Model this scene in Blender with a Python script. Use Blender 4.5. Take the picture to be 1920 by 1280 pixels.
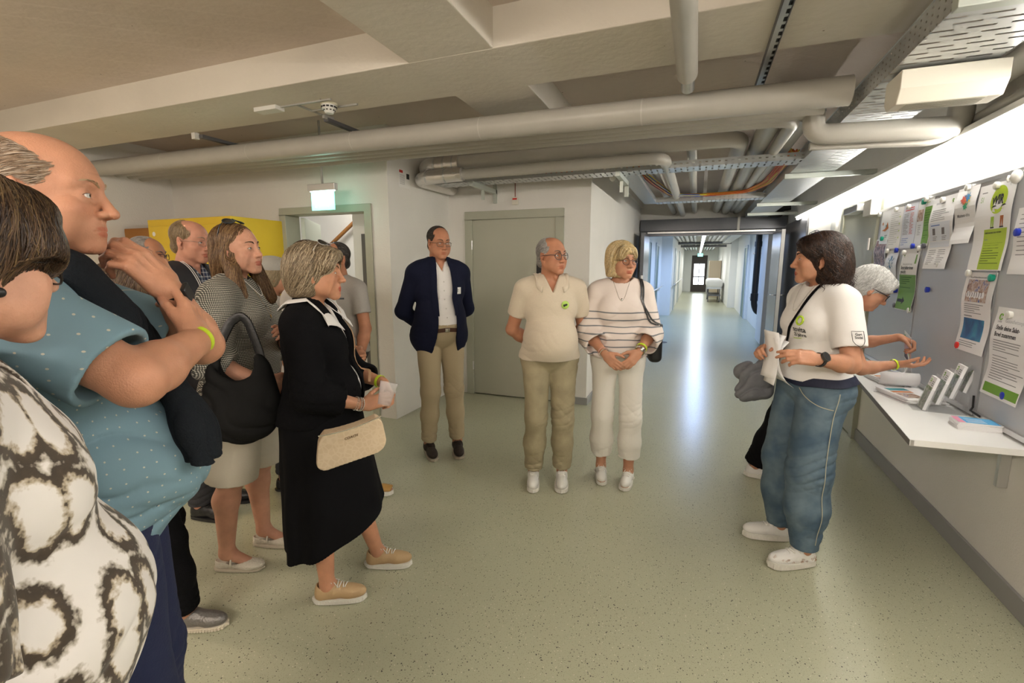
import bpy, bmesh, math, random
import numpy as np
from mathutils import Vector, Matrix, Euler, Quaternion
SC = bpy.context.scene
COL = SC.collection
for _o in list(bpy.data.objects): bpy.data.objects.remove(_o)
R = math.radians

# ------------------------------------------------------------ camera, exposure, world, large lights
cam_d = bpy.data.cameras.new('camera'); cam = bpy.data.objects.new('camera', cam_d); COL.objects.link(cam)
cam_d.sensor_width = 36.0; cam_d.lens = 889.0/1920.0*36.0; cam_d.clip_start = 0.02; cam_d.clip_end = 200
cam.location = (0, 0, 1.52); cam.rotation_euler = (R(90-9.1), 0, R(21.08)); SC.camera = cam
SC.view_settings.view_transform = 'Standard'; SC.view_settings.look = 'None'
SC.view_settings.gamma = 1.0; SC.view_settings.use_curve_mapping = False
SC.view_settings.exposure = 0.72
W = bpy.data.worlds.new('world'); SC.world = W; W.use_nodes = True
W.node_tree.nodes['Background'].inputs[0].default_value = (0.86, 0.93, 1.0, 1)
W.node_tree.nodes['Background'].inputs[1].default_value = 4.0

def area_light(name, loc, rot, sx, sy, power, color, spread=180):
    l = bpy.data.lights.new(name, 'AREA'); l.shape = 'RECTANGLE'; l.size = sx; l.size_y = sy
    l.energy = power; l.color = color; l.spread = R(spread)
    o = bpy.data.objects.new(name, l); COL.objects.link(o); o.location = loc; o.rotation_euler = rot
    o.visible_camera = False
    return o
# long line of tubes high on the right wall (hall part, continuing behind the photographer)
WARM = (1.0, 0.87, 0.75)
area_light('hall_tube_light', (1.315, 4.6, 2.21), (0, R(52), 0), 0.05, 7.2, 80, (1.0, 0.93, 0.82))
area_light('hall_tube_light_rear', (1.315, -1.2, 2.21), (0, R(52), 0), 0.05, 3.6, 34, (1.0, 0.90, 0.76))
# ceiling fittings of the same hall, behind the photographer and over the group
area_light('hall_ceiling_light', (-1.2, -1.9, 2.45), (R(68), R(0), 0), 2.4, 0.3, 48, WARM)
area_light('hall_ceiling_light_side', (-4.3, 0.4, 2.70), (0, 0, 0), 1.2, 0.2, 26, (1.0, 0.80, 0.66))
# cool fittings of the far corridor
for _y in (11.5, 14.5, 18.5, 22.5, 26.5):
    area_light('corridor_light', (0.12, _y, 2.12), (0, 0, 0), 0.10, 2.4, 25 if _y < 16 else 18,
               (0.33, 0.53, 1.0) if _y < 16 else (0.95, 0.95, 0.88))
area_light('stairwell_light', (-4.2, 4.8, 2.7), (0, 0, 0), 0.6, 0.6, 9, (1.0, 0.95, 0.88))

# ------------------------------------------------------------ materials
MATS = {}
def nt(m): return m.node_tree.nodes, m.node_tree.links
def mat(name, col, rough=0.6, metal=0.0, bump=0.0, bscale=60.0, var=0.0, vscale=4.0, sss=0.0, sheen=0.0,
        emit=None, estr=0.0, trans=0.0, alpha=1.0, ior=1.45, spec=0.5, coat=0.0, vcol=False, detail=4.0):
    if name in MATS: return MATS[name]
    m = bpy.data.materials.new(name); m.use_nodes = True; MATS[name] = m
    n, l = nt(m); b = n['Principled BSDF']
    b.inputs['Base Color'].default_value = (*col, 1); b.inputs['Roughness'].default_value = rough
    b.inputs['Metallic'].default_value = metal; b.inputs['IOR'].default_value = ior
    b.inputs['Specular IOR Level'].default_value = spec
    b.inputs['Coat Weight'].default_value = coat
    if sss: 
        b.inputs['Subsurface Weight'].default_value = sss; b.inputs['Subsurface Radius'].default_value = (1, .35, .2)
        b.inputs['Subsurface Scale'].default_value = 0.012
    if sheen: b.inputs['Sheen Weight'].default_value = sheen
    if trans: b.inputs['Transmission Weight'].default_value = trans
    if alpha < 1: b.inputs['Alpha'].default_value = alpha
    if emit: b.inputs['Emission Color'].default_value = (*emit, 1); b.inputs['Emission Strength'].default_value = estr
    tc = n.new('ShaderNodeTexCoord')
    cs = None
    if var:
        no = n.new('ShaderNodeTexNoise'); no.inputs['Scale'].default_value = vscale; no.inputs['Detail'].default_value = detail
        l.new(tc.outputs['Object'], no.inputs['Vector'])
        mr = n.new('ShaderNodeMapRange'); mr.inputs['From Min'].default_value = .3; mr.inputs['From Max'].default_value = .7
        mr.inputs['To Min'].default_value = 1-var; mr.inputs['To Max'].default_value = 1+var*.6
        l.new(no.outputs['Fac'], mr.inputs['Value'])
        mx = n.new('ShaderNodeVectorMath'); mx.operation = 'SCALE'; mx.inputs[0].default_value = col
        l.new(mr.outputs[0], mx.inputs['Scale']); l.new(mx.outputs[0], b.inputs['Base Color']); cs = mx.outputs[0]
    if vcol:
        at = n.new('ShaderNodeAttribute'); at.attribute_name = 'tint'
        mm = n.new('ShaderNodeVectorMath'); mm.operation = 'MULTIPLY'
        if cs: l.new(cs, mm.inputs[0])
        else: mm.inputs[0].default_value = col
        l.new(at.outputs['Color'], mm.inputs[1]); l.new(mm.outputs[0], b.inputs['Base Color'])
    if bump:
        no = n.new('ShaderNodeTexNoise'); no.inputs['Scale'].default_value = bscale; no.inputs['Detail'].default_value = 5
        l.new(tc.outputs['Object'], no.inputs['Vector'])
        bp = n.new('ShaderNodeBump'); bp.inputs['Strength'].default_value = bump; bp.inputs['Distance'].default_value = .01
        l.new(no.outputs['Fac'], bp.inputs['Height']); l.new(bp.outputs[0], b.inputs['Normal'])
    return m

# ------------------------------------------------------------ mesh helpers
def link(name, me, m=None, parent=None, smooth=False):
    o = bpy.data.objects.new(name, me); COL.objects.link(o)
    if m is not None and not me.materials: me.materials.append(m)
    if parent is not None: o.parent = parent
    if smooth: me.polygons.foreach_set('use_smooth', np.ones(len(me.polygons), bool))
    return o
class MB:
    """collects shapes into one mesh"""
    def __init__(s): s.v = []; s.f = []; s.mi = []; s.ms = []; s.cur = 0
    def mat(s, m):
        if m not in s.ms: s.ms.append(m)
        s.cur = s.ms.index(m); return s
    def add(s, vs, fs):
        o = len(s.v); s.v += [tuple(v) for v in vs]; s.f += [tuple(i+o for i in f) for f in fs]; s.mi += [s.cur]*len(fs); return s
    def box(s, c, d, rot=None):
        x, y, z = d[0]/2, d[1]/2, d[2]/2
        vs = [Vector((a*x, b*y, e*z)) for a in (-1, 1) for b in (-1, 1) for e in (-1, 1)]
        if rot is not None: vs = [rot @ v for v in vs]
        vs = [v+Vector(c) for v in vs]
        return s.add(vs, [(0,1,3,2),(4,6,7,5),(0,4,5,1),(2,3,7,6),(0,2,6,4),(1,5,7,3)])
    def b2(s, a, b): return s.box([(a[i]+b[i])/2 for i in range(3)], [abs(a[i]-b[i]) for i in range(3)])
    def quad(s, *p): return s.add(p, [tuple(range(len(p)))])
    def tube(s, pts, r, n=10, cap=True, closed=False, flat=None):
        pts = [Vector(p) for p in pts]; N = len(pts); rs = r if isinstance(r, (list, tuple)) else [r]*N
        up = None; rings = []
        for i, p in enumerate(pts):
            if closed: t = (pts[(i+1) % N]-pts[i-1]).normalized()
            else: t = (pts[min(i+1, N-1)]-pts[max(i-1, 0)]).normalized()
            if up is None:
                up = Vector((0, 0, 1)) if abs(t.z) < .9 else Vector((1, 0, 0))
                if flat is not None: up = Vector(flat[2])
            up = (up-t*up.dot(t)).normalized(); sd = t.cross(up)
            fa, fb = (1, 1) if flat is None else flat[:2]
            rings.append([p+(up*math.cos(2*math.pi*k/n)*fb+sd*math.sin(2*math.pi*k/n)*fa)*rs[i] for k in range(n)])
        vs = [v for g in rings for v in g]; fs = []
        for i in range(N if closed else N-1):
            j = (i+1) % N
            for k in range(n): fs.append((i*n+k, i*n+(k+1) % n, j*n+(k+1) % n, j*n+k))
        if cap and not closed: fs += [tuple(range(n))[::-1], tuple(range((N-1)*n, N*n))]
        return s.add(vs, fs)
    def cyl(s, a, b, r, n=16, r2=None): return s.tube([a, b], [r, r if r2 is None else r2], n)
    def disc(s, c, nrm, r, n=20, sx=1.0):
        nrm = Vector(nrm).normalized(); u = nrm.orthogonal().normalized() if abs(nrm.z) > .9 else Vector((0, 0, 1)); u = (u-nrm*u.dot(nrm)).normalized(); w = nrm.cross(u)
        return s.add([Vector(c)+u*r*math.cos(2*math.pi*k/n)+w*r*sx*math.sin(2*math.pi*k/n) for k in range(n)], [tuple(range(n))])
    def ball(s, c, r, n=12, m=8, rot=None):
        r = (r, r, r) if not hasattr(r, '__len__') else r; vs = []; fs = []
        for i in range(m+1):
            a = math.pi*i/m
            for k in range(n):
                b = 2*math.pi*k/n; v = Vector((r[0]*math.sin(a)*math.cos(b), r[1]*math.sin(a)*math.sin(b), r[2]*math.cos(a)))
                if rot is not None: v = rot @ v
                vs.append(v+Vector(c))
        for i in range(m):
            for k in range(n): fs.append((i*n+k, (i+1)*n+k, (i+1)*n+(k+1) % n, i*n+(k+1) % n))
        return s.add(vs, fs)
    def prism(s, poly, z0, z1, tf=None):
        """poly (x,y) list extruded z0..z1, optional transform"""
        n = len(poly); vs = [Vector((x, y, z0)) for x, y in poly]+[Vector((x, y, z1)) for x, y in poly]
        if tf is not None: vs = [tf @ v for v in vs]
        return s.add(vs, [tuple(range(n))[::-1], tuple(range(n, 2*n))]+[(i, (i+1) % n, n+(i+1) % n, n+i) for i in range(n)])
    def build(s, name, m=None, parent=None, smooth=False, bevel=0, loc=None, rot=None, weld=False, autos=None):
        me = bpy.data.meshes.new(name); me.from_pydata(s.v, [], s.f)
        if s.ms:
            for q in s.ms: me.materials.append(q)
            me.polygons.foreach_set('material_index', s.mi)
        elif m is not None: me.materials.append(m)
        bm = bmesh.new(); bm.from_mesh(me)
        if weld: bmesh.ops.remove_doubles(bm, verts=bm.verts, dist=1e-5)
        bmesh.ops.recalc_face_normals(bm, faces=bm.faces)
        if bevel:
            bmesh.ops.remove_doubles(bm, verts=bm.verts, dist=1e-6)
            ed = [e for e in bm.edges if len(e.link_faces) == 2 and e.calc_face_angle(0) > .6]
            bmesh.ops.bevel(bm, geom=ed, offset=bevel, segments=2, profile=.5, affect='EDGES', clamp_overlap=True)
        bm.to_mesh(me); bm.free()
        o = bpy.data.objects.new(name, me); COL.objects.link(o)
        if parent is not None: o.parent = parent
        if smooth: me.polygons.foreach_set('use_smooth', np.ones(len(me.polygons), bool))
        if autos is not None:
            me.polygons.foreach_set('use_smooth', np.ones(len(me.polygons), bool))
            try: me.set_sharp_from_angle(angle=R(autos))
            except Exception: pass
        if loc is not None: o.location = loc
        if rot is not None: o.rotation_euler = rot
        return o
def tag(o, label=None, cat=None, group=None, kind=None):
    if label: o['label'] = label
    if cat: o['category'] = cat
    if group: o['group'] = group
    if kind: o['kind'] = kind
    return o
def empty(name, loc=(0, 0, 0), rz=0.0, label=None, cat=None, group=None):
    o = bpy.data.objects.new(name, None); COL.objects.link(o); o.empty_display_size = .1
    o.location = loc; o.rotation_euler = (0, 0, rz); tag(o, label, cat, group); return o
def struct(o): o['kind'] = 'structure'; return o
def copy_tree(o, parent=None):
    c = o.copy(); COL.objects.link(c); c.parent = parent
    for ch in [x for x in bpy.data.objects if x.parent == o]: copy_tree(ch, c)
    return c
def arc(c, r, a0, a1, n, u=(1, 0, 0), w=(0, 0, 1)):
    u = Vector(u); w = Vector(w); c = Vector(c)
    return [c+(u*math.cos(a0+(a1-a0)*i/n)+w*math.sin(a0+(a1-a0)*i/n))*r for i in range(n+1)]
def text_mesh(name, body, size, m, parent, M, extrude=0.0002, align='LEFT', bold=0.0, sx=1.0):
    """text laid in local XY of matrix M, converted to a mesh"""
    cu = bpy.data.curves.new(name, 'FONT'); cu.body = body; cu.size = size; cu.extrude = extrude; cu.align_x = align
    cu.offset = bold; cu.resolution_u = 2; cu.space_line = .9
    t = bpy.data.objects.new('tmp', cu); COL.objects.link(t)
    dg = bpy.context.evaluated_depsgraph_get(); me = bpy.data.meshes.new_from_object(t.evaluated_get(dg))
    bpy.data.objects.remove(t); bpy.data.curves.remove(cu)
    me.name = name; me.transform(Matrix.Diagonal((sx, 1, 1, 1))); me.transform(M); me.materials.clear(); me.materials.append(m)
    o = bpy.data.objects.new(name, me); COL.objects.link(o)
    if parent is not None: o.parent = parent
    return o
# ------------------------------------------------------------ room materials
def floor_mat():
    m = bpy.data.materials.new('speckled_floor'); m.use_nodes = True; n, l = nt(m); b = n['Principled BSDF']
    tc = n.new('ShaderNodeTexCoord')
    base = (0.42, 0.425, 0.30)
    no = n.new('ShaderNodeTexNoise'); no.inputs['Scale'].default_value = 1.6; no.inputs['Detail'].default_value = 6
    l.new(tc.outputs['Object'], no.inputs['Vector'])
    r = n.new('ShaderNodeValToRGB'); r.color_ramp.elements[0].color = (base[0]*.97, base[1]*.97, base[2]*.97, 1); r.color_ramp.elements[1].color = (base[0]*1.02, base[1]*1.02, base[2]*1.02, 1)
    r.color_ramp.elements[0].position = .3; r.color_ramp.elements[1].position = .7
    l.new(no.outputs['Fac'], r.inputs[0]); col = r.outputs[0]
    for sc, th, dens, c in ((95, .20, .60, (.05, .04, .03)), (46, .14, .64, (.035, .03, .025)), (70, .15, .60, (.66, .62, .50)), (240, .26, .56, (.22, .20, .13))):
        v = n.new('ShaderNodeTexVoronoi'); v.inputs['Scale'].default_value = sc; l.new(tc.outputs['Object'], v.inputs['Vector'])
        a = n.new('ShaderNodeMath'); a.operation = 'LESS_THAN'; a.inputs[1].default_value = th; l.new(v.outputs['Distance'], a.inputs[0])
        sp = n.new('ShaderNodeSeparateColor'); l.new(v.outputs['Color'], sp.inputs[0])
        g = n.new('ShaderNodeMath'); g.operation = 'GREATER_THAN'; g.inputs[1].default_value = dens; l.new(sp.outputs[0], g.inputs[0])
        mu = n.new('ShaderNodeMath'); mu.operation = 'MULTIPLY'; l.new(a.outputs[0], mu.inputs[0]); l.new(g.outputs[0], mu.inputs[1])
        mx = n.new('ShaderNodeMix'); mx.data_type = 'RGBA'; l.new(mu.outputs[0], mx.inputs['Factor']); l.new(col, mx.inputs['A']); mx.inputs['B'].default_value = (*c, 1); col = mx.outputs['Result']
    l.new(col, b.inputs['Base Color'])
    n2 = n.new('ShaderNodeTexNoise'); n2.inputs['Scale'].default_value = 3; n2.inputs['Detail'].default_value = 5; l.new(tc.outputs['Object'], n2.inputs['Vector'])
    mr = n.new('ShaderNodeMapRange'); mr.inputs['To Min'].default_value = .27; mr.inputs['To Max'].default_value = .31; l.new(n2.outputs['Fac'], mr.inputs[0]); l.new(mr.outputs[0], b.inputs['Roughness'])
    n3 = n.new('ShaderNodeTexNoise'); n3.inputs['Scale'].default_value = 5; l.new(tc.outputs['Object'], n3.inputs['Vector'])
    bp = n.new('ShaderNodeBump'); bp.inputs['Strength'].default_value = .02; bp.inputs['Distance'].default_value = .01; l.new(n3.outputs['Fac'], bp.inputs['Height']); l.new(bp.outputs[0], b.inputs['Normal'])
    b.inputs['Specular IOR Level'].default_value = .5
    return m
def concrete_mat(name, col, boards=True):
    m = bpy.data.materials.new(name); m.use_nodes = True; n, l = nt(m); b = n['Principled BSDF']; tc = n.new('ShaderNodeTexCoord')
    no = n.new('ShaderNodeTexNoise'); no.inputs['Scale'].default_value = 1.3; no.inputs['Detail'].default_value = 8; l.new(tc.outputs['Object'], no.inputs['Vector'])
    r = n.new('ShaderNodeValToRGB'); r.color_ramp.elements[0].color = (*[c*.90 for c in col], 1); r.color_ramp.elements[1].color = (*[c*1.04 for c in col], 1)
    r.color_ramp.elements[0].position = .3; r.color_ramp.elements[1].position = .7; l.new(no.outputs['Fac'], r.inputs[0])
    v = n.new('ShaderNodeTexVoronoi'); v.inputs['Scale'].default_value = 9; l.new(tc.outputs['Object'], v.inputs['Vector'])
    a = n.new('ShaderNodeMath'); a.operation = 'LESS_THAN'; a.inputs[1].default_value = .045; l.new(v.outputs['Distance'], a.inputs[0])
    sp = n.new('ShaderNodeSeparateColor'); l.new(v.outputs['Color'], sp.inputs[0])
    g = n.new('ShaderNodeMath'); g.operation = 'GREATER_THAN'; g.inputs[1].default_value = .75; l.new(sp.outputs[1], g.inputs[0])
    mu = n.new('ShaderNodeMath'); mu.operation = 'MULTIPLY'; l.new(a.outputs[0], mu.inputs[0]); l.new(g.outputs[0], mu.inputs[1])
    mx = n.new('ShaderNodeMix'); mx.data_type = 'RGBA'; l.new(mu.outputs[0], mx.inputs['Factor']); l.new(r.outputs[0], mx.inputs['A']); mx.inputs['B'].default_value = (.2, .16, .12, 1)
    l.new(mx.outputs['Result'], b.inputs['Base Color']); b.inputs['Roughness'].default_value = .85
    n2 = n.new('ShaderNodeTexNoise'); n2.inputs['Scale'].default_value = 22; n2.inputs['Detail'].default_value = 8; l.new(tc.outputs['Object'], n2.inputs['Vector'])
    h = n2.outputs['Fac']
    if boards:
        mp = n.new('ShaderNodeMapping'); mp.inputs['Rotation'].default_value = (0, 0, R(52)); l.new(tc.outputs['Object'], mp.inputs[0])
        w = n.new('ShaderNodeTexWave'); w.inputs['Scale'].default_value = 1.9; w.inputs['Distortion'].default_value = .3; w.wave_profile = 'SAW'; l.new(mp.outputs[0], w.inputs[0])
        pw = n.new('ShaderNodeMath'); pw.operation = 'POWER'; pw.inputs[1].default_value = 18; l.new(w.outputs['Fac'], pw.inputs[0])
        ad = n.new('ShaderNodeMath'); ad.operation = 'MULTIPLY_ADD'; ad.inputs[1].default_value = -.5; l.new(pw.outputs[0], ad.inputs[0]); l.new(h, ad.inputs[2]); h = ad.outputs[0]
    bp = n.new('ShaderNodeBump'); bp.inputs['Strength'].default_value = .35; bp.inputs['Distance'].default_value = .01; l.new(h, bp.inputs['Height']); l.new(bp.outputs[0], b.inputs['Normal'])
    return m
M_floor = floor_mat()
M_slab = concrete_mat('painted_concrete_slab', (.70, .605, .535))
M_beam = concrete_mat('painted_concrete_beam', (.76, .71, .63), boards=False)
M_wall = mat('white_plaster', (.78, .76, .71), .8, bump=.25, bscale=90, var=.03, vscale=2)
M_wall2 = mat('corridor_plaster', (.82, .82, .80), .7, bump=.2, bscale=90)
M_sage = mat('sage_green_paint', (.43, .435, .345), .45, var=.03, vscale=8)
M_green = mat('dark_green_door_paint', (.10, .20, .18), .4)
M_skirt = mat('grey_vinyl_skirting', (.33, .33, .32), .5)
M_pipe = mat('grey_pvc_pipe_jacket', (.47, .45, .40), .38, var=.05, vscale=6)
M_steel = mat('galvanised_steel', (.62, .64, .65), .36, 0.85, bump=.05, bscale=120, var=.10, vscale=14)
M_steeld = mat('dark_steel', (.16, .16, .17), .45, .4)
M_alu = mat('brushed_aluminium', (.66, .66, .66), .32, .9)
M_chrome = mat('polished_chrome', (.8, .8, .8), .12, 1.0)
M_black = mat('black_plastic', (.015, .015, .016), .4)
M_gapshade = mat('door_gap_shade', (.03, .03, .03), .8)  # near-black that stands in for shade under the sage door
M_white = mat('white_plastic', (.80, .79, .75), .45)
M_cream = mat('cream_plastic', (.74, .70, .60), .5)
M_yellow = mat('yellow_locker_paint', (.72, .50, .03), .38, var=.03)
M_wood = mat('brown_handrail_wood', (.30, .13, .035), .45, var=.15, vscale=12)
M_board = mat('grey_enamel_board', (.50, .51, .53), .28, var=.02)
M_lam = mat('white_laminate', (.86, .86, .84), .35)
M_edge = mat('dark_laminate_edge', (.20, .17, .14), .5)
M_tube = mat('lit_tube_diffuser', (1, 1, 1), .5, emit=(1.0, .97, .92), estr=19)
M_tube2 = mat('lit_corridor_tube', (1, 1, 1), .5, emit=(.93, .97, 1.0), estr=7)
M_glass = mat('clear_glass', (1, 1, 1), .03, trans=1.0, ior=1.45)
M_red = mat('red_enamel', (.55, .03, .02), .4)
M_door_dark = mat('anthracite_fire_door', (.13, .135, .15), .25, .3)
M_bluepanel = mat('light_grey_panel', (.62, .66, .72), .35)

# ------------------------------------------------------------ shell
def sbox(name, a, b, m): o = MB().b2(a, b).build(name, m); struct(o); return o
sbox('floor', (-6.2, -3.2, -.1), (2.6, 31.5, 0), M_floor)
SLAB = 2.79; ZB = 2.60
sbox('ceiling', (-6.2, -3.2, SLAB), (2.6, 9.9, SLAB+.15), M_slab)
sbox('wall_right', (1.40, -3.2, 0), (1.6, 15.0, SLAB), M_wall)
sbox('wall_left', (-5.85, -3.2, 0), (-5.65, 3.85, SLAB), M_wall)
sbox('wall_rear', (-6.2, -3.2, 0), (2.0, -3.0, SLAB), M_wall)
# wall with doorway (Y=3.85) : opening x -3.98..-2.97, z 0..2.03
o = MB().b2((-5.85, 3.85, 0), (-3.99, 4.0, SLAB)).b2((-2.96, 3.85, 0), (-2.72, 5.02, SLAB)).b2((-3.99, 3.85, 2.05), (-2.96, 4.0, SLAB)).build('wall_back_left', M_wall); struct(o)
o = MB().b2((-2.72, 5.02, 0), (-2.42, 5.2, SLAB)).b2((-1.42, 5.02, 0), (-1.06, 5.2, SLAB)).b2((-2.42, 5.02, 2.05), (-1.42, 5.2, SLAB)).b2((-1.26, 5.2, 0), (-1.06, 9.6, SLAB)).build('wall_back', M_wall); struct(o)
# stairwell behind the doorway
o = MB().b2((-6.0, 5.5, 0), (-2.72, 5.65, 3.2)).b2((-6.1, 3.98, 0), (-6.0, 5.6, 3.2)).b2((-6.0, 4.0, 2.9), (-2.72, 5.6, 3.05)).b2((-2.96, 5.02, 0), (-2.72, 5.5, 3.0)).b2((-5.85, 3.98, 0), (-5.65, 4.0, 3.0)).build('wall_stairwell', M_wall); struct(o)
# lintel wall over the fire door and corridor shell
sbox('wall_over_fire_door', (-1.26, 9.6, 2.12), (1.6, 9.8, SLAB), M_wall)
o = MB().b2((-1.26, 9.6, 0), (-1.02, 15.3, 2.8)).b2((-1.26, 15.3, 0), (-.72, 30.2, 2.8)).build('wall_corridor_left', M_wall2); struct(o)
o = MB().b2((1.34, 15.0, 0), (1.6, 19.0, 2.8)).b2((1.10, 19.0, 0), (1.6, 30.2, 2.8)).build('wall_corridor_right', M_wall2); struct(o)
sbox('ceiling_corridor', (-1.3, 9.8, 2.70), (1.7, 30.4, 2.85), M_wall2)
o = MB().b2((-1.2, 30.0, 0), (-.30, 30.2, 2.8)).b2((.55, 30.0, 0), (1.5, 30.2, 2.8)).b2((-.30, 30.0, 2.1), (.55, 30.2, 2.8)).build('wall_corridor_end', M_wall2); struct(o)
# beams
o = MB().b2((-1.52, -3.0, ZB), (-1.02, 9.6, SLAB+.01)).build('trim_1', M_beam, bevel=.006); struct(o)
o = MB().b2((-5.65, 2.38, ZB-.0015), (1.40, 2.92, SLAB+.01)).build('trim_2', M_beam, bevel=.006); struct(o)
o = MB().b2((-5.65, -2.6, ZB-.001), (1.40, -2.1, SLAB+.01)).build('trim_3', M_beam); struct(o)
# skirting
o = MB().b2((1.385, -3, 0), (1.40, 4.84, .10)).b2((1.385, 5.92, 0), (1.40, 9.5, .10)).build('baseboard_right', M_skirt, bevel=.002); struct(o)
o = MB().b2((-1.42, 5.005, 0), (-1.06, 5.02, .08)).b2((-1.06, 5.005, 0), (-1.045, 9.55, .08)).build('baseboard_back', M_skirt); struct(o)
# ------------------------------------------------------------ doors
def door_leaf(name, n, verts_box, m): pass
d = empty('door_1', (-1.92, 5.0, 0)); struct(d)          # sage door in back wall
fr = MB(); 
for a, b in (((-2.50, 4.985, 0), (-2.41, 5.10, 2.03)), ((-1.43, 4.985, 0), (-1.34, 5.10, 2.03)), ((-2.50, 4.985, 2.03), (-1.34, 5.10, 2.12))): fr.b2(a, b)
def par(o, p):
    o.parent = p; o.matrix_parent_inverse = Matrix.LocRotScale(p.location, p.rotation_euler, p.scale).inverted() if p.parent is None else Matrix.Identity(4); return o
par(MB().b2((-2.42, 5.03, 0), (-1.42, 5.06, .016)).build('gap_shade_strip', M_gapshade), d)  # dark strip added as the shade in the gap below the leaf
par(fr.build('door_frame', M_sage, bevel=.004), d)
lf = par(MB().b2((-2.41, 5.005, .012), (-1.43, 5.05, 2.03)).build('door_leaf', mat('sage_door_leaf', (.45, .45, .36), .42, var=.02), bevel=.003), d)
for z in (.35, 1.75): par(MB().cyl((-2.415, 4.99, z-.05), (-2.415, 4.99, z+.05), .009).build('hinge', M_alu, smooth=False), d)
par(MB().b2((-1.64, 4.999, 1.35), (-1.50, 5.004, 1.62)).mat(M_black).b2((-1.62, 4.998, 1.56), (-1.56, 5.0, 1.565)).b2((-1.62, 4.998, 1.50), (-1.54, 5.0, 1.504)).b2((-1.62, 4.998, 1.44), (-1.55, 5.0, 1.444)).build('notice', M_white), d)
par(MB().cyl((-1.50, 5.0, 1.05), (-1.50, 4.95, 1.05), .012).tube([(-1.50, 4.955, 1.05), (-1.62, 4.955, 1.05)], .010).build('door_handle', M_alu, smooth=True), d)

d = empty('door_2', (-3.47, 3.85, 0)); struct(d)         # open doorway frame
fr = MB()
for a, b in (((-4.05, 3.83, 0), (-3.97, 4.02, 2.03)), ((-2.99, 3.83, 0), (-2.91, 4.02, 2.03)), ((-4.05, 3.83, 2.03), (-2.91, 4.02, 2.10))): fr.b2(a, b)
par(fr.build('door_frame', M_sage, bevel=.004), d)
par(MB().box((-4.19, 4.42, 1.015), (.04, .93, 2.01), Matrix.Rotation(R(33), 3, 'Z')).build('door_leaf', mat('pale_green_leaf', (.62, .68, .60), .4), bevel=.003), d)
w = MB().b2((-3.575, 4.38, 0), (-3.30, 4.43, 2.7)).build('white_panel', mat('white_panel_paint', (.88, .88, .87), .5)); struct(w); w.name = 'trim_4'  # plain white upright panel inside the left doorway
w = MB().b2((-3.435, 4.34, .42), (-3.385, 4.379, 1.86)).build('trim_5', M_steeld); struct(w)
hr = MB().tube([(-5.9, 5.42, 1.05), (-3.9, 5.42, 2.45)], .026, 10)
for t in (.15, .55, .9): p = Vector((-5.9, 5.42, 1.05)).lerp(Vector((-3.9, 5.42, 2.45)), t); hr.cyl(p, p+Vector((0, .1, -.05)), .008)
tag(hr.build('handrail', M_wood, smooth=True), 'brown wooden handrail rising along the wall inside the left doorway', 'handrail')

d = empty('door_3', (1.4, 5.4, 0)); struct(d)            # sage door in right wall
fr = MB()
for a, b in (((1.36, 4.84, 0), (1.41, 4.92, 2.03)), ((1.36, 5.84, 0), (1.41, 5.92, 2.03)), ((1.36, 4.84, 2.03), (1.41, 5.92, 2.10))): fr.b2(a, b)
par(fr.build('door_frame', M_sage, bevel=.004), d)
par(MB().b2((1.375, 4.92, .01), (1.398, 5.84, 2.03)).build('door_leaf', M_sage), d)
for z in (.42, 1.7): par(MB().cyl((1.352, 4.925, z-.05), (1.352, 4.925, z+.05), .012).build('hinge', M_alu), d)
par(MB().b2((1.26, 5.02, 1.985), (1.37, 5.42, 2.045)).build('door_closer', M_alu, bevel=.006), d)
par(MB().b2((1.30, 4.80, 1.93), (1.372, 4.99, 2.06)).build('closer_cover', M_white, bevel=.006), d)

# fire door: frame, header, two open leaves
d = empty('door_4', (.2, 9.55, 0)); struct(d)
fr = MB().b2((-1.04, 9.42, 2.15), (1.39, 9.62, 2.36)).b2((-1.04, 9.50, 2.06), (1.39, 9.62, 2.15)).b2((-1.04, 9.5, 0), (-.97, 9.62, 2.1)).b2((1.33, 9.5, 0), (1.39, 9.62, 2.1))
par(fr.build('door_frame', M_door_dark, bevel=.004), d)
par(MB().b2((-.90, 9.38, 2.10), (1.22, 9.44, 2.135)).build('closer_rail', M_alu, bevel=.004), d)
par(MB().b2((.62, 9.40, 2.14), (.66, 9.415, 2.37)).build('conduit', M_wall), d)
par(MB().b2((-.93, 8.58, .01), (-.87, 9.5, 2.08)).build('left_leaf', M_door_dark, bevel=.004), d)
par(MB().b2((1.20, 8.58, .01), (1.26, 9.5, 2.08)).build('right_leaf', M_door_dark, bevel=.004), d)
par(MB().b2((1.205, 8.572, .01), (1.255, 8.582, 2.08)).build('leaf_edge', mat('pale_edge', (.7, .7, .68), .4)), d)
h = MB()
for x0, s in ((1.20, -1), (1.26, 1)): h.cyl((x0, 8.68, 1.05), (x0+s*.06, 8.68, 1.05), .011).tube([(x0+s*.055, 8.68, 1.05), (x0+s*.055, 8.81, 1.05)], .010)
par(h.build('door_handle', M_alu, smooth=True), d)
par(MB().b2((-.902, 8.575, .95), (-.865, 8.581, 1.35)).build('lock_plate', M_alu), d)
w = MB().b2((1.375, 7.7, .0), (1.399, 9.45, 2.2)).build('trim_6', mat('dark_grey_wall_sheet', (.10, .10, .105), .3, .2)); struct(w)  # dark grey, slightly metallic sheet over this stretch of wall
w = MB().b2((.90, 3.0, 0), (1, 3, 0))
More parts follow.
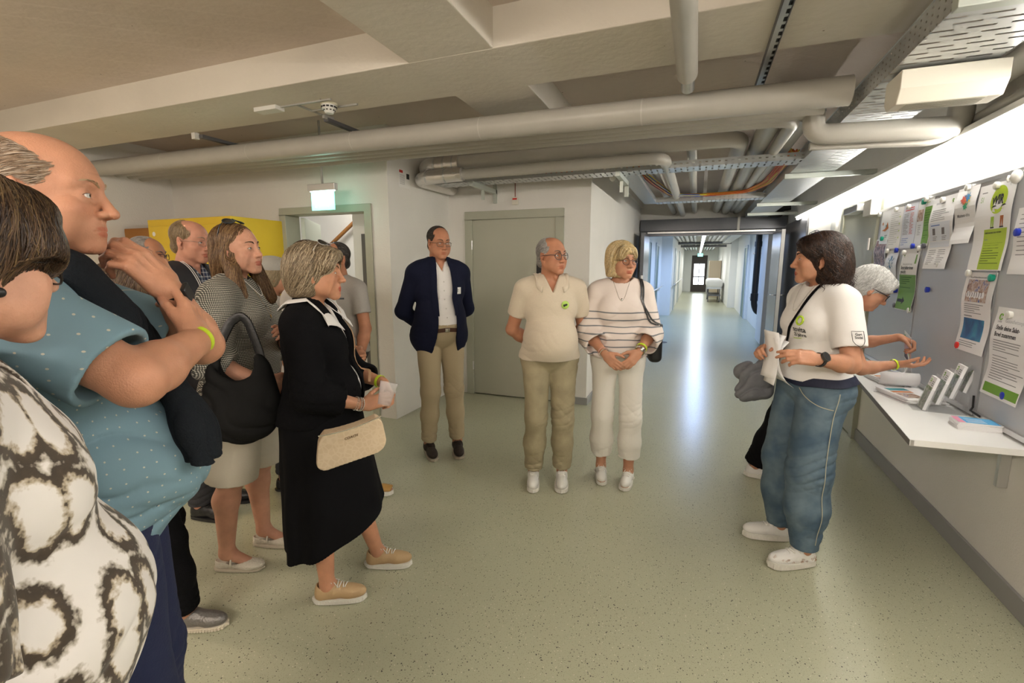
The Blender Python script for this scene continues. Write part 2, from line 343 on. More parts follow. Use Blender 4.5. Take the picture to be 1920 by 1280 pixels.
# corridor doors
def cdoor(n, x, y0, y1, s, m=M_green):
    d = empty('door_%d' % n, (x, (y0+y1)/2, 0)); struct(d)
    par(MB().b2((x, y0, 0), (x+s*.03, y0+.07, 2.03)).b2((x, y1-.07, 0), (x+s*.03, y1, 2.03)).b2((x, y0, 2.03), (x+s*.03, y1, 2.1)).build('door_frame', mat('corridor_frame', (.5, .55, .56), .4)), d)
    par(MB().b2((x, y0+.07, 0), (x+s*.015, y1-.07, 2.03)).build('door_leaf', m), d)
    return d
cdoor(5, -1.02, 10.6, 11.5, 1); cdoor(6, -1.02, 12.9, 13.8, 1); cdoor(7, -.72, 17.2, 18.2, 1, M_steel); cdoor(8, -.72, 21, 22, 1, M_steel)
cdoor(9, 1.34, 15.2, 16.1, -1)
o = MB().b2((1.18, 9.90, .05), (1.34, 10.70, 2.4)).build('wall_cabinet', M_bluepanel, bevel=.004); tag(o, 'tall pale blue-grey panelled cupboard inside the corridor on its right wall', 'cupboard')
# end door with glazing
d = empty('door_10', (.12, 30.05, 0)); struct(d)
par(MB().b2((-.30, 30.0, 0), (-.16, 30.08, 2.1)).b2((.41, 30, 0), (.55, 30.08, 2.1)).b2((-.16, 30, 1.62), (.41, 30.08, 2.1)).b2((-.16, 30, 0), (.41, 30.08, .42)).b2((.10, 30.02, .42), (.14, 30.06, 1.62)).b2((-.16, 30.02, .85), (.41, 30.06, .9)).build('door_leaf', mat('dark_brown_door', (.07, .055, .05), .5)), d)
par(MB().b2((-.16, 30.035, .42), (.41, 30.045, 1.62)).build('pane', M_glass), d)
# ------------------------------------------------------------ implicit-surface modelling (smooth unions, meshed by surface nets)
QUAL = 1.0
def vlen(x, y, z): return np.sqrt(x*x+y*y+z*z)
class Prim:
    """kind 'cone' (a,b,ra,rb,[flat axis, ratio]) | 'ell' (c,r,rot) | 'box' (c,half,round,rot) | 'fn'"""
    def __init__(s, kind, op, k, **q): s.kind = kind; s.op = op; s.k = k; s.q = q; s.bounds()
    def bounds(s):
        q = s.q
        if s.kind == 'cone':
            a, b = np.array(q['a'], float), np.array(q['b'], float); r = max(q['ra'], q['rb'])*max(1, q.get('fs', 1))
            s.lo = np.minimum(a, b)-r; s.hi = np.maximum(a, b)+r
        elif s.kind == 'ell':
            c = np.array(q['c'], float); r = max(q['r'])
            rot = q.get('rot'); 
            if rot is None: rr = np.array(q['r'], float)
            else: rr = np.sqrt(((rot*np.array(q['r'])[None, :])**2).sum(1))
            s.lo = c-rr; s.hi = c+rr
        elif s.kind == 'box':
            c = np.array(q['c'], float); h = np.array(q['h'], float); rot = q.get('rot')
            rr = h if rot is None else np.abs(rot)@h
            s.lo = c-rr; s.hi = c+rr
        else: s.lo = np.array(q['lo'], float); s.hi = np.array(q['hi'], float)
    def d(s, X, Y, Z):
        q = s.q
        if s.kind == 'cone':
            a = np.array(q['a'], np.float32); b = np.array(q['b'], np.float32); ba = b-a; L2 = float(ba@ba)+1e-12
            px, py, pz = X-a[0], Y-a[1], Z-a[2]
            t = np.clip((px*ba[0]+py*ba[1]+pz*ba[2])/L2, 0, 1)
            dx, dy, dz = px-t*ba[0], py-t*ba[1], pz-t*ba[2]
            r = q['ra']+(q['rb']-q['ra'])*t
            if 'fn' in q:      # flatten: component along axis fn scaled
                n = np.array(q['fn'], np.float32); f = q['ff']; c = dx*n[0]+dy*n[1]+dz*n[2]
                dd = np.sqrt(np.maximum(dx*dx+dy*dy+dz*dz-c*c+(c/f)**2, 1e-12))
                return (dd-r)*min(1.0, max(f, .55))
            return vlen(dx, dy, dz)-r
        if s.kind == 'ell':
            c = q['c']; r = q['r']; px, py, pz = X-c[0], Y-c[1], Z-c[2]; rot = q.get('rot')
            if rot is not None:
                px, py, pz = [px*rot[0, i]+py*rot[1, i]+pz*rot[2, i] for i in range(3)]
            k0 = vlen(px/r[0], py/r[1], pz/r[2]); k1 = vlen(px/r[0]**2, py/r[1]**2, pz/r[2]**2)
            return k0*(k0-1)/np.maximum(k1, 1e-6)
        if s.kind == 'box':
            c = q['c']; h = q['h']; rd = q.get('rd', .005); px, py, pz = X-c[0], Y-c[1], Z-c[2]; rot = q.get('rot')
            if rot is not None:
                px, py, pz = [px*rot[0, i]+py*rot[1, i]+pz*rot[2, i] for i in range(3)]
            qx, qy, qz = abs(px)-h[0]+rd, abs(py)-h[1]+rd, abs(pz)-h[2]+rd
            return vlen(np.maximum(qx, 0), np.maximum(qy, 0), np.maximum(qz, 0))+np.minimum(np.maximum(qx, np.maximum(qy, qz)), 0)-rd
        return q['f'](X, Y, Z)
def cone(a, b, ra, rb=None, k=.02, op='u', fn=None, ff=1.0):
    q = dict(a=a, b=b, ra=ra, rb=ra if rb is None else rb)
    if fn is not None: q.update(fn=tuple(Vector(fn).normalized()), ff=ff, fs=1.0 if ff <= 1 else ff)
    return Prim('cone', op, k, **q)
def ell(c, r, k=.02, op='u', rot=None): return Prim('ell', op, k, c=tuple(c), r=tuple(r), rot=rot)
def rbox(c, h, rd=.005, k=.01, op='u', rot=None): return Prim('box', op, k, c=tuple(c), h=tuple(h), rd=rd, rot=rot)
def fprim(f, lo, hi, k=.01, op='u'): return Prim('fn', op, k, f=f, lo=lo, hi=hi)
def chain(pts, rs, k=.02, op='u', fn=None, ff=1.0): return [cone(pts[i], pts[i+1], rs[i], rs[i+1], k if i == 0 else max(k, .5*min(rs[i], rs[i+1])), op, fn, ff) for i in range(len(pts)-1)]
def rotm(rx=0, ry=0, rz=0): return np.array(Euler((R(rx), R(ry), R(rz))).to_matrix())
def smin(a, b, k):
    h = np.maximum(k-np.abs(a-b), 0)/k
    return np.minimum(a, b)-h*h*k*.25
def smax(a, b, k):
    h = np.maximum(k-np.abs(a-b), 0)/k
    return np.maximum(a, b)+h*h*k*.25
def xform(prims, M):
    """prims in a local frame -> new frame (rigid + uniform scale)"""
    M = Matrix(M); sc = M.to_scale()[0]; Rm = np.array(M.to_3x3())/sc; out = []
    for p in prims:
        q = dict(p.q)
        for key in ('a', 'b', 'c'):
            if key in q: q[key] = tuple(M @ Vector(q[key]))
        for key in ('ra', 'rb', 'rd'):
            if key in q: q[key] = q[key]*sc
        if 'r' in q: q['r'] = tuple(x*sc for x in q['r'])
        if 'h' in q: q['h'] = tuple(x*sc for x in q['h'])
        if 'fn' in q: q['fn'] = tuple(Rm @ np.array(q['fn']))
        if p.kind in ('ell', 'box'):
            r0 = q.get('rot'); q['rot'] = Rm if r0 is None else Rm @ r0
        if p.kind == 'fn':
            Mi = M.inverted(); Ri = np.array(Mi.to_3x3()); ti = np.array(Mi.to_translation()); f0 = q['f']
            q['f'] = (lambda X, Y, Z, f0=f0, Ri=Ri, ti=ti, sc=sc: f0(*[X*Ri[i, 0]+Y*Ri[i, 1]+Z*Ri[i, 2]+ti[i] for i in range(3)])*sc)
            cs = [np.array(M @ Vector((x, y, z))) for x in (q['lo'][0], q['hi'][0]) for y in (q['lo'][1], q['hi'][1]) for z in (q['lo'][2], q['hi'][2])]
            q['lo'] = np.min(cs, 0); q['hi'] = np.max(cs, 0)
        out.append(Prim(p.kind, p.op, p.k*sc, **q))
    return out
def grow(prims, d, k=None):
    out = []
    for p in prims:
        q = dict(p.q)
        if 'ra' in q: q['ra'] += d; q['rb'] += d
        if 'r' in q: q['r'] = tuple(x+d for x in q['r'])
        if 'h' in q: q['h'] = tuple(x+d for x in q['h'])
        out.append(Prim(p.kind, p.op, p.k if k is None else k, **q))
    return out
_rng = np.random.RandomState(5)
_ND = _rng.normal(size=(24, 3)); _ND /= np.linalg.norm(_ND, axis=1)[:, None]; _NP = _rng.rand(24)*6.28; _NF = .7+.8*_rng.rand(24)
def noise(X, Y, Z, f, seed=0, n=5):
    s = 0
    for i in range(n):
        j = (i+seed*5) % 24; w = _ND[j]*f*_NF[j]*6.28
        s = s+np.sin(X*w[0]+Y*w[1]+Z*w[2]+_NP[j]+seed)
    return s/n*1.6
def folds(X, Y, Z, d, f, warp=.25, seed=0):
    """patches of ridged cloth folds running perpendicular to direction d, f per metre"""
    d = Vector(d).normalized()
    ph = (X*d[0]+Y*d[1]+Z*d[2])*f*3.14+9*warp*noise(X, Y, Z, 1.9, seed, 4)+1.2*noise(X, Y, Z, 4.5, seed+3, 3)
    s = 1-np.abs(np.sin(ph)); m = np.clip(.45+1.1*noise(X, Y, Z, 2.3, seed+1, 3), 0, 1.3)
    return (.35-s*s*1.1)*m
def surface_nets(F, o, h):
    S = F < 0; nx, ny, nz = F.shape
    c = np.zeros((nx-1, ny-1, nz-1), np.int8)
    for i in (0, 1):
        for j in (0, 1):
            for k in (0, 1): c += S[i:nx-1+i, j:ny-1+j, k:nz-1+k]
    act = (c > 0) & (c < 8); idx = np.argwhere(act)
    if len(idx) == 0: return np.zeros((0, 3)), np.zeros((0, 4), np.int32)
    vid = -np.ones(c.shape, np.int32); vid[act] = np.arange(len(idx))
    acc = np.zeros((len(idx), 3)); cnt = np.zeros(len(idx)); i0, j0, k0 = idx.T
    E = [((0,0,0),(1,0,0)),((0,1,0),(1,1,0)),((0,0,1),(1,0,1)),((0,1,1),(1,1,1)),((0,0,0),(0,1,0)),((1,0,0),(1,1,0)),((0,0,1),(0,1,1)),((1,0,1),(1,1,1)),
         ((0,0,0),(0,0,1)),((1,0,0),(1,0,1)),((0,1,0),(0,1,1)),((1,1,0),(1,1,1))]
    for a, b in E:
        fa = F[i0+a[0], j0+a[1], k0+a[2]]; fb = F[i0+b[0], j0+b[1], k0+b[2]]; m = (fa < 0) != (fb < 0)
        t = np.where(m, fa/np.where(m, fa-fb, 1), 0)
        for ax in range(3): acc[:, ax] += np.where(m, a[ax]+t*(b[ax]-a[ax]), 0)
        cnt += m
    V = (idx+acc/cnt[:, None])*h+np.array(o)
    Q = []
    for ax in range(3):
        sl0 = [slice(None)]*3; sl1 = [slice(None)]*3; sl0[ax] = slice(0, -1); sl1[ax] = slice(1, None)
        A = S[tuple(sl0)]; B = S[tuple(sl1)]; ch = A != B
        u, w = (ax+1) % 3, (ax+2) % 3
        e = np.argwhere(ch); ok = (e[:, u] > 0) & (e[:, w] > 0) & (e[:, u] < F.shape[u]-1) & (e[:, w] < F.shape[w]-1); e = e[ok]
        du = np.zeros(3, int); du[u] = 1; dw = np.zeros(3, int); dw[w] = 1
        q = np.stack([vid[tuple((e-du-dw).T)], vid[tuple((e-dw).T)], vid[tuple(e.T)], vid[tuple((e-du).T)]], 1)
        ins = A[tuple(e.T)]; q = np.where(ins[:, None], q, q[:, ::-1]); Q.append(q)
    return V, np.concatenate(Q)
def evalsdf(groups, lo, hi, h, post=None, kg=.004):
    lo = np.array(lo, float); hi = np.array(hi, float); n = np.ceil((hi-lo)/h).astype(int)+1
    ax = [(lo[i]+h*np.arange(n[i])).astype(np.float32) for i in range(3)]
    T = None
    if not isinstance(groups[0], (list, tuple)): groups = [groups]
    for g in groups:
        F = np.full(n, .08, np.float32)
        for p in g:
            m = p.k+3*h+.002
            i0 = np.maximum(np.floor((p.lo-m-lo)/h).astype(int), 0); i1 = np.minimum(np.ceil((p.hi+m-lo)/h).astype(int)+1, n)
            if (i1 <= i0).any(): continue
            sl = tuple(slice(a, b) for a, b in zip(i0, i1))
            d = p.d(ax[0][sl[0]][:, None, None], ax[1][sl[1]][None, :, None], ax[2][sl[2]][None, None, :])
            if p.op == 'u': F[sl] = smin(F[sl], d, p.k)
            elif p.op == 's': F[sl] = smax(F[sl], -d, p.k)
            elif p.op == 'd': F[sl] = F[sl]+d
        T = F if T is None else smin(T, F, kg)
    if post is not None: T = post(T, ax[0][:, None, None], ax[1][None, :, None], ax[2][None, None, :])
    return T.astype(np.float32) if T.dtype != np.float32 else T
def npmesh(name, V, Q, m=None, parent=None, smooth=True, colors=None):
    me = bpy.data.meshes.new(name); me.vertices.add(len(V)); me.vertices.foreach_set('co', np.asarray(V, np.float32).ravel())
    Q = np.asarray(Q, np.int32); nq, w = Q.shape
    me.loops.add(nq*w); me.loops.foreach_set('vertex_index', Q.ravel()); me.polygons.add(nq)
    me.polygons.foreach_set('loop_start', np.arange(nq, dtype=np.int32)*w)
    try: me.polygons.foreach_set('loop_total', np.full(nq, w, np.int32))
    except Exception: pass
    me.update(calc_edges=True); me.validate()
    if smooth: me.polygons.foreach_set('use_smooth', np.ones(len(me.polygons), bool))
    if colors is not None:
        a = me.color_attributes.new('tint', 'FLOAT_COLOR', 'POINT'); c = np.ones((len(V), 4), np.float32); c[:, :3] = colors; a.data.foreach_set('color', c.ravel())
    if m is not None: me.materials.append(m)
    o = bpy.data.objects.new(name, me); COL.objects.link(o)
    if parent is not None: o.parent = parent
    return o
def relax(V, Q, it=1, lam=.5):
    for _ in range(it):
        A = np.zeros_like(V); c = np.zeros(len(V))
        for a, b in ((0, 1), (1, 2), (2, 3), (3, 0)):
            np.add.at(A, Q[:, a], V[Q[:, b]]); np.add.at(A, Q[:, b], V[Q[:, a]])
            c += np.bincount(Q[:, a], minlength=len(V))+np.bincount(Q[:, b], minlength=len(V))
        V = V+lam*(A/np.maximum(c, 1)[:, None]-V)
    return V
def bbox_of(prims, m=.01):
    P = [p for p in prims if p.op == 'u']; return np.min([p.lo for p in P], 0)-m, np.max([p.hi for p in P], 0)+m
def sdfmesh(name, groups, h, m, parent=None, post=None, lo=None, hi=None, smooth_it=1, kg=.004, regions=None):
    gl = groups if isinstance(groups[0], (list, tuple)) else [groups]
    flat = [p for g in gl for p in g]
    l, u = bbox_of(flat, 3*h)
    if lo is not None: l = np.maximum(l, lo)
    if hi is not None: u = np.minimum(u, hi)
    F = evalsdf(gl, l, u, h, post, kg); V, Q = surface_nets(F, l, h); V = relax(V, Q, smooth_it, .4)
    return npmesh(name, V, Q, m, parent)
# ------------------------------------------------------------ services under the ceiling
M_inkw = mat('print_black', (.02, .02, .02), .6)
def bend(pts, r=.09, n=6):
    """round the corners of a polyline"""
    P = [Vector(p) for p in pts]; out = [P[0]]
    for i in range(1, len(P)-1):
        a, b, c = P[i-1], P[i], P[i+1]; u = (a-b).normalized(); w = (c-b).normalized(); q = min(r, (a-b).length*.45, (c-b).length*.45)
        for j in range(n+1):
            t = j/n; out.append((b+u*q)*(1-t)**2+b*2*t*(1-t)+(b+w*q)*t*t)
    return out+[P[-1]]
def pipe(label, pts, r, m=None, rb=.1, group=None, name='pipe', n=20, seams=0):
    P = bend(pts, rb); o = MB().tube(P, r, n).build(name, m or M_pipe, autos=50); tag(o, label, 'pipe', group)
    for k in range(seams):
        t = (k+1)/(seams+1); a, b = Vector(pts[0]), Vector(pts[-1]); c = a.lerp(b, t); d = (b-a).normalized()
        MB().cyl(c-d*.004, c+d*.004, r+.0012, n).build('seam', mat('pipe_seam', (.55, .53, .48), .4), o, autos=50)
    return o
pipe('thickest grey insulated pipe crossing the hall under the concrete beam', [(-5.66, 3.12, 2.475), (.70, 3.12, 2.425)], .074, seams=5)
pipe('thin grey pipe directly behind the thickest cross pipe', [(-5.66, 3.30, 2.455), (.62, 3.30, 2.40)], .034)
pipe('thin grey pipe, middle of the three slim cross pipes', [(-5.66, 3.42, 2.455), (.64, 3.42, 2.41), (.64, 3.42, 2.41)][:2], .034)
pipe('thin grey pipe, rearmost of the three slim cross pipes', [(-5.66, 3.54, 2.455), (.52, 3.54, 2.415), (.52, 9.7, 2.50)], .040, rb=.16)
pipe('grey insulated pipe leaving the silver foil elbow and turning into the corridor', [(-2.2, 4.28, 2.50), (.27, 4.28, 2.50), (.27, 9.7, 2.52)], .062, rb=.16)
pipe('slimmer grey insulated pipe below its twin, turning into the corridor on the left', [(-2.2, 4.22, 2.375), (-.30, 4.22, 2.385), (-.30, 9.7, 2.46)], .048, rb=.14)
for i, (x, r, z, lb) in enumerate(((-.46, .045, 2.50, 'leftmost grey pipe running into the corridor above the cable loop'), (-.10, .042, 2.50, 'slim grey pipe running into the corridor, just right of the hanging rod'),
                          (.42, .070, 2.50, 'broad grey pipe running into the corridor, left of its equal'), (.60, .070, 2.50, 'broad grey pipe running into the corridor beside the cable tray'))):
    pipe(lb, [(x, 4.35 if i < 2 else 3.7, z), (x, 9.7, z)], r)
pipe('vertical-ended grey pipe running from behind the photographer and dipping at the beam', [(-.105, -1.5, 2.515), (-.105, 2.84, 2.515), (-.105, 3.02, 2.60)][:2], .052, rb=.08)
pipe('dark metal stub below the end of the long ceiling pipe', [(-.105, 2.86, 2.56), (-.105, 3.02, 2.50)], .035, M_steel)
pipe('grey pipe rising, crossing below the cable tray and running forward on the right', [(.595, 3.42, 2.46), (.595, 3.42, 2.285), (1.285, 3.42, 2.265), (1.285, 3.42, 2.41), (1.285, -2.9, 2.47)], .058, rb=.075)
pipe('thin grey pipe tucked below the right-hand crossing pipe', [(.60, 3.50, 2.24), (1.22, 3.50, 2.215), (1.36, 3.50, 2.30), (1.36, -2.9, 2.36)], .026, rb=.06)
o = MB().cyl((.595, 3.42, 2.405), (.595, 3.42, 2.435), .060, 24).cyl((.595, 3.42, 2.44), (.595, 3.42, 2.452), .0595, 24).build('pipe_clamp', M_chrome, autos=40); tag(o, 'shiny steel clamp ring on top of the right-hand pipe elbow', 'pipe clamp')
pipe('black drain pipe elbow beside the corridor door head', [(1.05, 8.9, 2.33), (1.20, 8.9, 2.33), (1.20, 8.9, 2.43), (1.34, 8.9, 2.45)], .055, M_black, rb=.05)
# foil wrapped elbow
fm = mat('crinkled_foil', (.74, .72, .70), .28, .9, bump=1.0, bscale=16, detail=8)
f1 = MB().tube(bend([(-2.625, 4.98, 2.46), (-2.62, 4.28, 2.48), (-2.18, 4.28, 2.49)], .2, 8), .085, 22).build('foil_wrapped_elbow', fm, autos=60); tag(f1, 'crinkled silver foil wrapping on the upper pipe elbow above the blazer man', 'pipe wrapping')
for x in (-2.44, -2.34, -2.24): MB().cyl((x-.008, 4.28, 2.485), (x+.008, 4.28, 2.485), .088, 22).build('tape_band', M_steel, f1, autos=50)
f2 = MB().tube(bend([(-2.65, 4.98, 2.37), (-2.64, 4.20, 2.36), (-2.12, 4.20, 2.375)], .18, 8), .064, 22).build('foil_wrapped_elbow', fm, autos=60); tag(f2, 'crinkled silver foil wrapping on the lower pipe elbow above the blazer man', 'pipe wrapping')
for x in (-2.5, -2.3): MB().cyl((x-.008, 4.20, 2.37), (x+.008, 4.20, 2.37), .067, 22).build('tape_band', M_steel, f2, autos=50)

# perforated trays : material with real holes
def perf_mat(name, along, sx, sy, hx, hy, stag=True, rot=0, col=(.60, .62, .63)):
    """slots of hx*hy of each cell sx*sy (metres); along = 'xy','yz','xz' plane"""
    m = bpy.data.materials.new(name); m.use_nodes = True; n, l = nt(m); b = n['Principled BSDF']
    b.inputs['Base Color'].default_value = (*col, 1); b.inputs['Metallic'].default_value = .8; b.inputs['Roughness'].default_value = .36
    tc = n.new('ShaderNodeTexCoord'); sp = n.new('ShaderNodeSeparateXYZ'); l.new(tc.outputs['Object'], sp.inputs[0])
    def M(op, a, bb=None):
        q = n.new('ShaderNodeMath'); q.operation = op
        for i, v in enumerate((a, bb)):
            if v is None: continue
            if hasattr(v, 'node'): l.new(v, q.inputs[i])
            else: q.inputs[i].default_value = v
        return q.outputs[0]
    A = sp.outputs['XYZ'.index(along[0].upper())]; B = sp.outputs['XYZ'.index(along[1].upper())]
    rB = M('DIVIDE', M('ADD', B, 50.0), sy); row = M('FLOOR', rB); fB = M('ABSOLUTE', M('SUBTRACT', M('FRACT', rB), .5))
    off = M('MULTIPLY', M('MODULO', row, 2.0), .5 if stag else 0.0)
    fA = M('ABSOLUTE', M('SUBTRACT', M('FRACT', M('ADD', M('DIVIDE', M('ADD', A, 50.0), sx), off)), .5))
    hole = M('MULTIPLY', M('LESS_THAN', fA, hx/2), M('LESS_THAN', fB, hy/2))
    l.new(M('SUBTRACT', 1.0, hole), b.inputs['Alpha'])
    no = n.new('ShaderNodeTexNoise'); no.inputs['Scale'].default_value = 25; l.new(tc.outputs['Object'], no.inputs['Vector'])
    mr = n.new('ShaderNodeMapRange'); mr.inputs['To Min'].default_value = .28; mr.inputs['To Max'].default_value = .45; l.new(no.outputs['Fac'], mr.inputs[0]); l.new(mr.outputs[0], b.inputs['Roughness'])
    return m
PB = perf_mat('tray_bottom_slots_across', 'xy', .12, .050, .68, .26)
PBx = perf_mat('tray_bottom_slots_along', 'yx', .12, .050, .68, .26)
PS = perf_mat('tray_side_holes_y', 'yz', .050, .026, .30, .32, stag=False)
PSx = perf_mat('tray_side_holes_x', 'xz', .050, .026, .36, .30, stag=False)
def tray(label, x0, x1, y0, y1, z, h, axis):
    t = empty('cable_tray', ((x0+x1)/2, (y0+y1)/2, z), 0, label, 'cable tray'); c = Vector(t.location)
    def q(a, b, nm, m): o = MB().b2(a, b).build(nm, m, t); o.matrix_parent_inverse = Matrix.Translation(-c); return o
    q((x0, y0, z), (x1, y1, z+.0015), 'tray_bottom', PB if axis == 'y' else PBx)
    if axis == 'y': 
        for x in (x0, x1): q((x-.0008, y0, z), (x+.0008, y1, z+h), 'tray_side', PS); q((x-.004, y0, z+h-.003), (x+.004, y1, z+h), 'side_lip', M_steel)
    else:
        for y in (y0, y1): q((x0, y-.0008, z), (x1, y+.0008, z+h), 'tray_side', PSx); q((x0, y-.004, z+h-.003), (x1, y+.004, z+h), 'side_lip', M_steel)
    return t
T1 = tray('wide perforated steel cable tray running from the right foreground into the corridor', .735, 1.085, -2.5, 9.55, 2.345, .105, 'y')
tray('narrow perforated steel cable tray crossing the hall before the sage door', -2.70, .735, 4.46, 4.68, 2.345, .055, 'x')
tray('short perforated steel cable tray leading back along the corridor\'s left wall', -.72, -.56, 4.68, 6.9, 2.345, .055, 'y')
tray('perforated steel cable tray closing the loop above the corridor entrance', -.56, .735, 6.75, 6.95, 2.345, .060, 'x')
def bracket(label, a, b, th=.04):
    o = MB().b2(a, b).build('support_bracket', mat('zinc_plated', (.56, .60, .55), .45, .6), bevel=.003); tag(o, label, 'bracket', 'zinc brackets carrying the cable trays'); return o
for i, (y, lb) in enumerate(((1.98, 'zinc bracket under the wide tray nearest the photographer'), (5.1, 'zinc bracket under the wide tray behind the pipe elbow'), (7.3, 'zinc bracket under the wide tray near the corridor entrance'), (8.6, 'zinc bracket under the wide tray, last before the corridor'))):
    o = bracket(lb, (.70, y, 2.300), (1.40, y+.045, 2.343))
for x, lb in ((-2.15, 'zinc bracket holding the cross tray above the blazer man'), (-.72, 'zinc bracket holding the cross tray at the corridor corner')):
    o = MB().b2((x, 4.40, 2.30), (x+.04, 5.03, 2.343)).b2((x, 4.68, 2.2), (x+.03, 4.70, 2.30)).b2((x, 4.99, 2.2), (x+.04, 5.03, 2.5)).build('support_bracket', mat('zinc_plated', (.56, .60, .55), .45, .6)); tag(o, lb, 'bracket', 'zinc brackets carrying the cable trays')
tag(MB().b2((.02, 6.72, 2.33), (.06, 6.74, 2.79)).build('hanger_strut', M_steel), 'upright steel strut hanging the back of the cable loop from the slab', 'strut'); tag(MB().b2((-.62, 4.44, 2.33), (-.58, 4.47, 2.79)).build('hanger_strut', M_steel), 'upright steel strut hanging the corner of the cross tray near the corridor', 'strut')
# cables lying in the loop
rnd = random.Random(4); cab = [('orange', (.62, .13, .02)), ('yellow', (.62, .48, .03)), ('blue', (.03, .10, .42)), ('red', (.40, .04, .03))]
def cablebunch(label, path, cols, n, spread, cat='cables'):
    t = empty('cable_bundle', path[0], 0, label, cat); c = Vector(path[0])
    for i in range(n):
        nm, cc = cols[i % len(cols)]; off = Vector((rnd.uniform(-spread, spread), rnd.uniform(-spread, spread), rnd.uniform(0, spread*.6)))
        P = [Vector(p)+off+Vector((rnd.uniform(-.02, .02), rnd.uniform(-.02, .02), rnd.uniform(-.006, .012))) for p in path]
        o = MB().tube(bend(P, .15, 4), .006, 6).build(nm+'_cable', mat(nm+'_cable', cc, .45), t, smooth=True); o.matrix_parent_inverse = Matrix.Translation(-c)
    return t
cablebunch('yellow, blue and red cables drooping in the left side of the cable loop', [(-.62, 4.75, 2.43), (-.50, 5.6, 2.40), (-.36, 6.45, 2.385), (-.15, 6.66, 2.385), (.15, 6.72, 2.40)], [cab[1], cab[2], cab[0], cab[1], cab[3]], 14, .035)
cablebunch('thick orange cable bundle swinging out of the loop into the wide tray', [(-.2, 6.72, 2.39), (.2, 6.68, 2.385), (.52, 6.55, 2.385), (.66, 6.0, 2.40), (.69, 5.0, 2.42), (.70, 4.75, 2.46)], [cab[0], cab[0], cab[1]], 18, .035)
cablebunch('orange cable loops bulging above the cross tray', [(-2.2, 4.56, 2.38), (-1.95, 4.57, 2.40), (-1.8, 4.6, 2.46), (-1.62, 4.57, 2.42), (-1.2, 4.57, 2.38), (-.9, 4.6, 2.5), (-.6, 4.57, 2.39)], [cab[0], cab[3]], 5, .02)
# steel channel on the beam, conduits, detector, wifi box
o = MB().b2((.262, .5, 2.570), (.266, 3.5, 2.598)).b2((.304, .5, 2.570), (.308, 3.5, 2.598)).b2((.266, .5, 2.594), (.304, 3.5, 2.598)).build('mounting_rail', M_steeld)
MB().b2((.266, .5, 2.578), (.304, 3.5, 2.579)).build('slotted_web', perf_mat('rail_slots', 'yx', .070, .20, .62, .10, stag=False), o); tag(o, 'slotted steel mounting rail fixed to the ceiling beam', 'rail')
d = MB().cyl((-2.38, 2.74, 2.600), (-2.38, 2.74, 2.585), .055, 28).build('smoke_detector', mat('ivory_plastic', (.72, .68, .52), .5), autos=40); tag(d, 'round ivory smoke detector under the concrete beam', 'smoke detector')
MB().cyl((-2.38, 2.74, 2.585), (-2.38, 2.74, 2.560), .050, 28, .046).cyl((-2.38, 2.74, 2.560), (-2.38, 2.74, 2.535), .040, 28, .026).build('head', M_white, d, autos=40)
h = MB()
for i in range(12): a = i*math.pi/6; h.box((-2.38+math.cos(a)*.0475, 2.74+math.sin(a)*.0475, 2.572), (.006, .018, .010), Matrix.Rotation(a, 3, 'Z'))
for i in range(10): a = i*math.pi/5; h.box((-2.38+math.cos(a)*.036, 2.74+math.sin(a)*.036, 2.553), (.006, .012, .006), Matrix.Rotation(a, 3, 'Z'))
h.build('vent_slots', M_black, d)
o = MB().b2((-2.93, 2.62, 2.572), (-2.73, 2.70, 2.600)).build('junction_box', M_white, bevel=.003); tag(o, 'flat white rectangular box screwed under the beam left of the smoke detector', 'junction box')
o = MB().b2((-2.74, 2.66, 2.590), (-2.30, 2.675, 2.600)).b2((-2.60, 2.80, 2.588), (-2.2, 2.815, 2.600)).b2((-2.60, 2.67, 2.590), (-2.585, 2.92, 2.600)).b2((-2.585, 2.9, 2.57), (-2.565, 3.0, 2.6)).build('cable_duct', mat('grey_trunking', (.42, .41, .38), .5)); tag(o, 'thin grey cable trunking running across the beam from the white box', 'cable trunking')
o = MB().b2((-2.60, 2.93, 2.555), (-2.56, 3.9, 2.58)).build('conduit_strut', M_steeld); tag(o, 'dark steel strut hanging behind the beam above the exit sign', 'strut')
o = MB().b2((-3.9, 2.93, 2.56), (-3.86, 3.9, 2.585)).build('conduit_strut', M_steeld); tag(o, 'dark steel strut hanging behind the beam near the left wall', 'strut')
o = MB().b2((-3.95, 2.90, 2.55), (-3.91, 2.94, 2.60)).build('cable_clip', M_white); tag(o, 'small white clip on the beam edge left of the struts', 'clip')
# housing under the wide tray
p = [(0, 0), (0, .075), (.035, .130), (.150, .130), (.185, .095), (.185, 0)]
c0 = Vector((.76, 2.60, 2.335)); vs = []
H = MB(); H.prism([(a, -b) for a, b in p], 0, .36, Matrix(((0, 0, 1, c0.x), (1, 0, 0, c0.y), (0, 1, 0, c0.z), (0, 0, 0, 1))))
hs = H.build('vented_housing', M_cream, bevel=.004); tag(hs, 'cream vented plastic housing mounted under the wide cable tray', 'electrical housing')
h = MB()
for i in range(9): h.b2((.80, 2.64+i*.012, 2.2035), (1.07, 2.644+i*.012, 2.2055))
h.build('louvres', mat('louvre_grey', (.40, .38, .32), .6), hs)
MB().ball((.79, 2.63, 2.232), (.010, .007, .005), 12, 6).build('screw_cap', M_alu, hs)
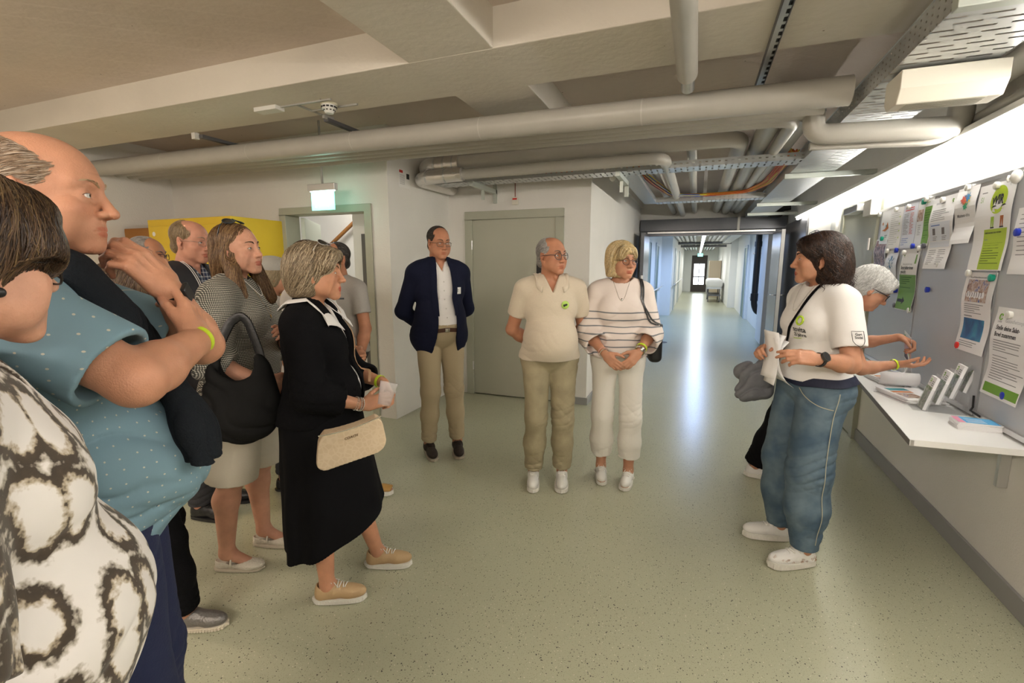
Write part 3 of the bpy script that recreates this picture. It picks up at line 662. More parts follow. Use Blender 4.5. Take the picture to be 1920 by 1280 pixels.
# tube fitting on the right wall
t = empty('tube_light', (1.36, 4.0, 2.2), 0, 'long fluorescent light line high on the right wall, glowing white', 'light'); c = Vector(t.location)
def ch(o): o.parent = t; o.matrix_parent_inverse = Matrix.Translation(-c); return o
ch(MB().b2((1.292, -2.9, 2.216), (1.398, 8.15, 2.250)).build('housing', M_white, bevel=.004))
for k in range(9): ch(MB().tube([(1.325, -2.85+k*1.22, 2.192), (1.325, -2.85+k*1.22+1.20, 2.192)], .017, 12).build('diffuser', M_tube, smooth=True))
# wall lamp, sensors, small signs
o = MB().ball((1.395, 6.28, 1.94), (.035, .11, .11), 20, 12).build('wall_lamp', mat('opal_glass', (.80, .80, .78), .25), smooth=True); tag(o, 'round opal wall lamp between the sage side door and the corridor', 'lamp')
MB().cyl((1.40, 6.28, 1.94), (1.375, 6.28, 1.94), .105, 24).build('base', M_white, o, autos=40)
o = MB().b2((-1.925, 4.985, 2.175), (-1.855, 5.02, 2.255)).build('alarm_point', M_cream, bevel=.004); tag(o, 'small cream alarm box with a red window above the sage door', 'alarm box')
MB().b2((-1.915, 4.982, 2.225), (-1.865, 4.986, 2.243)).build('red_window', M_red, o); MB().cyl((-1.89, 5.0, 2.255), (-1.89, 5.0, 2.40), .005, 8).build('feed_cable', mat('brown_cable', (.22, .06, .03), .5), o)
o = MB().ball((-.84, 5.0, 2.40), (.035, .03, .045), 16, 10).build('motion_sensor', M_white, smooth=True); tag(o, 'white dome motion sensor at the corner under the cross tray', 'sensor')
o = MB().b2((-2.7185, 4.03, 2.27), (-2.7165, 4.22, 2.44)).build('wall_notice', M_white); tag(o, 'small printed notice high on the white pillar under the foil pipes', 'notice')
h = MB().mat(M_red).b2((-2.7165, 4.04, 2.405), (-2.716, 4.10, 2.43)).mat(mat('small_print', (.35, .35, .36), .7))
for k in range(8): h.b2((-2.7165, 4.045, 2.385-k*.012), (-2.716, 4.13, 2.389-k*.012))
h.mat(M_inkw).b2((-2.7165, 4.16, 2.36), (-2.716, 4.21, 2.41)); h.build('print', None, o)
# exit sign
E = empty('exit_sign', (-3.20, 3.55, 2.0), 0, 'lit green exit sign with running figure and arrow over the left doorway', 'exit sign'); c = Vector(E.location)
def ce(o): o.parent = E; o.matrix_parent_inverse = Matrix.Translation(-c); return o
ce(MB().b2((-3.37, 3.53, 2.19), (-3.06, 3.575, 2.25)).build('lamp_housing', M_alu, bevel=.003)); ce(MB().cyl((-3.21, 3.55, 2.25), (-3.21, 3.55, 2.79), .010, 10).build('rod', mat('grey_trunking', (.42, .41, .38), .5), smooth=True))
ce(MB().b2((-3.345, 3.548, 2.02), (-3.085, 3.556, 2.19)).build('lit_panel', mat('lit_green_panel', (.1, .7, .5), .4, emit=(.22, .95, .72), estr=1.5)))
wm = mat('lit_white_symbol', (1, 1, 1), .4, emit=(1, 1, 1), estr=2.6)
a = MB(); X0 = -3.155
a.add([(X0-.045, 3.5465, 2.155), (X0+.045, 3.5465, 2.155), (X0+.045, 3.5465, 2.10), (X0, 3.5465, 2.045), (X0-.045, 3.5465, 2.10)], [(0, 1, 2, 3, 4)]); ce(a.build('arrow', wm))
a = MB(); X0 = -3.27
a.disc((X0+.004, 3.5465, 2.155), (0, 1, 0), .012, 14)
for q in (((X0-.012, 2.14), (X0+.012, 2.14), (X0+.006, 2.09), (X0-.014, 2.09)), ((X0-.014, 2.095), (X0, 2.09), (X0-.020, 2.045), (X0-.034, 2.045)), ((X0-.004, 2.095), (X0+.008, 2.09), (X0+.026, 2.06), (X0+.012, 2.05)), ((X0-.012, 2.138), (X0-.006, 2.128), (X0-.034, 2.105), (X0-.038, 2.113)), ((X0+.006, 2.138), (X0+.01, 2.128), (X0+.036, 2.118), (X0+.036, 2.128))):
    a.add([(x, 3.5465, z) for x, z in q], [(0, 1, 2, 3)])
ce(a.build('running_figure', wm))
area_light('exit_sign_light', (-3.215, 3.50, 2.185), (R(-8), 0, 0), .26, .02, 2.2, (.9, 1.0, 1.0))
ce(MB().b2((-3.35, 3.54, 2.183), (-3.08, 3.565, 2.19)).build('lamp_strip', wm))
# yellow lockers and a brown cupboard
L = empty('locker', (-4.60, 3.5, 0), 0, 'yellow metal locker unit with two doors beside the left doorway', 'locker'); c = Vector(L.location)
def cl(o): o.parent = L; o.matrix_parent_inverse = Matrix.Translation(-c); return o
cl(MB().b2((-5.18, 3.25, .05), (-4.02, 3.84, 1.97)).build('body', M_yellow, bevel=.004))
for x0, x1 in ((-5.14, -4.62), (-4.59, -4.07)):
    dr = cl(MB().b2((x0, 3.236, .10), (x1, 3.25, 1.905)).build('door', M_yellow, bevel=.003)); k = MB().cyl((x1-.05 if x0 < -5 else x0+.05, 3.236, 1.80), (x1-.05 if x0 < -5 else x0+.05, 3.222, 1.80), .016, 14).build('lock', M_alu, dr, autos=40)
    k.parent = dr
cl(MB().b2((-5.16, 3.26, 0), (-4.04, 3.8, .05)).build('plinth', M_steeld)); cl(MB().cyl((-5.08, 3.236, 1.83), (-5.08, 3.234, 1.83), .022, 16).build('round_sticker', M_white))
B = empty('cupboard', (-5.42, 3.5, 0), 0, 'orange-brown cupboard standing left of the yellow lockers', 'cupboard'); c = Vector(B.location)
def cb_(o): o.parent = B; o.matrix_parent_inverse = Matrix.Translation(-c); return o
bm2 = mat('orange_brown_laminate', (.32, .13, .018), .45, var=.05, vscale=5)
cb_(MB().b2((-5.64, 3.3, 0), (-5.20, 3.84, 1.90)).build('body', bm2, bevel=.003)); cb_(MB().b2((-5.62, 3.288, .08), (-5.22, 3.30, 1.88)).build('door', bm2)); cb_(MB().cyl((-5.26, 3.28, 1.0), (-5.26, 3.26, 1.0), .01, 10).build('knob', M_alu))
# corridor services and furniture
for i, x in enumerate((-.62, -.50, -.36, -.22, -.10, .34, .46, .60, .74)):
    pipe(['outermost left', 'second left', 'third left', 'fourth left', 'innermost left', 'innermost right', 'second right', 'third right', 'outermost right'][i]+' silver pipe on the far corridor ceiling', [(x, 9.9, 2.42), (x, 29.9, 2.42)], .045 if i % 2 else .055, mat('silver_jacket', (.55, .55, .54), .4, .6), n=12)
t2 = empty('tube_light', (.12, 18, 2.2), 0, 'line of lit ceiling tubes down the middle of the far corridor', 'light'); c2 = Vector(t2.location)
for k in range(12):
    o = MB().b2((.07, 10.3+k*1.6, 2.22), (.17, 10.3+k*1.6+1.3, 2.27)).build('housing', M_white, t2); o.matrix_parent_inverse = Matrix.Translation(-c2)
    o = MB().b2((.09, 10.35+k*1.6, 2.205), (.15, 10.3+k*1.6+1.25, 2.22)).build('diffuser', M_tube2, t2); o.matrix_parent_inverse = Matrix.Translation(-c2)
tray('dark cable tray under the far corridor ceiling on the right', .80, 1.05, 9.9, 18.8, 2.30, .07, 'y')
pipe('dark pipe across the far corridor ceiling', [(-.7, 19.0, 2.33), (1.1, 19.0, 2.33)], .05, M_steeld); pipe('second dark pipe across the far corridor ceiling', [(-.7, 22.0, 2.33), (1.1, 22.0, 2.33)], .05, M_steeld)
o = MB().tube(bend([(1.14, 10.95, 2.6), (1.14, 10.95, .72), (1.20, 10.95, .58), (1.30, 10.95, .55)], .08), .060, 16).cyl((1.14, 10.95, .95), (1.14, 10.95, .80), .075, 16).cyl((1.14, 10.95, 2.0), (1.14, 10.95, 1.90), .072, 16).build('drain_pipe', M_black, autos=50); tag(o, 'black vertical drain pipe inside the corridor on the right', 'pipe')
for z in (1.75, .85): MB().b2((1.05, 10.93, z), (1.405, 10.97, z+.02)).build('pipe_clip', M_alu, o)
for (y0, y1, x, lb) in ((10.2, 14.9, -.93, 'steel handrail along the near left corridor wall'), (15.6, 24, -.64, 'steel handrail along the far left corridor wall')):
    h = MB().tube([(x, y0, .92), (x, y1, .92)], .02, 8)
    for k in range(5): yy = y0+.2+k*(y1-y0-.4)/4; h.tube([(x, yy, .92), (x-.06, yy, .86)], .010, 6)
    tag(h.build('handrail', M_alu, smooth=True), lb, 'handrail')
bd = empty('hospital_bed', (.72, 22.5, 0), 0, 'covered bed on castors parked at the right side of the far corridor', 'bed'); c = Vector(bd.location)
def cbd(o): o.parent = bd; o.matrix_parent_inverse = Matrix.Translation(-c); return o
cbd(MB().b2((.44, 21.6, .55), (1.0, 23.6, .62)).build('frame', M_steel)); cbd(sdfmesh('cover', [[rbox((.72, 22.6, .78), (.32, 1.05, .18), .12, .01)]], .03, mat('white_bedding', (.78, .78, .78), .8), None) if 'sdfmesh' in globals() else MB().b2((.42, 21.6, .62), (1.02, 23.6, .95)).build('cover', mat('white_bedding', (.78, .78, .78), .8), bevel=.06))
cbd(MB().b2((.46, 21.7, .25), (.98, 23.5, .32)).build('under_frame', M_steeld))
for x in (.50, .94):
    for y in (21.75, 23.4): cbd(MB().b2((x-.02, y-.02, .1), (x+.02, y+.02, .56)).cyl((x-.02, y, .07), (x+.02, y, .07), .07, 12).build('castor', M_steeld))
o = MB().b2((.55, 25.0, 0), (1.08, 25.9, 1.75)).build('cupboard', mat('beige_laminate', (.55, .46, .34), .6), bevel=.01); tag(o, 'beige cupboard at the far right end of the corridor', 'cupboard')
o = MB().cyl((-.60, 9.85, .0005), (-.60, 9.85, .003), .13, 28).build('floor_cover', mat('dark_bronze', (.06, .05, .045), .4, .7), autos=40); tag(o, 'round dark floor drain cover just beyond the fire door', 'drain cover')
E2 = MB().b2((.0, 27.9, 2.0), (.26, 27.93, 2.16)).build('exit_sign', mat('lit_green_panel', (.1, .7, .5), .4, emit=(.22, .95, .72), estr=1.5)); tag(E2, 'small lit green exit sign hanging at the far end of the corridor', 'exit sign')
MB().cyl((.13, 27.91, 2.16), (.13, 27.91, 2.7), .01, 6).build('rod', M_alu, E2)
# ------------------------------------------------------------ boards, posters, counter on the right wall
XB = 1.372
Bp = [(4.80, 3.925), (3.915, 3.035), (3.025, 2.15)]
lbs = ['grey enamel pinboard panel nearest the sage side door', 'grey enamel pinboard panel in the middle of the row', 'grey enamel pinboard panel nearest the photographer']
for (y1, y0), lb in zip(Bp, lbs):
    b = MB().b2((XB, y0, .76), (1.398, y1, 1.96)).build('pinboard', M_board, bevel=.003); tag(b, lb, 'pinboard')
    MB().b2((XB-.004, y0, 1.945), (XB, y1, 1.965)).build('top_edge', M_alu, b); MB().b2((XB-.012, y0, .762), (XB, y1, .785)).build('pen_ledge', M_alu, b); MB().b2((XB-.004, y0-.003, .76), (XB, y0+.003, 1.96)).build('side_edge', M_alu, b)
M_paper = mat('white_paper', (.85, .84, .84), .7); M_paper2 = mat('glossy_paper', (.80, .80, .80), .35)
M_pg = mat('poster_green', (.33, .50, .03), .5); M_pg2 = mat('leaf_green', (.16, .34, .04), .5); M_gt = mat('grey_text', (.22, .22, .23), .7); M_lt = mat('light_text', (.48, .48, .50), .7); M_redt = mat('red_text', (.55, .05, .04), .7); M_bluet = mat('blue_text', (.05, .15, .5), .7)
PFR = Matrix(((0, 0, -1, 0), (-1, 0, 0, 0), (0, 1, 0, 0), (0, 0, 0, 1)))     # local x -> -Y, y -> +Z, z -> -X
def imgmat(name, kind):
    m = bpy.data.materials.new(name); m.use_nodes = True; n, l = nt(m); b = n['Principled BSDF']; b.inputs['Roughness'].default_value = .4
    tc = n.new('ShaderNodeTexCoord'); no = n.new('ShaderNodeTexNoise'); no.inputs['Scale'].default_value = {'sea': 9, 'crowd': 26, 'sunset': 7, 'leaves': 40, 'group': 30}[kind]; no.inputs['Detail'].default_value = 5; no.inputs['Distortion'].default_value = 1.2; l.new(tc.outputs['Object'], no.inputs['Vector'])
    r = n.new('ShaderNodeValToRGB'); e = r.color_ramp.elements; l.new(no.outputs['Fac'], r.inputs[0])
    pal = {'sea': [(.3, (.005, .05, .18)), (.5, (.01, .14, .32)), (.62, (.03, .24, .36)), (.75, (.2, .42, .5))], 'crowd': [(.3, (.12, .04, .03)), (.45, (.42, .26, .18)), (.55, (.62, .5, .42)), (.68, (.08, .1, .3))], 'sunset': [(.3, (.12, .05, .08)), (.5, (.50, .18, .20)), (.62, (.75, .38, .28)), (.75, (.85, .62, .45))],
           'leaves': [(.35, (.03, .06, .02)), (.48, (.12, .2, .06)), (.56, (.42, .4, .32)), (.66, (.15, .12, .12))], 'group': [(.35, (.05, .04, .06)), (.5, (.25, .16, .18)), (.6, (.5, .38, .36)), (.7, (.3, .06, .05))]}[kind]
    e[0].position, e[0].color = pal[0][0], (*pal[0][1], 1); e[1].position, e[1].color = pal[-1][0], (*pal[-1][1], 1)
    for p, c in pal[1:-1]: q = e.new(p); q.color = (*c, 1)
    l.new(r.outputs[0], b.inputs['Base Color']); return m
class Sheet:
    """a sheet of paper on a curved surface: local x right, y up, origin top-left; curl lifts it off the board"""
    def __init__(s, name, label, cat, yl, zt, w, h, curl=.006, skew=0.0, m=None, M=None, group=None, phase=0.0):
        s.w, s.h, s.curl, s.skew, s.ph = w, h, curl, skew, phase; s.M = M if M is not None else Matrix.Translation((XB-.002, yl, zt)) @ PFR
        s.o = s.grid(name, 0, 0, w, h, m or M_paper, None, 0.0, 8, 14); tag(s.o, label, cat, group)
    def z(s, x, y): t = -y/s.h; return .0012+s.curl*(math.sin(t*math.pi*1.5+s.ph)**2)+s.curl*.8*t*t*(.4+.6*x/s.w)
    def P(s, x, y, l=0): return s.M @ Vector((x+s.skew*(-y/s.h), y, s.z(x, y)+l))
    def grid(s, name, x0, y0, w, h, m, parent, lift, nx=3, ny=8):
        vs = [s.P(x0+w*i/nx, -(y0+h*j/ny), lift) for j in range(ny+1) for i in range(nx+1)]
        fs = [(j*(nx+1)+i, j*(nx+1)+i+1, (j+1)*(nx+1)+i+1, (j+1)*(nx+1)+i) for j in range(ny) for i in range(nx)]
        if parent is None:   # thickness
            N = len(vs); vs += [s.P(x0+w*i/nx, -(y0+h*j/ny), -.0008) for j in range(ny+1) for i in range(nx+1)]; fs += [tuple(a+N for a in f[::-1]) for f in fs]
            rim = [i for i in range(nx+1)]+[j*(nx+1)+nx for j in range(1, ny+1)]+[ny*(nx+1)+i for i in range(nx-1, -1, -1)]+[j*(nx+1) for j in range(ny-1, 0, -1)]
            fs += [(rim[k], rim[(k+1) % len(rim)], rim[(k+1) % len(rim)]+N, rim[k]+N) for k in range(len(rim))]
        return MB().add(vs, fs).build(name, m, parent)
    def rect(s, name, x, y, w, h, m, lift=.0006): return s.grid(name, x, y, w, h, m, s.o, lift)
    def lines(s, x, y, w, n, dy, m=None, hh=.0032, seed=1, jag=.25, name='text_lines'):
        r = random.Random(seed); b = MB()
        for k in range(n):
            ww = w*(1-(r.random()*jag if k % 4 != 3 else .4+.2*r.random())); yy = y+k*dy; nx = 4
            vs = [s.P(x+ww*i/nx, -(yy+j*hh), .0007) for j in (0, 1) for i in range(nx+1)]; b.add(vs, [(i, i+1, nx+2+i, nx+1+i) for i in range(nx)])
        return b.build(name, m or M_gt, s.o)
    def text(s, body, x, y, size, m=None, bold=0, sx=1.0, align='LEFT', name='text'):
        o = text_mesh(name, body, size, m or M_inkw_, s.o, Matrix.Identity(4), extrude=0, align=align, bold=bold, sx=sx)
        for v in o.data.vertices: v.co = s.P(x+v.co.x, -(y)+v.co.y, .0008)
        return o
    def poly(s, pts, m, name='figure', lift=.0009): return MB().add([s.P(a, -b, lift) for a, b in pts], [tuple(range(len(pts)))]).build(name, m, s.o)
    def disc(s, x, y, r, m, name='disc', lift=.0009, ry=None, n=28): return s.poly([(x+math.cos(2*math.pi*k/n)*r, y+math.sin(2*math.pi*k/n)*(ry or r)) for k in range(n)], m, name, lift)
    def logo(s, x, y, r):
        b = MB(); b.tube([s.P(x+math.cos(2*math.pi*k/16+.4)*r*.8, -(y+math.sin(2*math.pi*k/16+.4)*r), .0012) for k in range(15)], r*.18, 4); b.build('logo', M_pg2, s.o); s.text('novita', x-r*1.3, y+r*1.9, r*.95, M_gt, name='logo_text')
M_inkw_ = mat('print_black', (.02, .02, .02), .6)
S = Sheet('poster', 'small white sheet with an orange drawing, top left on the pinboards', 'poster', 4.73, 1.945, .19, .26, curl=.004, m=M_paper2)
S.disc(.05, .10, .012, mat('orange_print', (.6, .2, .05), .6)); S.poly([(.03, .15), (.10, .14), (.15, .09), (.17, .14), (.10, .16)], mat('orange_print', (.6, .2, .05), .6), 'drawing'); S.disc(.12, .12, .010, mat('teal_print', (.05, .3, .35), .6)); S.lines(.10, .19, .06, 2, .012, hh=.005)
S = Sheet('poster', 'photo poster of raised arms with red lettering, left edge of the pinboards', 'poster', 4.80, 1.73, .27, .30, curl=.014, m=M_paper2)
S.rect('photo', .012, .012, .245, .20, imgmat('group_photo', 'group')); S.lines(.012, .228, .17, 2, .030, M_redt, hh=.018, jag=.2)
S = Sheet('list', 'faint printed list with yellow-green marks in the top row', 'paper', 4.55, 1.945, .25, .30, curl=.003); S.lines(.03, .04, .18, 16, .015, M_lt, seed=3)
for k in range(4): S.poly([(.19, .07+k*.05), (.215, .065+k*.05), (.20, .08+k*.05)], mat('lime_print', (.5, .65, .1), .6), 'mark')
S = Sheet('list', 'printed telephone list with a red heading in the top row', 'paper', 4.295, 1.95, .235, .31, curl=.003, m=mat('bluish_paper', (.72, .74, .82), .5)); S.lines(.03, .03, .15, 2, .014, M_redt, hh=.006, jag=0); S.lines(.02, .07, .10, 15, .010, M_gt, seed=5); S.lines(.13, .07, .06, 15, .010, M_redt, seed=7); S.lines(.02, .24, .12, 4, .014, M_bluet, seed=8)
S = Sheet('flyer', 'flyer with a green right column and small photo in the top row', 'flyer', 4.055, 1.945, .225, .30, curl=.003, m=M_paper2); S.rect('green_column', .115, .05, .10, .235, M_pg2); S.rect('photo', .01, .06, .085, .075, imgmat('flyer_photo', 'crowd')); S.lines(.125, .07, .08, 12, .016, mat('dark_green_text', (.06, .16, .02), .7), seed=4); S.lines(.03, .16, .05, 6, .012); S.lines(.03, .02, .15, 1, .01, M_pg)
S = Sheet('sheet', 'glossy white sheet with a blue beetle below the faint list', 'poster', 4.52, 1.63, .225, .29, curl=.010, m=M_paper2); bm3 = mat('beetle_blue', (.02, .16, .28), .3); S.disc(.115, .095, .026, bm3, 'beetle', ry=.040); S.disc(.115, .052, .014, bm3, 'beetle_head')
lg = MB()
for sx in (-1, 1):
    for k in range(3): lg.tube([S.P(.115+sx*.02, -(.075+k*.02), .001), S.P(.115+sx*.045, -(.065+k*.026), .001), S.P(.115+sx*.050, -(.055+k*.034), .001)], .0016, 4)
lg.build('beetle_legs', bm3, S.o)
for k, t in enumerate(('Alter', 'Himmelblauer', 'Laufkaefer')): S.lines(.09-.01*k, .175+.022*k, .05+.02*(k > 0), 1, .01, M_gt, hh=.006, jag=0)
S = Sheet('poster', 'green and white poster asking for ambassadors with a black arrow', 'poster', 4.215, 1.632, .285, .42, curl=.010, skew=.008)
S.rect('green_field', .004, .175, .277, .24, M_pg2); S.text('Deine Geschichte für novita', .045, .108, .017, M_gt, sx=.8); S.text('Botschafter:innen', .020, .138, .034, bold=.0006, sx=.86); S.text('gesucht', .020, .166, .034, bold=.0006, sx=.86); S.logo(.040, .035, .010)
S.lines(.02, .19, .20, 6, .014, mat('dark_green_text', (.06, .16, .02), .7), hh=.006); S.lines(.02, .285, .20, 2, .014, mat('dark_green_text', (.06, .16, .02), .7), hh=.006)
S.poly([(.015, .345), (.10, .345), (.10, .328), (.145, .355), (.10, .382), (.10, .366), (.015, .366)], M_inkw_, 'arrow'); S.poly([(.235, .04), (.252, .04), (.258, .10), (.229, .10)], M_pg2, 'figure_trousers'); S.disc(.243, .022, .010, M_inkw_, 'figure_hat', ry=.006)
S = Sheet('notice', 'long white notice with two small portraits, right of the top row', 'notice', 3.835, 1.93, .31, .43, curl=.014, skew=.012)
S.lines(.05, .03, .12, 1, .01, M_lt, hh=.012); S.lines(.03, .075, .22, 6, .012, M_gt, seed=2); S.lines(.04, .165, .12, 1, .01, M_bluet, hh=.005); 
for x in (.06, .18): S.rect('portrait', x, .185, .035, .04, mat('portrait_grey', (.16, .13, .12), .5)); S.lines(x, .235, .06, 3, .010)
S.rect('tint', .02, .15, .26, .15, mat('pale_blue_tint', (.74, .77, .84), .6), lift=.0003); S.lines(.03, .315, .10, 8, .012, seed=4); S.lines(.16, .315, .10, 8, .012, seed=9); S.logo(.26, .035, .009)
S = Sheet('poster', 'white sheet with colourful paint-splash figures reading staff info', 'poster', 3.53, 1.95, .225, .31, curl=.012, skew=.01)
rs_ = random.Random(7)
for k, cc in enumerate(((.03, .25, .55), (.65, .06, .03), (.75, .60, .05), (.05, .40, .2), (.7, .18, .05), (.03, .25, .55), (.65, .10, .06))):
    cx_, cy_ = .115+rs_.uniform(-.03, .03), .085+rs_.uniform(-.03, .03); n_ = 14
    S.poly([(cx_+math.cos(2*math.pi*q/n_)*(.030 if q % 2 else .015)*rs_.uniform(.8, 1.2), cy_+math.sin(2*math.pi*q/n_)*(.030 if q % 2 else .015)*rs_.uniform(.8, 1.2)) for q in range(n_)], mat('splash_%d' % k, cc, .6), 'splash', .0008+.0001*k)
S.text('Mitarbeiter-Infos', .035, .165, .026, M_gt, sx=.75, bold=.0003)
S = Sheet('poster', 'large poster with WIR in a lime circle and a lime text block', 'poster', 3.30, 1.925, .315, .43, curl=.008, skew=.006)
S.disc(.195, .085, .068, mat('poster_lime', (.42, .56, .02), .5), 'lime_circle'); S.text('WIR', .140, .105, .062, bold=.003, sx=.80); S.rect('lime_field', .10, .225, .195, .20, mat('poster_lime', (.42, .56, .02), .5)); S.text('S1', .030, .085, .040, M_pg2, sx=.8, name='number'); S.lines(.03, .035, .05, 1, .01, hh=.005)
S.text('GEMEINSAM ERREICHEN WIR MEHR', .108, .247, .0105, M_inkw_, sx=.85, bold=.0003); S.lines(.11, .275, .03, 1, .01); S.lines(.11, .292, .17, 9, .0125, mat('dark_lime_text', (.12, .17, .01), .7), hh=.004)
for x, cc in ((.165, M_pg), (.245, mat('orange_print2', (.45, .14, .03), .6))):
    S.poly([(x-.012, .165), (x+.016, .165), (x+.014, .215), (x+.006, .215), (x+.003, .18), (x-.002, .215), (x-.010, .215)], cc, 'figure_trousers'); S.poly([(x-.012, .135), (x+.016, .135), (x+.016, .165), (x-.012, .165)], M_paper, 'figure_shirt'); S.disc(x+.002, .127, .010, mat('figure_face', (.75, .7, .65), .6), 'figure_head', lift=.001); S.poly([(x-.020, .122), (x+.024, .116), (x+.010, .110), (x-.008, .112)], M_inkw_, 'figure_hat', .0012); S.poly([(x-.012, .215), (x+.018, .215), (x+.020, .222), (x-.014, .222)], M_inkw_, 'figure_shoes')
S = Sheet('poster', 'white sheet with a crowd photo above a blue underwater photo', 'poster', 3.31, 1.485, .285, .415, curl=.010, skew=.012)
S.text('Wie auf Wolken-Blumen bei novita', .045, .030, .0125, sx=.85); S.rect('crowd_photo', .035, .038, .20, .115, imgmat('crowd_photo', 'crowd')); S.lines(.035, .165, .19, 5, .011); S.lines(.035, .226, .08, 1, .01, M_gt, hh=.005, jag=0); S.rect('sea_photo', .035, .24, .20, .11, imgmat('sea_photo', 'sea')); S.lines(.035, .362, .18, 3, .011)
for k in range(7): S.disc(.058+k*.024, .115+.004*(k % 2), .014, M_paper, 'letter_card', lift=.0011, ry=.016); S.poly([(.055+k*.022, .105), (.060+k*.022, .105), (.060+k*.022, .125), (.055+k*.022, .125)], M_inkw_, 'letter', .0013)
S = Sheet('poster', 'health poster with bold heading and a green footer at the right edge', 'poster', 2.975, 1.325, .30, .425, curl=.012, skew=-.012)
S.logo(.045, .045, .014); S.text('Gesundheitsangebot', .085, .068, .024, M_lt, sx=.85); S.text('Stelle deine Salat-', .030, .105, .030, bold=.0007, sx=.85); S.text('Bowl zusammen', .030, .137, .030, bold=.0007, sx=.85); S.lines(.03, .155, .25, 5, .012, seed=5); S.lines(.03, .23, .12, 1, .01); S.lines(.03, .245, .25, 9, .012, seed=6); S.rect('green_footer', .02, .365, .275, .045, M_pg2)
S = Sheet('sheet', 'white sheet cut off at the right edge of the photo beside the WIR poster', 'paper', 2.94, 1.78, .21, .30, curl=.006); S.lines(.03, .03, .15, 10, .02, seed=5)
# magnets
mg = {'white': (.72, .71, .66), 'green': (.01, .28, .18), 'blue': (.02, .04, .40), 'red': (.65, .03, .02), 'dark': (.12, .12, .14)}
MG = [('white', 4.42, 1.93, 'above the faint list'), ('white', 4.19, 1.925, 'above the telephone list'), ('white', 4.50, 1.63, 'at the corner of the beetle sheet'), ('white', 3.93, 1.63, 'at the top right of the arrow poster'), ('white', 3.69, 1.91, 'at the top of the portrait notice'), ('white', 3.41, 1.94, 'above the paint-splash sheet'), ('white', 3.13, 1.91, 'above the WIR circle'),
      ('white', 4.60, 1.44, 'below the red-lettered photo poster'), ('white', 4.53, 1.34, 'left of the green magnet under the beetle sheet'), ('white', 4.30, 1.33, 'left of the blue magnet under the beetle sheet'), ('white', 3.62, 1.52, 'at the bottom of the portrait notice'), ('white', 3.96, 1.22, 'at the bottom right of the arrow poster'), ('white', 3.27, 1.48, 'at the top left of the crowd photo sheet'), ('white', 4.765, 1.93, 'at the top left corner of the boards'), ('white', 3.92, 1.945, 'over the seam between the first two boards'), ('white', 4.17, 1.61, 'at the top left of the arrow poster'), ('white', 2.86, 1.295, 'over the heading of the health poster'),
      ('green', 4.65, 1.73, 'above the red-lettered photo poster'), ('green', 3.95, 1.93, 'above the flyer with the green column'), ('green', 3.05, 1.46, 'at the top right of the crowd photo sheet'), ('green', 4.47, 1.335, 'below the beetle sheet'),
      ('blue', 4.32, 1.63, 'between the faint list and the beetle sheet'), ('blue', 4.04, 1.65, 'at the foot of the flyer'), ('blue', 4.24, 1.34, 'right of the beetle sheet'), ('blue', 3.73, 1.37, 'alone on the middle board'), ('blue', 2.80, .925, 'on the footer of the health poster'), ('blue', 2.90, 1.67, 'at the right edge below the corner clip'),
      ('red', 3.27, 1.09, 'at the foot of the underwater photo'), ('dark', 3.87, 1.645, 'at the lower right of the flyer'), ('dark', 4.22, 1.235, 'at the lower left of the arrow poster')]
for col, y, z, wh in MG:
    o = MB().cyl((XB-.006, y, z), (XB-.022, y, z), .0165, 16, .0185).ball((XB-.022, y, z), (.004, .018, .018), 16, 6).build('magnet', mat('magnet_'+col, mg[col], .35), autos=40); tag(o, 'round %s magnet %s' % (col, wh), 'magnet', 'magnets on the pinboards')
o = MB().ball((XB-.02, 2.965, 1.925), (.018, .032, .032), 16, 10).mat(mat('magnet_blue', mg['blue'], .35)).tube([(XB-.036, 2.985, 1.935), (XB-.040, 2.99, 1.92), (XB-.036, 2.985, 1.905)], .006, 6).build('magnet_clip', None, smooth=True); o.data.materials.clear(); o.data.materials.append(M_white); o.data.materials.append(mat('magnet_blue', mg['blue'], .35)); tag(o, 'large white ball magnet with a blue mark at the top right corner', 'magnet')
# counter
ct = MB().prism([(.935, 2.535), (1.385, 2.56), (1.385, 4.75), (1.175, 4.75)], .722, .75).build('counter', M_lam); tag(ct, 'white laminate wall counter under the pinboards', 'counter')
MB().add([(.934, 2.535, .722), (1.1745, 4.75, .722), (1.1745, 4.75, .7485), (.934, 2.535, .7485)], [(0, 1, 2, 3)]).build('front_edge', M_edge, ct)
MB().b2((.938, 2.531, .722), (.95, 2.5355, .7495)).build('edge_cap', M_alu, ct)
for y in (2.75, 4.2): MB().b2((1.10, y, .68), (1.39, y+.025, .722)).b2((1.36, y, .50), (1.398, y+.025, .69)).build('support', M_alu, ct)
MB().ball((1.22, 2.72, .712), (.02, .02, .016), 12, 8).build('fixing', M_alu, ct)
o = MB().tube([(1.366, 3.06, .86), (1.365, 3.05, .80), (1.352, 3.04, .785), (1.36, 2.96, .775)], .005, 6).build('cable', M_black, smooth=True); tag(o, 'short black cable at the seam of the pinboards above the counter', 'cable')
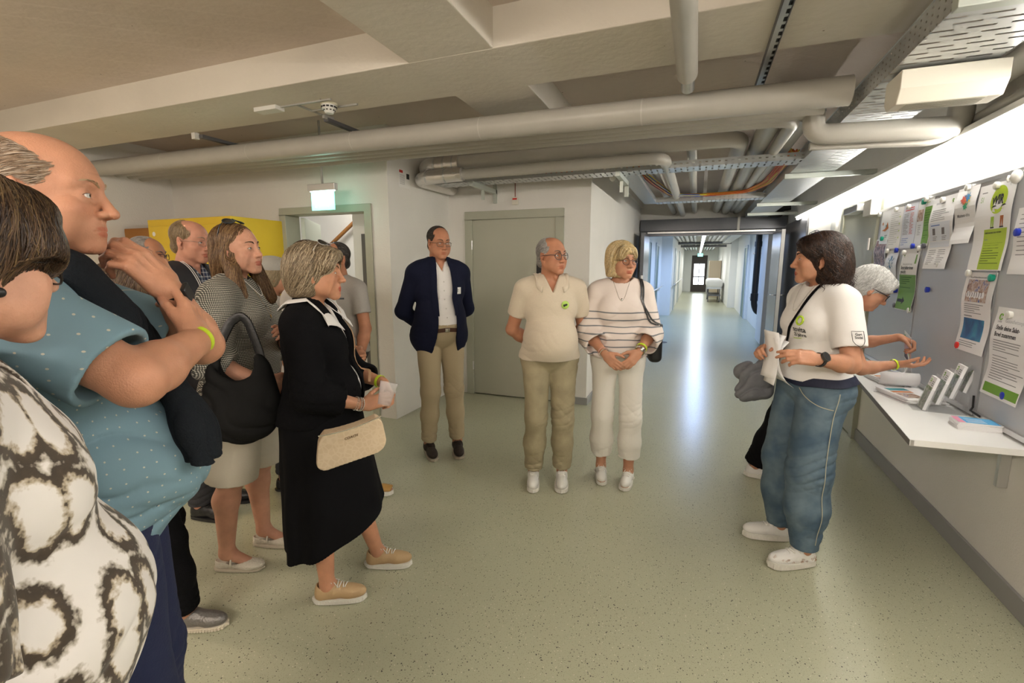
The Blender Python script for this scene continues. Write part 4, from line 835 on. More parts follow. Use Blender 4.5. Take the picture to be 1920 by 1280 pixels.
# things on the counter
mag = imgmat('magazine_cover', 'crowd')
def stack(label, c, rz, w, h, n, th, top_, nm='brochure_stack', jit=.006):
    t = empty(nm, (c[0], c[1], .75), rz, label, 'brochures'); r = random.Random(int(c[1]*100))
    for k in range(n):
        o = MB().box((r.uniform(-jit, jit), r.uniform(-jit, jit), th*(k+.5)), (w, h, th*.92), Matrix.Rotation(r.uniform(-.05, .05), 3, 'Z')).build('brochure', M_paper, t)
    z = th*n+.0006
    for x0, y0, x1, y1, m in top_: MB().b2((x0, y0, z), (x1, y1, z+.0006)).build('cover_print', m, t)
    return t
stack('low stack of colourful brochures at the far end of the counter', (1.225, 4.05), R(12), .20, .26, 5, .004, [(-.09, -.12, .02, .10, mag)])
stack('stack of brochures with brown and yellow marks beside the leaning woman\'s hand', (1.255, 3.80), R(8), .20, .28, 6, .005, [(-.09, -.10, -.02, .0, mag), (-.08, .02, 0, .05, mat('orange_print', (.6, .2, .05), .6)), (-.05, -.13, .0, -.11, mat('yellow_cable', (.62, .48, .03), .45))])
stack('fanned stack of magazines with one page curled up in front of the course display', (1.205, 3.35), R(15), .20, .27, 7, .005, [(-.09, -.12, 0, -.02, mag), (-.09, 0, .02, .03, mat('orange_print', (.6, .2, .05), .6)), (-.08, .05, .03, .10, mat('teal_print', (.05, .3, .35), .6))], jit=.014)
t = stack('thick stack of leaflets with a pink and light-blue cover near the counter\'s end', (1.285, 2.83), R(-4), .16, .105, 14, .0026, [(-.05, -.05, .075, .05, mat('sky_blue_print', (.10, .42, .75), .5)), (-.078, -.05, -.052, .05, mat('pink_print', (.80, .30, .45), .5))], jit=.002)
z = .0026*14+.0013; b = MB()
for k in range(4): b.b2((-.04, -.035+k*.018, z), (.03, -.031+k*.018, z+.0004))
b.build('cover_text', M_paper, t)
# curled page
b = MB(); rows = []
for j in range(13):
    a = j/12*3.6; rr_ = .042+.006*j/12; rows.append([Vector((1.19+x*.10, 3.52-rr_*math.sin(a)*.9-.03*j/12, .80+rr_*(1-math.cos(a))*.9-.01)) for x in (-1, 1)])
b.add([p for r_ in rows for p in r_], [(j*2, j*2+1, j*2+3, j*2+2) for j in range(12)]); o = b.build('curled_page', M_paper, smooth=True); md = o.modifiers.new('t', 'SOLIDIFY'); md.thickness = .001; tag(o, 'white page curling up from the magazine stack on the counter', 'paper')
# MBSR display
Mx = Matrix.Translation((1.315, 3.86, 1.095)) @ Matrix.Rotation(R(-6), 4, 'Y') @ Matrix.Rotation(R(-13), 4, 'Z') @ PFR
S = Sheet('display_board', 'white cardboard course display with a sunset photo leaning on the pinboard', 'display', 0, 0, .36, .34, curl=.0, M=Mx)
S.logo(.04, .035, .012); S.text('MBSR-Kurs', .085, .052, .034, bold=.0006, sx=.85); S.rect('sunset_photo', .0, .075, .36, .10, imgmat('sunset_photo', 'sunset')); S.poly([(0, .175), (0, .15), (.07, .135), (.14, .155), (.22, .12), (.30, .15), (.36, .145), (.36, .175)], mat('dune_dark', (.06, .04, .06), .6), 'dunes', .0012); S.poly([(.128, .148), (.134, .12), (.142, .12), (.146, .150)], M_inkw_, 'sitter', .0013); S.disc(.245, .13, .018, mat('poster_lime', (.42, .56, .02), .5), 'badge', lift=.0014, ry=.024)
S.lines(.02, .19, .16, 1, .01, hh=.006); S.lines(.02, .205, .13, 8, .012); S.rect('green_corner', .0, .31, .09, .03, M_pg2)
fl_ = S.rect('leaflet', .20, .21, .11, .13, M_paper2, lift=.02); S.rect('leaflet_photo', .21, .25, .09, .05, imgmat('leaflet_photo', 'sunset'), lift=.0215); S.rect('leaflet_green', .215, .285, .06, .012, mat('poster_lime', (.42, .56, .02), .5), lift=.022)
S.rect('leaflet_pocket', .195, .20, .125, .14, mat('clear_acrylic', (.9, .92, .93), .08, alpha=.15), lift=.028)
# leaflet holder: four tiers in clear acrylic
hd = empty('leaflet_holder', (1.26, 3.14, .75), R(-8), 'clear acrylic stepped holder with four rows of leaflets on the counter', 'leaflet holder')
acr = mat('clear_acrylic', (.9, .92, .93), .08, alpha=.15)
tiers = [(-.085, 0.0), (-.030, .035), (.025, .070), (.080, .105)]
lv = imgmat('leaflet_leaves', 'leaves')
for k, (dx, dz) in enumerate(tiers):
    dy = -.02+.018*k; tl = Matrix.Translation((dx, dy, dz+.004)) @ Matrix.Rotation(R(14), 4, 'Y')
    def bx_(a, b, nm, m, par_=hd):
        o = MB().b2(a, b).build(nm, m, par_); o.data.transform(tl); return o
    bx_((0, -.055, 0), (.002, .055, .115), 'acrylic_front', acr); bx_((.022, -.055, 0), (.024, .055, .20), 'acrylic_back', acr)
    for y_ in (-.055, .053): bx_((0, y_, 0), (.024, y_+.002, .12), 'acrylic_side', acr)
    lf_ = bx_((.004, -.050, .004), (.018, .050, .185), 'leaflets', M_paper); bx_((.0030, -.050, .004), (.0038, .050, .130), 'leaflet_photo', lv, hd)
    o = MB().tube([tl @ Vector((.0032, .020+math.cos(a_)*.008, .163+math.sin(a_)*.010)) for a_ in np.linspace(.3, 5.9, 12)], .0016, 4).build('logo', M_pg2, hd)
    o = MB(); 
    for q in range(3): o.b2((.0030, -.040, .158-.010*q), (.0034, -.004, .1615-.010*q))
    o.b2((.0030, .010, .144), (.0034, .032, .147)); o = o.build('leaflet_text', M_gt, hd); o.data.transform(tl)
MB().b2((-.12, -.075, 0), (.13, .09, .003)).build('acrylic_base', acr, hd); MB().b2((.10, -.06, .0), (.103, .08, .10)).build('acrylic_step', acr, hd)
# ------------------------------------------------------------ heads
def head_prims(P):
    """adult head about the point between the eyes' level at the skull centre; +Y face, +Z up"""
    f = P.get('fem', 0.0); age = P.get('age', .5); fat = P.get('fat', 0.0); nl = P.get('nose', 1.0); jw = P.get('jaw', 1.0)
    S = []
    S += [ell((0, -.018, .040), (.076, .097, .080), .01), ell((0, .022, .012), (.067, .070, .088), .03)]
    S += [ell((0, .030, -.050), (.049*jw+.008*fat, .052, .052), .03), ell((0, .070, -.097), (.021*jw, .019, .017), .024)]
    for s in (-1, 1):
        S += [cone((s*.058*jw, -.004, -.046), (s*.017, .068, -.100), .012+.008*fat, .012, .024)]
        S += [ell((s*.045, .058, -.028), (.024, .023, .022), .022)]
        S += [ell((s*(.046+.006*fat), .040, -.060), (.015+.008*fat, .028, .024+.004*age), .028)]
        S += [cone((s*.008, .085, .026), (s*.048, .064, .027), .0115-.003*f, .011-.002*f, .016)]      # brow
        S += [ell((s*.031, .096, .0015), (.0185, .018, .0125), .016, 's')]                         # socket
        S += [ell((s*.0315, .0745, .0005), (.0156, .0148, .0150), .006)]   # lids
        S += [ell((s*.0315, .0905, .0000), (.0138, .0105, P.get('eye', .0036) if not P.get('down') else .0028), .0022, 's')]
        S += [cone((s*.018, .0895, -.0115), (s*.040, .078, -.010), .003, .003, .008)] if age > .4 else []     # under-eye bag
        S += [cone((s*.021, .092, -.034), (s*.033, .080, -.064), .0014+.0012*age, .001, .008, 's')] if age > .2 else []   # nasolabial
        S += [ell((s*.0135, .098, -.036), (.0088, .011, .0078), .006), ell((s*.0065, .107, -.0405), (.0035, .006, .0030), .0025, 's')]
        S += [ell((s*.029, .080, -.0705), (.004, .004, .0025), .006, 's')]
        # ear
        er = rotm(12, 0, s*-22)
        S += [ell((s*.0790, -.010, -.006), (.0062, .0185, .0320), .006, rot=er), ell((s*.0865, -.004, -.001), (.0060, .0105, .0170), .005, 's', rot=er)]
        S += [ell((s*.0775, .002, -.034), (.005, .008, .009), .006), ell((s*.0790, .0055, -.006), (.004, .004, .007), .003)]
        S += [ell((s*.083, .050, .040), (.012, .035, .035), .03, 's')] if age > .5 else []
    S += [cone((0, .088, .014), (0, .089+.017*nl, -.030), .0072, .0098+.001*age, .011), ell((0, .092+.017*nl, -.034), (.0105, .0105, .0095), .006)]
    S += [ell((0, .072, -.066), (.033, .0215, .026), .02), cone((0, .0965, -.047), (0, .096, -.058), .0015, .0015, .006, 's')]
    lp = P.get('lips', 1.0)
    S += [cone((-.0225, .0845, -.0685), (0, .0918, -.0648), .0030*lp, .0036*lp, .003), cone((.0225, .0845, -.0685), (0, .0918, -.0648), .0030*lp, .0036*lp, .003)]
    S += [cone((-.020, .0845, -.0735), (0, .0895, -.0755), .0032*lp, .0044*lp, .003), cone((.020, .0845, -.0735), (0, .0895, -.0755), .0032*lp, .0044*lp, .003)]
    op = P.get('mouth', .0)
    S += [cone((-.026, .0870, -.0705), (0, .0985, -.0695), .0016+op, .0013+op*1.2, .0015, 's'), cone((.026, .0870, -.0705), (0, .0985, -.0695), .0016+op, .0013+op*1.2, .0015, 's')]
    S += [cone((-.012, .0965, -.0860), (.012, .0965, -.0860), .003, .003, .010, 's')]
    if age > .5 and not P.get('nowrinkle'):
        for z in (.046, .056, .066): S += [cone((-.034, .089, z), (.034, .089, z+.002), .0009, .0009, .003, 's')]
        for s in (-1, 1):
            for dz in (-4, 0, 5): S += [cone((s*.050, .074, .000+dz*.0006), (s*.062, .058, dz*.0018), .0007, .0007, .002, 's')]
    return S
def lip_tint(L, P):
    """colour per vertex in head frame: lips, cheeks, ears, brow tone"""
    x, y, z = L[:, 0], L[:, 1], L[:, 2]; c = np.ones((len(L), 3), np.float32)
    def spot(cx, cy, cz, rx, ry, rz, soft=.5):
        d = np.sqrt(((x-cx)/rx)**2+((y-cy)/ry)**2+((z-cz)/rz)**2); return np.clip((1-d)/soft+.0, 0, 1)
    li = np.maximum(spot(0, .094, -.0645, .0275, .018, .0062, .3), spot(0, .092, -.0755, .0245, .018, .0075, .3))*(y > .078)
    lc = np.array(P.get('lipcol', (.80, .52, .50)))
    c = c*(1-li[:, None])+lc*li[:, None]
    for s in (-1, 1):
        k = .5*spot(s*.045, .075, -.03, .028, .04, .024, .9); c = c*(1-k[:, None])+np.array((1.0, .82, .78))*k[:, None]
        k = .5*spot(s*.085, -.01, -.005, .02, .03, .04, .8); c = c*(1-k[:, None])+np.array((1.0, .78, .72))*k[:, None]
    k = .45*spot(0, .108, -.034, .02, .02, .016, .8); c = c*(1-k[:, None])+np.array((1.0, .78, .73))*k[:, None]
    st = P.get('stubble', 0)
    if st:
        k = st*np.clip(spot(0, .06, -.09, .065, .06, .05, .5)*(z < -.045)+spot(0, .095, -.055, .03, .02, .012, .6)*.8, 0, 1)*(1-li); c = c*(1-k[:, None])+np.array((.80, .76, .72))*k[:, None]
    return c
def evalpts(prims, P):
    P = np.asarray(P, np.float32).reshape(-1, 3); X, Y, Z = P[:, 0], P[:, 1], P[:, 2]; F = np.full(len(P), .3, np.float32)
    for p in prims:
        d = p.d(X, Y, Z)
        F = smin(F, d, p.k) if p.op == 'u' else (smax(F, -d, p.k) if p.op == 's' else F+d)
    return F
def project(prims, pts, lift=.001, it=6):
    P = np.array(pts, float).reshape(-1, 3); e = .0015
    for _ in range(it):
        f = evalpts(prims, P); g = np.stack([evalpts(prims, P+np.eye(3)[i]*e)-evalpts(prims, P-np.eye(3)[i]*e) for i in range(3)], 1)/(2*e)
        n = np.linalg.norm(g, axis=1)[:, None]+1e-6; P = P-(g/n)*((f-lift)/np.maximum(n[:, 0], .5))[:, None]
    return P[0] if np.ndim(pts) == 1 or isinstance(pts, Vector) else P
# ------------------------------------------------------------ hands
def frame(o, d, n):
    d = Vector(d).normalized(); n = Vector(n); n = (n-d*n.dot(d)).normalized(); s = d.cross(n)
    return Matrix(((s.x, d.x, n.x, o[0]), (s.y, d.y, n.y, o[1]), (s.z, d.z, n.z, o[2]), (0, 0, 0, 1)))
def hand_prims(wrist, d, n, thumb, curl=(30, 40, 25), spread=1.0, tcurl=25, sc=1.0, curls=None, tdir=None):
    """wrist point, d towards the fingers, n = out of the BACK of the hand; thumb = +1/-1 side along d x n"""
    M = frame(wrist, d, n) @ Matrix.Scale(sc, 4); P = []
    g = []
    g += [rbox((0, .045, 0), (.036, .044, .0125), .0125, .012), rbox((thumb*.014, .030, -.006), (.022, .030, .013), .012, .014), cone((0, -.01, 0), (0, .02, 0), .024, .027, .012, fn=(0, 0, 1), ff=.68)]
    bx = [.027, .0095, -.0085, -.0255]; L = [(.040, .025, .021), (.044, .028, .022), (.041, .026, .021), (.032, .020, .019)]; yb = [.084, .088, .085, .077]
    tips = []
    for i in range(4):
        cu = (curls[i] if curls else curl); a = 0.0; p = Vector((thumb*bx[i], yb[i], .001)); sp = R(4.5*spread*(1.2-i*.85))*thumb
        r0 = .0098-(.0012 if i == 3 else 0); rr = [r0, r0*.95, r0*.88, r0*.72]
        g.append(ell((p.x, p.y-.004, p.z+.003), (.0098, .012, .0098), .008))
        for j in range(3):
            a += R(cu[j]); dv = Vector((math.sin(sp)*math.cos(a), math.cos(a)*math.cos(sp), -math.sin(a)))
            q = p+dv*L[i][j]; g.append(cone(p, q, rr[j], rr[j+1], .0045)); p = q
        tips.append(M @ p)
    b = Vector((thumb*.030, .018, -.008)); td = Vector(tdir).normalized() if tdir else Vector((thumb*.62, .72, -.30)).normalized()
    if tdir: td = Vector((td.x*thumb, td.y, td.z)).normalized()
    q = b+td*.040; g.append(cone(b, q, .0155, .0118, .012)); t2 = (td+Vector((-thumb*.45, .15, -.2))*R(tcurl)*1.6).normalized(); q2 = q+t2*.031; g.append(cone(q, q2, .0112, .0100, .005))
    t3 = (t2+Vector((-thumb*.5, .1, -.25))*R(tcurl)*1.2).normalized(); q3 = q2+t3*.023; g.append(cone(q2, q3, .0100, .0078, .004)); tips.append(M @ q3)
    for x in (.02, .006, -.009): g.append(cone((thumb*x, .03, .0115), (thumb*(x*1.25), .078, .0125), .0016, .0018, .006))   # tendons
    return xform(g, M), tips
# ------------------------------------------------------------ people
class Person:
    """joints in a local frame: +Y forward, +X the person's right, Z up"""
    def __init__(s, name_label, loc, face_deg, H=1.70, **P):
        s.P = P; s.H = H; k = H/1.70; s.k = k; s.res = P.get('res', .006); s.hres = P.get('hres', .003)
        s.root = empty('person', (loc[0], loc[1], 0), R(face_deg), name_label, 'person', P.get('group'))
        g = P.get('girth', 1.0); s.g = g; f = P.get('fem', 0)
        J = dict(pelvis=(0, 0, .93), waist=(0, .0, 1.06), chest=(0, -.005, 1.25), neck=(0, -.02, 1.412), head=(0, .02, 1.575),
                 hipR=(.088, 0, .90), hipL=(-.088, 0, .90), kneeR=(.09, .02, .49), kneeL=(-.09, .02, .49), ankR=(.09, -.01, .085), ankL=(-.09, -.01, .085),
                 shR=(.172-.018*f, -.01, 1.358), shL=(-.172+.018*f, -.01, 1.358), elR=(.235, -.03, 1.06), elL=(-.235, -.03, 1.06), wrR=(.245, .05, .82), wrL=(-.245, .05, .82))
        for q, v in P.get('J', {}).items(): J[q] = v
        s.J = {a: Vector(b)*k for a, b in J.items()}
        hr = P.get('hrot', (0, 0, 0)); s.hs = P.get('hs', 1.0)*.995
        s.HM = Matrix.Translation(s.J['head']) @ Euler((R(hr[0]), R(hr[1]), R(hr[2])), 'XYZ').to_matrix().to_4x4() @ Matrix.Scale(s.hs, 4)
        s.build_prims()
    def W(s, p): return Matrix.Translation(s.root.location) @ s.root.rotation_euler.to_matrix().to_4x4() @ Vector(p)
    def build_prims(s):
        J, k, g, P = s.J, s.k, s.g, s.P; f = P.get('fem', 0); be = P.get('belly', 0); bu = P.get('bust', 0)
        lean = J['chest']-J['pelvis']
        T = []
        X = (1, 0, 0); 
        def tp(c, r, kk=.05): T.append(ell(tuple(c), r, kk))
        tp(J['pelvis']+Vector((0, -.012, -.01)), (.160*g*k+.008*f, .112*g*k, .115*k)); tp(J['waist'], ((.140-.012*f)*g*k, .100*g*k, .12*k))
        tp(J['chest'], ((.155-.012*f)*g*k, .112*g**.5*k, .17*k)); tp(J['chest']+Vector((0, -.01, .09))*k, ((.150-.012*f)*g**.5*k, .085*k, .085*k))
        if be: tp((J['waist']+J['pelvis'])*.5+Vector((0, .055+be*.5, .03)), ((.125+be*.5)*k, .10+be*.6, .135*k), .07)
        if bu:
            for sx in (-1, 1): T.append(ell(J['chest']+Vector((sx*.072, .070+bu*.8, -.01))*k, (.058+bu*.3, .048+bu*.5, .060+bu*.3), .06))
        T.append(cone(J['shL']*.75+J['neck']*.25, J['shR']*.75+J['neck']*.25, .050*k, .050*k, .05))
        for a in ('L', 'R'): T.append(cone(J['neck']+Vector((0, 0, .0)), J['sh'+a]+Vector((0, 0, -.006)), .044*k, .040*k, .05))
        for a, sx in (('L', -1), ('R', 1)): T.append(ell(J['hip'+a]+Vector((sx*.005, -.035, .0))*k, (.090*g*k, .098*g*k, .10*k), .05))
        s.torso = T
        nk = .058*k*(1-.12*f)*(1+.12*(g-1)*2)
        s.neckp = [cone(J['neck']+Vector((0, -.005, -.03)), s.HM @ Vector((0, -.012, -.045)), nk*1.08, nk*.96, .03)]
        if not f: s.neckp.append(ell(s.HM @ Vector((0, .036, -.135)), (.009, .009, .012), .015))
        th = P.get('thigh', .078)*g**.5*k; s.legs = []
        lr = dict(th=th, kn=.054*k*P.get('calf', 1), ca=.054*k*P.get('calf', 1), an=.036*k)
        for a in ('L', 'R'):
            h, kn, an = J['hip'+a], J['knee'+a], J['ank'+a]; mid = kn.lerp(an, .28)+Vector((0, -.018, 0)); 
            s.legs += [cone(h, kn, lr['th'], lr['kn'], .04), cone(kn, mid, lr['kn']*.95, lr['ca'], .03), cone(mid, an, lr['ca'], lr['an'], .03)]
        ar = P.get('arm', 1.0)*k*(g**.3)*(1-.12*f); s.ar = ar; s.arms = {}
        for a in ('L', 'R'):
            sh, el, wr = J['sh'+a], J['el'+a], J['wr'+a]; m1 = el.lerp(wr, .28)
            s.arms[a] = [cone(sh, el, .050*ar, .040*ar, .03), cone(el, m1, .040*ar, .0415*ar, .02), cone(m1, wr, .0415*ar, .0255*ar, .02)]
        s.headp = xform(head_prims(P), s.HM)
        s.tips = {}; s.hands = {}
        for a in ('L', 'R'):
            hp = P.get('hand'+a)
            if hp is None:
                dd = (s.J['wr'+a]-s.J['el'+a]); hp = dict(d=dd, n=(1 if a == 'R' else -1, .2, 0))
            hp = dict(hp); d, n = hp.pop('d'), hp.pop('n'); th = hp.pop('thumb', -1 if a == 'R' else 1)
            g2, tp_ = hand_prims(J['wr'+a], d, n, th, sc=P.get('handsc', 1.0)*k*(1-.07*f), **hp); s.hands[a] = g2; s.tips[a] = tp_
        s.feet = {}
        for a, sx in (('L', -1), ('R', 1)):
            yaw = P.get('foot'+a, -sx*-8); pit = P.get('pitch'+a, 0)
            an = J['ank'+a]; s.feet[a] = Matrix.Translation(an) @ Euler((R(pit), 0, R(-yaw*1.0)), 'XYZ').to_matrix().to_4x4() @ Matrix.Scale(k*P.get('footsc', .95), 4)
    def skin(s, mname, col, regions=('body',), skipfeet=False):
        col = (col[0]*.84, col[1]*.745, col[2]*.70); m = mat(mname, col, .50, sss=.10, bump=.16, bscale=300, var=.13, vscale=17, vcol=True, spec=.4)
        s.skinmat = m
        body = [s.torso+s.neckp+s.legs+[p for p in xform([cone((0, 0, 0), (0, .11, -.050), .032, .024, .03), ell((0, .13, -.060), (.032, .05, .016), .02)], s.feet['L'])+xform([cone((0, 0, 0), (0, .11, -.050), .032, .024, .03), ell((0, .13, -.060), (.032, .05, .016), .02)], s.feet['R'])]]
        body[0] = grow(s.torso, -.014)+s.neckp+grow(s.legs, -.003)+body[0][len(s.torso)+len(s.neckp)+len(s.legs):]
        armg = [s.arms[a]+s.hands[a] for a in ('L', 'R')]
        Vs = []; Qs = []; off = 0
        def reg(groups, lo, hi, h, sm=1):
            nonlocal off
            F = evalsdf(groups, lo, hi, h); V, Q = surface_nets(F, lo, h)
            if len(V) == 0: return
            V = relax(V, Q, sm, .35); Vs.append(V); Qs.append(Q+off); off += len(V)
        # head (fine) down to the neck, hands (fine), the rest coarse
        hz = (s.HM @ Vector((0, 0, -.150))).z
        hl, hh = bbox_of(s.headp, .012); hl[2] = min(hz, hl[2])
        tl, thh = bbox_of(s.torso, .0); hl[0] = min(hl[0], tl[0]); hl[1] = min(hl[1], tl[1]); hh[0] = max(hh[0], thh[0]); hh[1] = max(hh[1], thh[1])
        hres = s.hres
        headg = [s.headp+s.neckp+grow(s.torso, -.014)]
        reg(headg, (hl[0], hl[1], hz-2*hres), hh, hres)
        allg = [body[0]]+armg
        bl, bh = bbox_of([p for g_ in allg for p in g_], .02)
        bl[2] = max(bl[2], 0)
        if s.P.get('fine_arms'):
            # split in z-less fashion: body without arms, arms in a finer grid
            reg([body[0]], bl, (bh[0], bh[1], hz+s.res), s.res)
            ag = [p for g_ in armg for p in g_]; al, ah = bbox_of(ag, .01)
            reg(armg, al, ah, s.P['fine_arms'])
        else:
            reg([body[0]], bl, (bh[0], bh[1], hz+s.res), s.res)
            for a in ('L', 'R'):
                g_ = s.arms[a]+s.hands[a]; al, ah = bbox_of(g_, .01); reg([g_], al, ah, min(s.res, .0042))
        V = np.concatenate(Vs); Q = np.concatenate(Qs)
        Mi = np.array(s.HM.inverted()); L = V@Mi[:3, :3].T+Mi[:3, 3]
        c = lip_tint(L, s.P)
        far = (L[:, 2] < -.13); c[far] = 1
        for a in ('L', 'R'):
            for i, t in enumerate(s.tips[a]):
                dd = np.linalg.norm(V-np.array(t), axis=1); kk = np.clip(1-dd/.016, 0, 1)*.5; c = c*(1-kk[:, None])+np.array((1.0, .74, .70))*kk[:, None]
        o = npmesh('body', V, Q, m, s.root, colors=c)
        return o
    def eyes(s, iris=(.10, .06, .03), yaw=0, pitch=0, brow=(.2, .14, .09), brow_w=1.0, lashes=False):
        for sx in (-1, 1):
            e = MB(); c = Vector((sx*.0315, .0748, .0005)); r = .0138
            d = Vector((math.sin(R(yaw)), math.cos(R(yaw)), math.sin(R(pitch)))).normalized()
            e.mat(mat('eye_white', (.78, .74, .70), .15, sss=.1)).ball(c, r, 16, 12)
            u = d.orthogonal().normalized(); w = d.cross(u)
            def cap(rr, off, m, n=16):
                e.mat(m); h = math.sqrt(max(r*r-rr*rr, 0))+off
                e.add([c+d*(h+rr*.05)]+[c+d*h+(u*math.cos(2*math.pi*k/n)+w*math.sin(2*math.pi*k/n))*rr for k in range(n)], [(0, 1+k, 1+(k+1) % n) for k in range(n)])
            cap(.0072, .0002, mat('iris_%.2f' % iris[0], iris, .2)); cap(.0031, .0006, mat('pupil', (.005, .005, .005), .1))
            o = e.build('eye', None, s.root, smooth=True); o.data.transform(s.HM)
            lm_ = MB(); lw = P_l = .0007 if s.P.get('fem') else .00045
            for z_, yy in ((1, .0), (-1, .0)):
                if z_ < 0 and not s.P.get('fem'): continue
                pts = []
                for q in range(11):
                    t_ = math.pi*(q/10); x_ = math.cos(t_)*.0136; ez = (.0028 if s.P.get('down') else s.P.get('eye', .0036))*math.sin(t_)*z_*1.05
                    pts.append(s.HM @ Vector((sx*.0315+x_, .0745+math.sqrt(max(.0154**2-x_*x_-ez*ez, 1e-6))+.0002, ez)))
                lm_.tube(pts, lw if z_ > 0 else lw*.5, 4)
            lm_.build('eyelash', mat('lash_dark', (.03, .02, .015), .6), s.root)
            # eyebrow: short hairs
            b = MB(); rnd = random.Random(3+sx); P0 = []; D0 = []
            for i in range(60):
                t = i/59; x = sx*(.010+.040*t); z = .0235+.0070*math.sin(t*2.3)+rnd.uniform(-.0024, .0024)*(1.2-t*.7)
                P0.append(s.HM @ Vector((x, .094-.18*max(0, abs(x)-.006), z))); D0.append(Vector((sx*(.5+.5*t), -.35*t, .55-.9*t)).normalized()*.0072*brow_w)
            P0 = project(s.headp, np.array([list(p) for p in P0]), .0006, 4); R3 = s.HM.to_3x3()
            for p, dr in zip(P0, D0):
                p = Vector(p); dr = R3 @ dr; b.tube([p-dr*.2, p+dr*.5+R3 @ Vector((0, .0008, 0)), p+dr], [.0009*brow_w, .0008*brow_w, .0001], 3, cap=False)
            o = b.build('eyebrow', mat('brow_%.2f%.2f' % brow[:2], brow, .6), s.root)
    # -------------------------------------------------------- hair
    def hair(s, vol, cols, n=1500, seg=8, step=.012, r=.0011, flow=None, root=None, res=.004, groove=.002, gf=70, seed=1, lift=.0015, minlen=3, droop=1.0, keep=None, name='hair', wav=0.0):
        """vol: prims in head frame giving the hair volume; strands flow down over it"""
        rnd = np.random.RandomState(seed)
        def post(F, X, Y, Z):
            az = np.arctan2(X, Y+.0); return F+groove*np.sin(az*gf*.35+3*np.sin(Z*40)+2*noise(X, Y, Z, 6, 2, 3))*.6
        lo, hi = bbox_of(vol, .012); F = evalsdf(vol, lo, hi, res, post); V, Q = surface_nets(F, lo, res); V = relax(V, Q, 1, .4)
        mats = [mat('%s_%d_%s' % (name, i, s.root.name), c, .42, spec=.5, var=.25, vscale=90) for i, c in enumerate(cols)]
        VV = [V]; QQ = [Q]; MI = [np.zeros(len(Q), np.int32)]; off = len(V)
        if n:
            F2 = evalsdf(vol, lo, hi, res); gx, gy, gz = np.gradient(F2, res)
            def samp(A, p):
                q = (p-lo)/res; q = np.clip(q, 0, np.array(A.shape)-1.001); i = q.astype(int); fr = q-i; i1 = i+1; o_ = 0
                for a in (0, 1):
                    for b in (0, 1):
                        for c in (0, 1):
                            w = (fr[:, 0] if a else 1-fr[:, 0])*(fr[:, 1] if b else 1-fr[:, 1])*(fr[:, 2] if c else 1-fr[:, 2])
                            o_ = o_+w*A[(i1 if a else i)[:, 0], (i1 if b else i)[:, 1], (i1 if c else i)[:, 2]]
                return o_
            cand = V[rnd.randint(0, len(V), n*2)]
            if root is not None: cand = cand[root(cand[:, 0], cand[:, 1], cand[:, 2])]
            cand = cand[:n]; N = len(cand)
            if N:
                p = cand.copy(); pts = [p.copy()]; ph = rnd.rand(N)*6.28; jit = rnd.normal(size=(N, 3))*.12
                for k in range(seg):
                    g = np.stack([samp(gx, p), samp(gy, p), samp(gz, p)], 1); g /= np.linalg.norm(g, axis=1)[:, None]+1e-9
                    d = flow(p) if flow is not None else np.tile(np.array([0, 0, -1.]), (N, 1))
                    d = d+jit+wav*np.stack([np.sin(ph+k*1.3), np.cos(ph*1.7+k*1.1), 0*ph], 1)
                    d = d-g*(d*g).sum(1)[:, None]; d /= np.linalg.norm(d, axis=1)[:, None]+1e-9
                    p = p+d*step*(.75+.5*rnd.rand(N))[:, None]
                    dist = samp(F2, p); g = np.stack([samp(gx, p), samp(gy, p), samp(gz, p)], 1)
                    p = p-g*(dist-lift*(1+.8*np.sin(ph)))[:, None]
                    pts.append(p.copy())
                pts = np.stack(pts, 1)      # N,seg+1,3
                t = np.gradient(pts, axis=1); t /= np.linalg.norm(t, axis=2)[:, :, None]+1e-9
                rad = pts.copy(); rad[:, :, 2] *= .3; rad /= np.linalg.norm(rad, axis=2)[:, :, None]+1e-9
                u = np.cross(t, rad); u /= np.linalg.norm(u, axis=2)[:, :, None]+1e-9; w = np.cross(u, t)
                prof = np.sin(np.linspace(.35, 3.05, seg+1))**.6*r
                prof = prof[None, :, None]*(.6+.8*rnd.rand(N))[:, None, None]
                ring = np.stack([pts+(u*math.cos(a)*1.9+w*math.sin(a)*.8)*prof for a in (0, 2.09, 4.19)], 2)   # N,seg+1,3,3
                VV.append(ring.reshape(-1, 3)); base = np.arange(N)[:, None]*(seg+1)*3+off
                qs = []
                for k in range(seg):
                    for a in range(3):
                        b = (a+1) % 3; qs.append(np.concatenate([base+k*3+a, base+k*3+b, base+(k+1)*3+b, base+(k+1)*3+a], 1))
                qq = np.stack(qs, 1).reshape(-1, 4); QQ.append(qq); MI.append(np.repeat(rnd.randint(0, len(cols), N), seg*3).astype(np.int32))
        V = np.concatenate(VV); Q = np.concatenate(QQ); M = np.array(s.HM); V = V@M[:3, :3].T+M[:3, 3]
        o = npmesh(name, V, Q, None, s.root)
        for m in mats: o.data.materials.append(m)
        o.data.polygons.foreach_set('material_index', np.concatenate(MI)); 
        return o
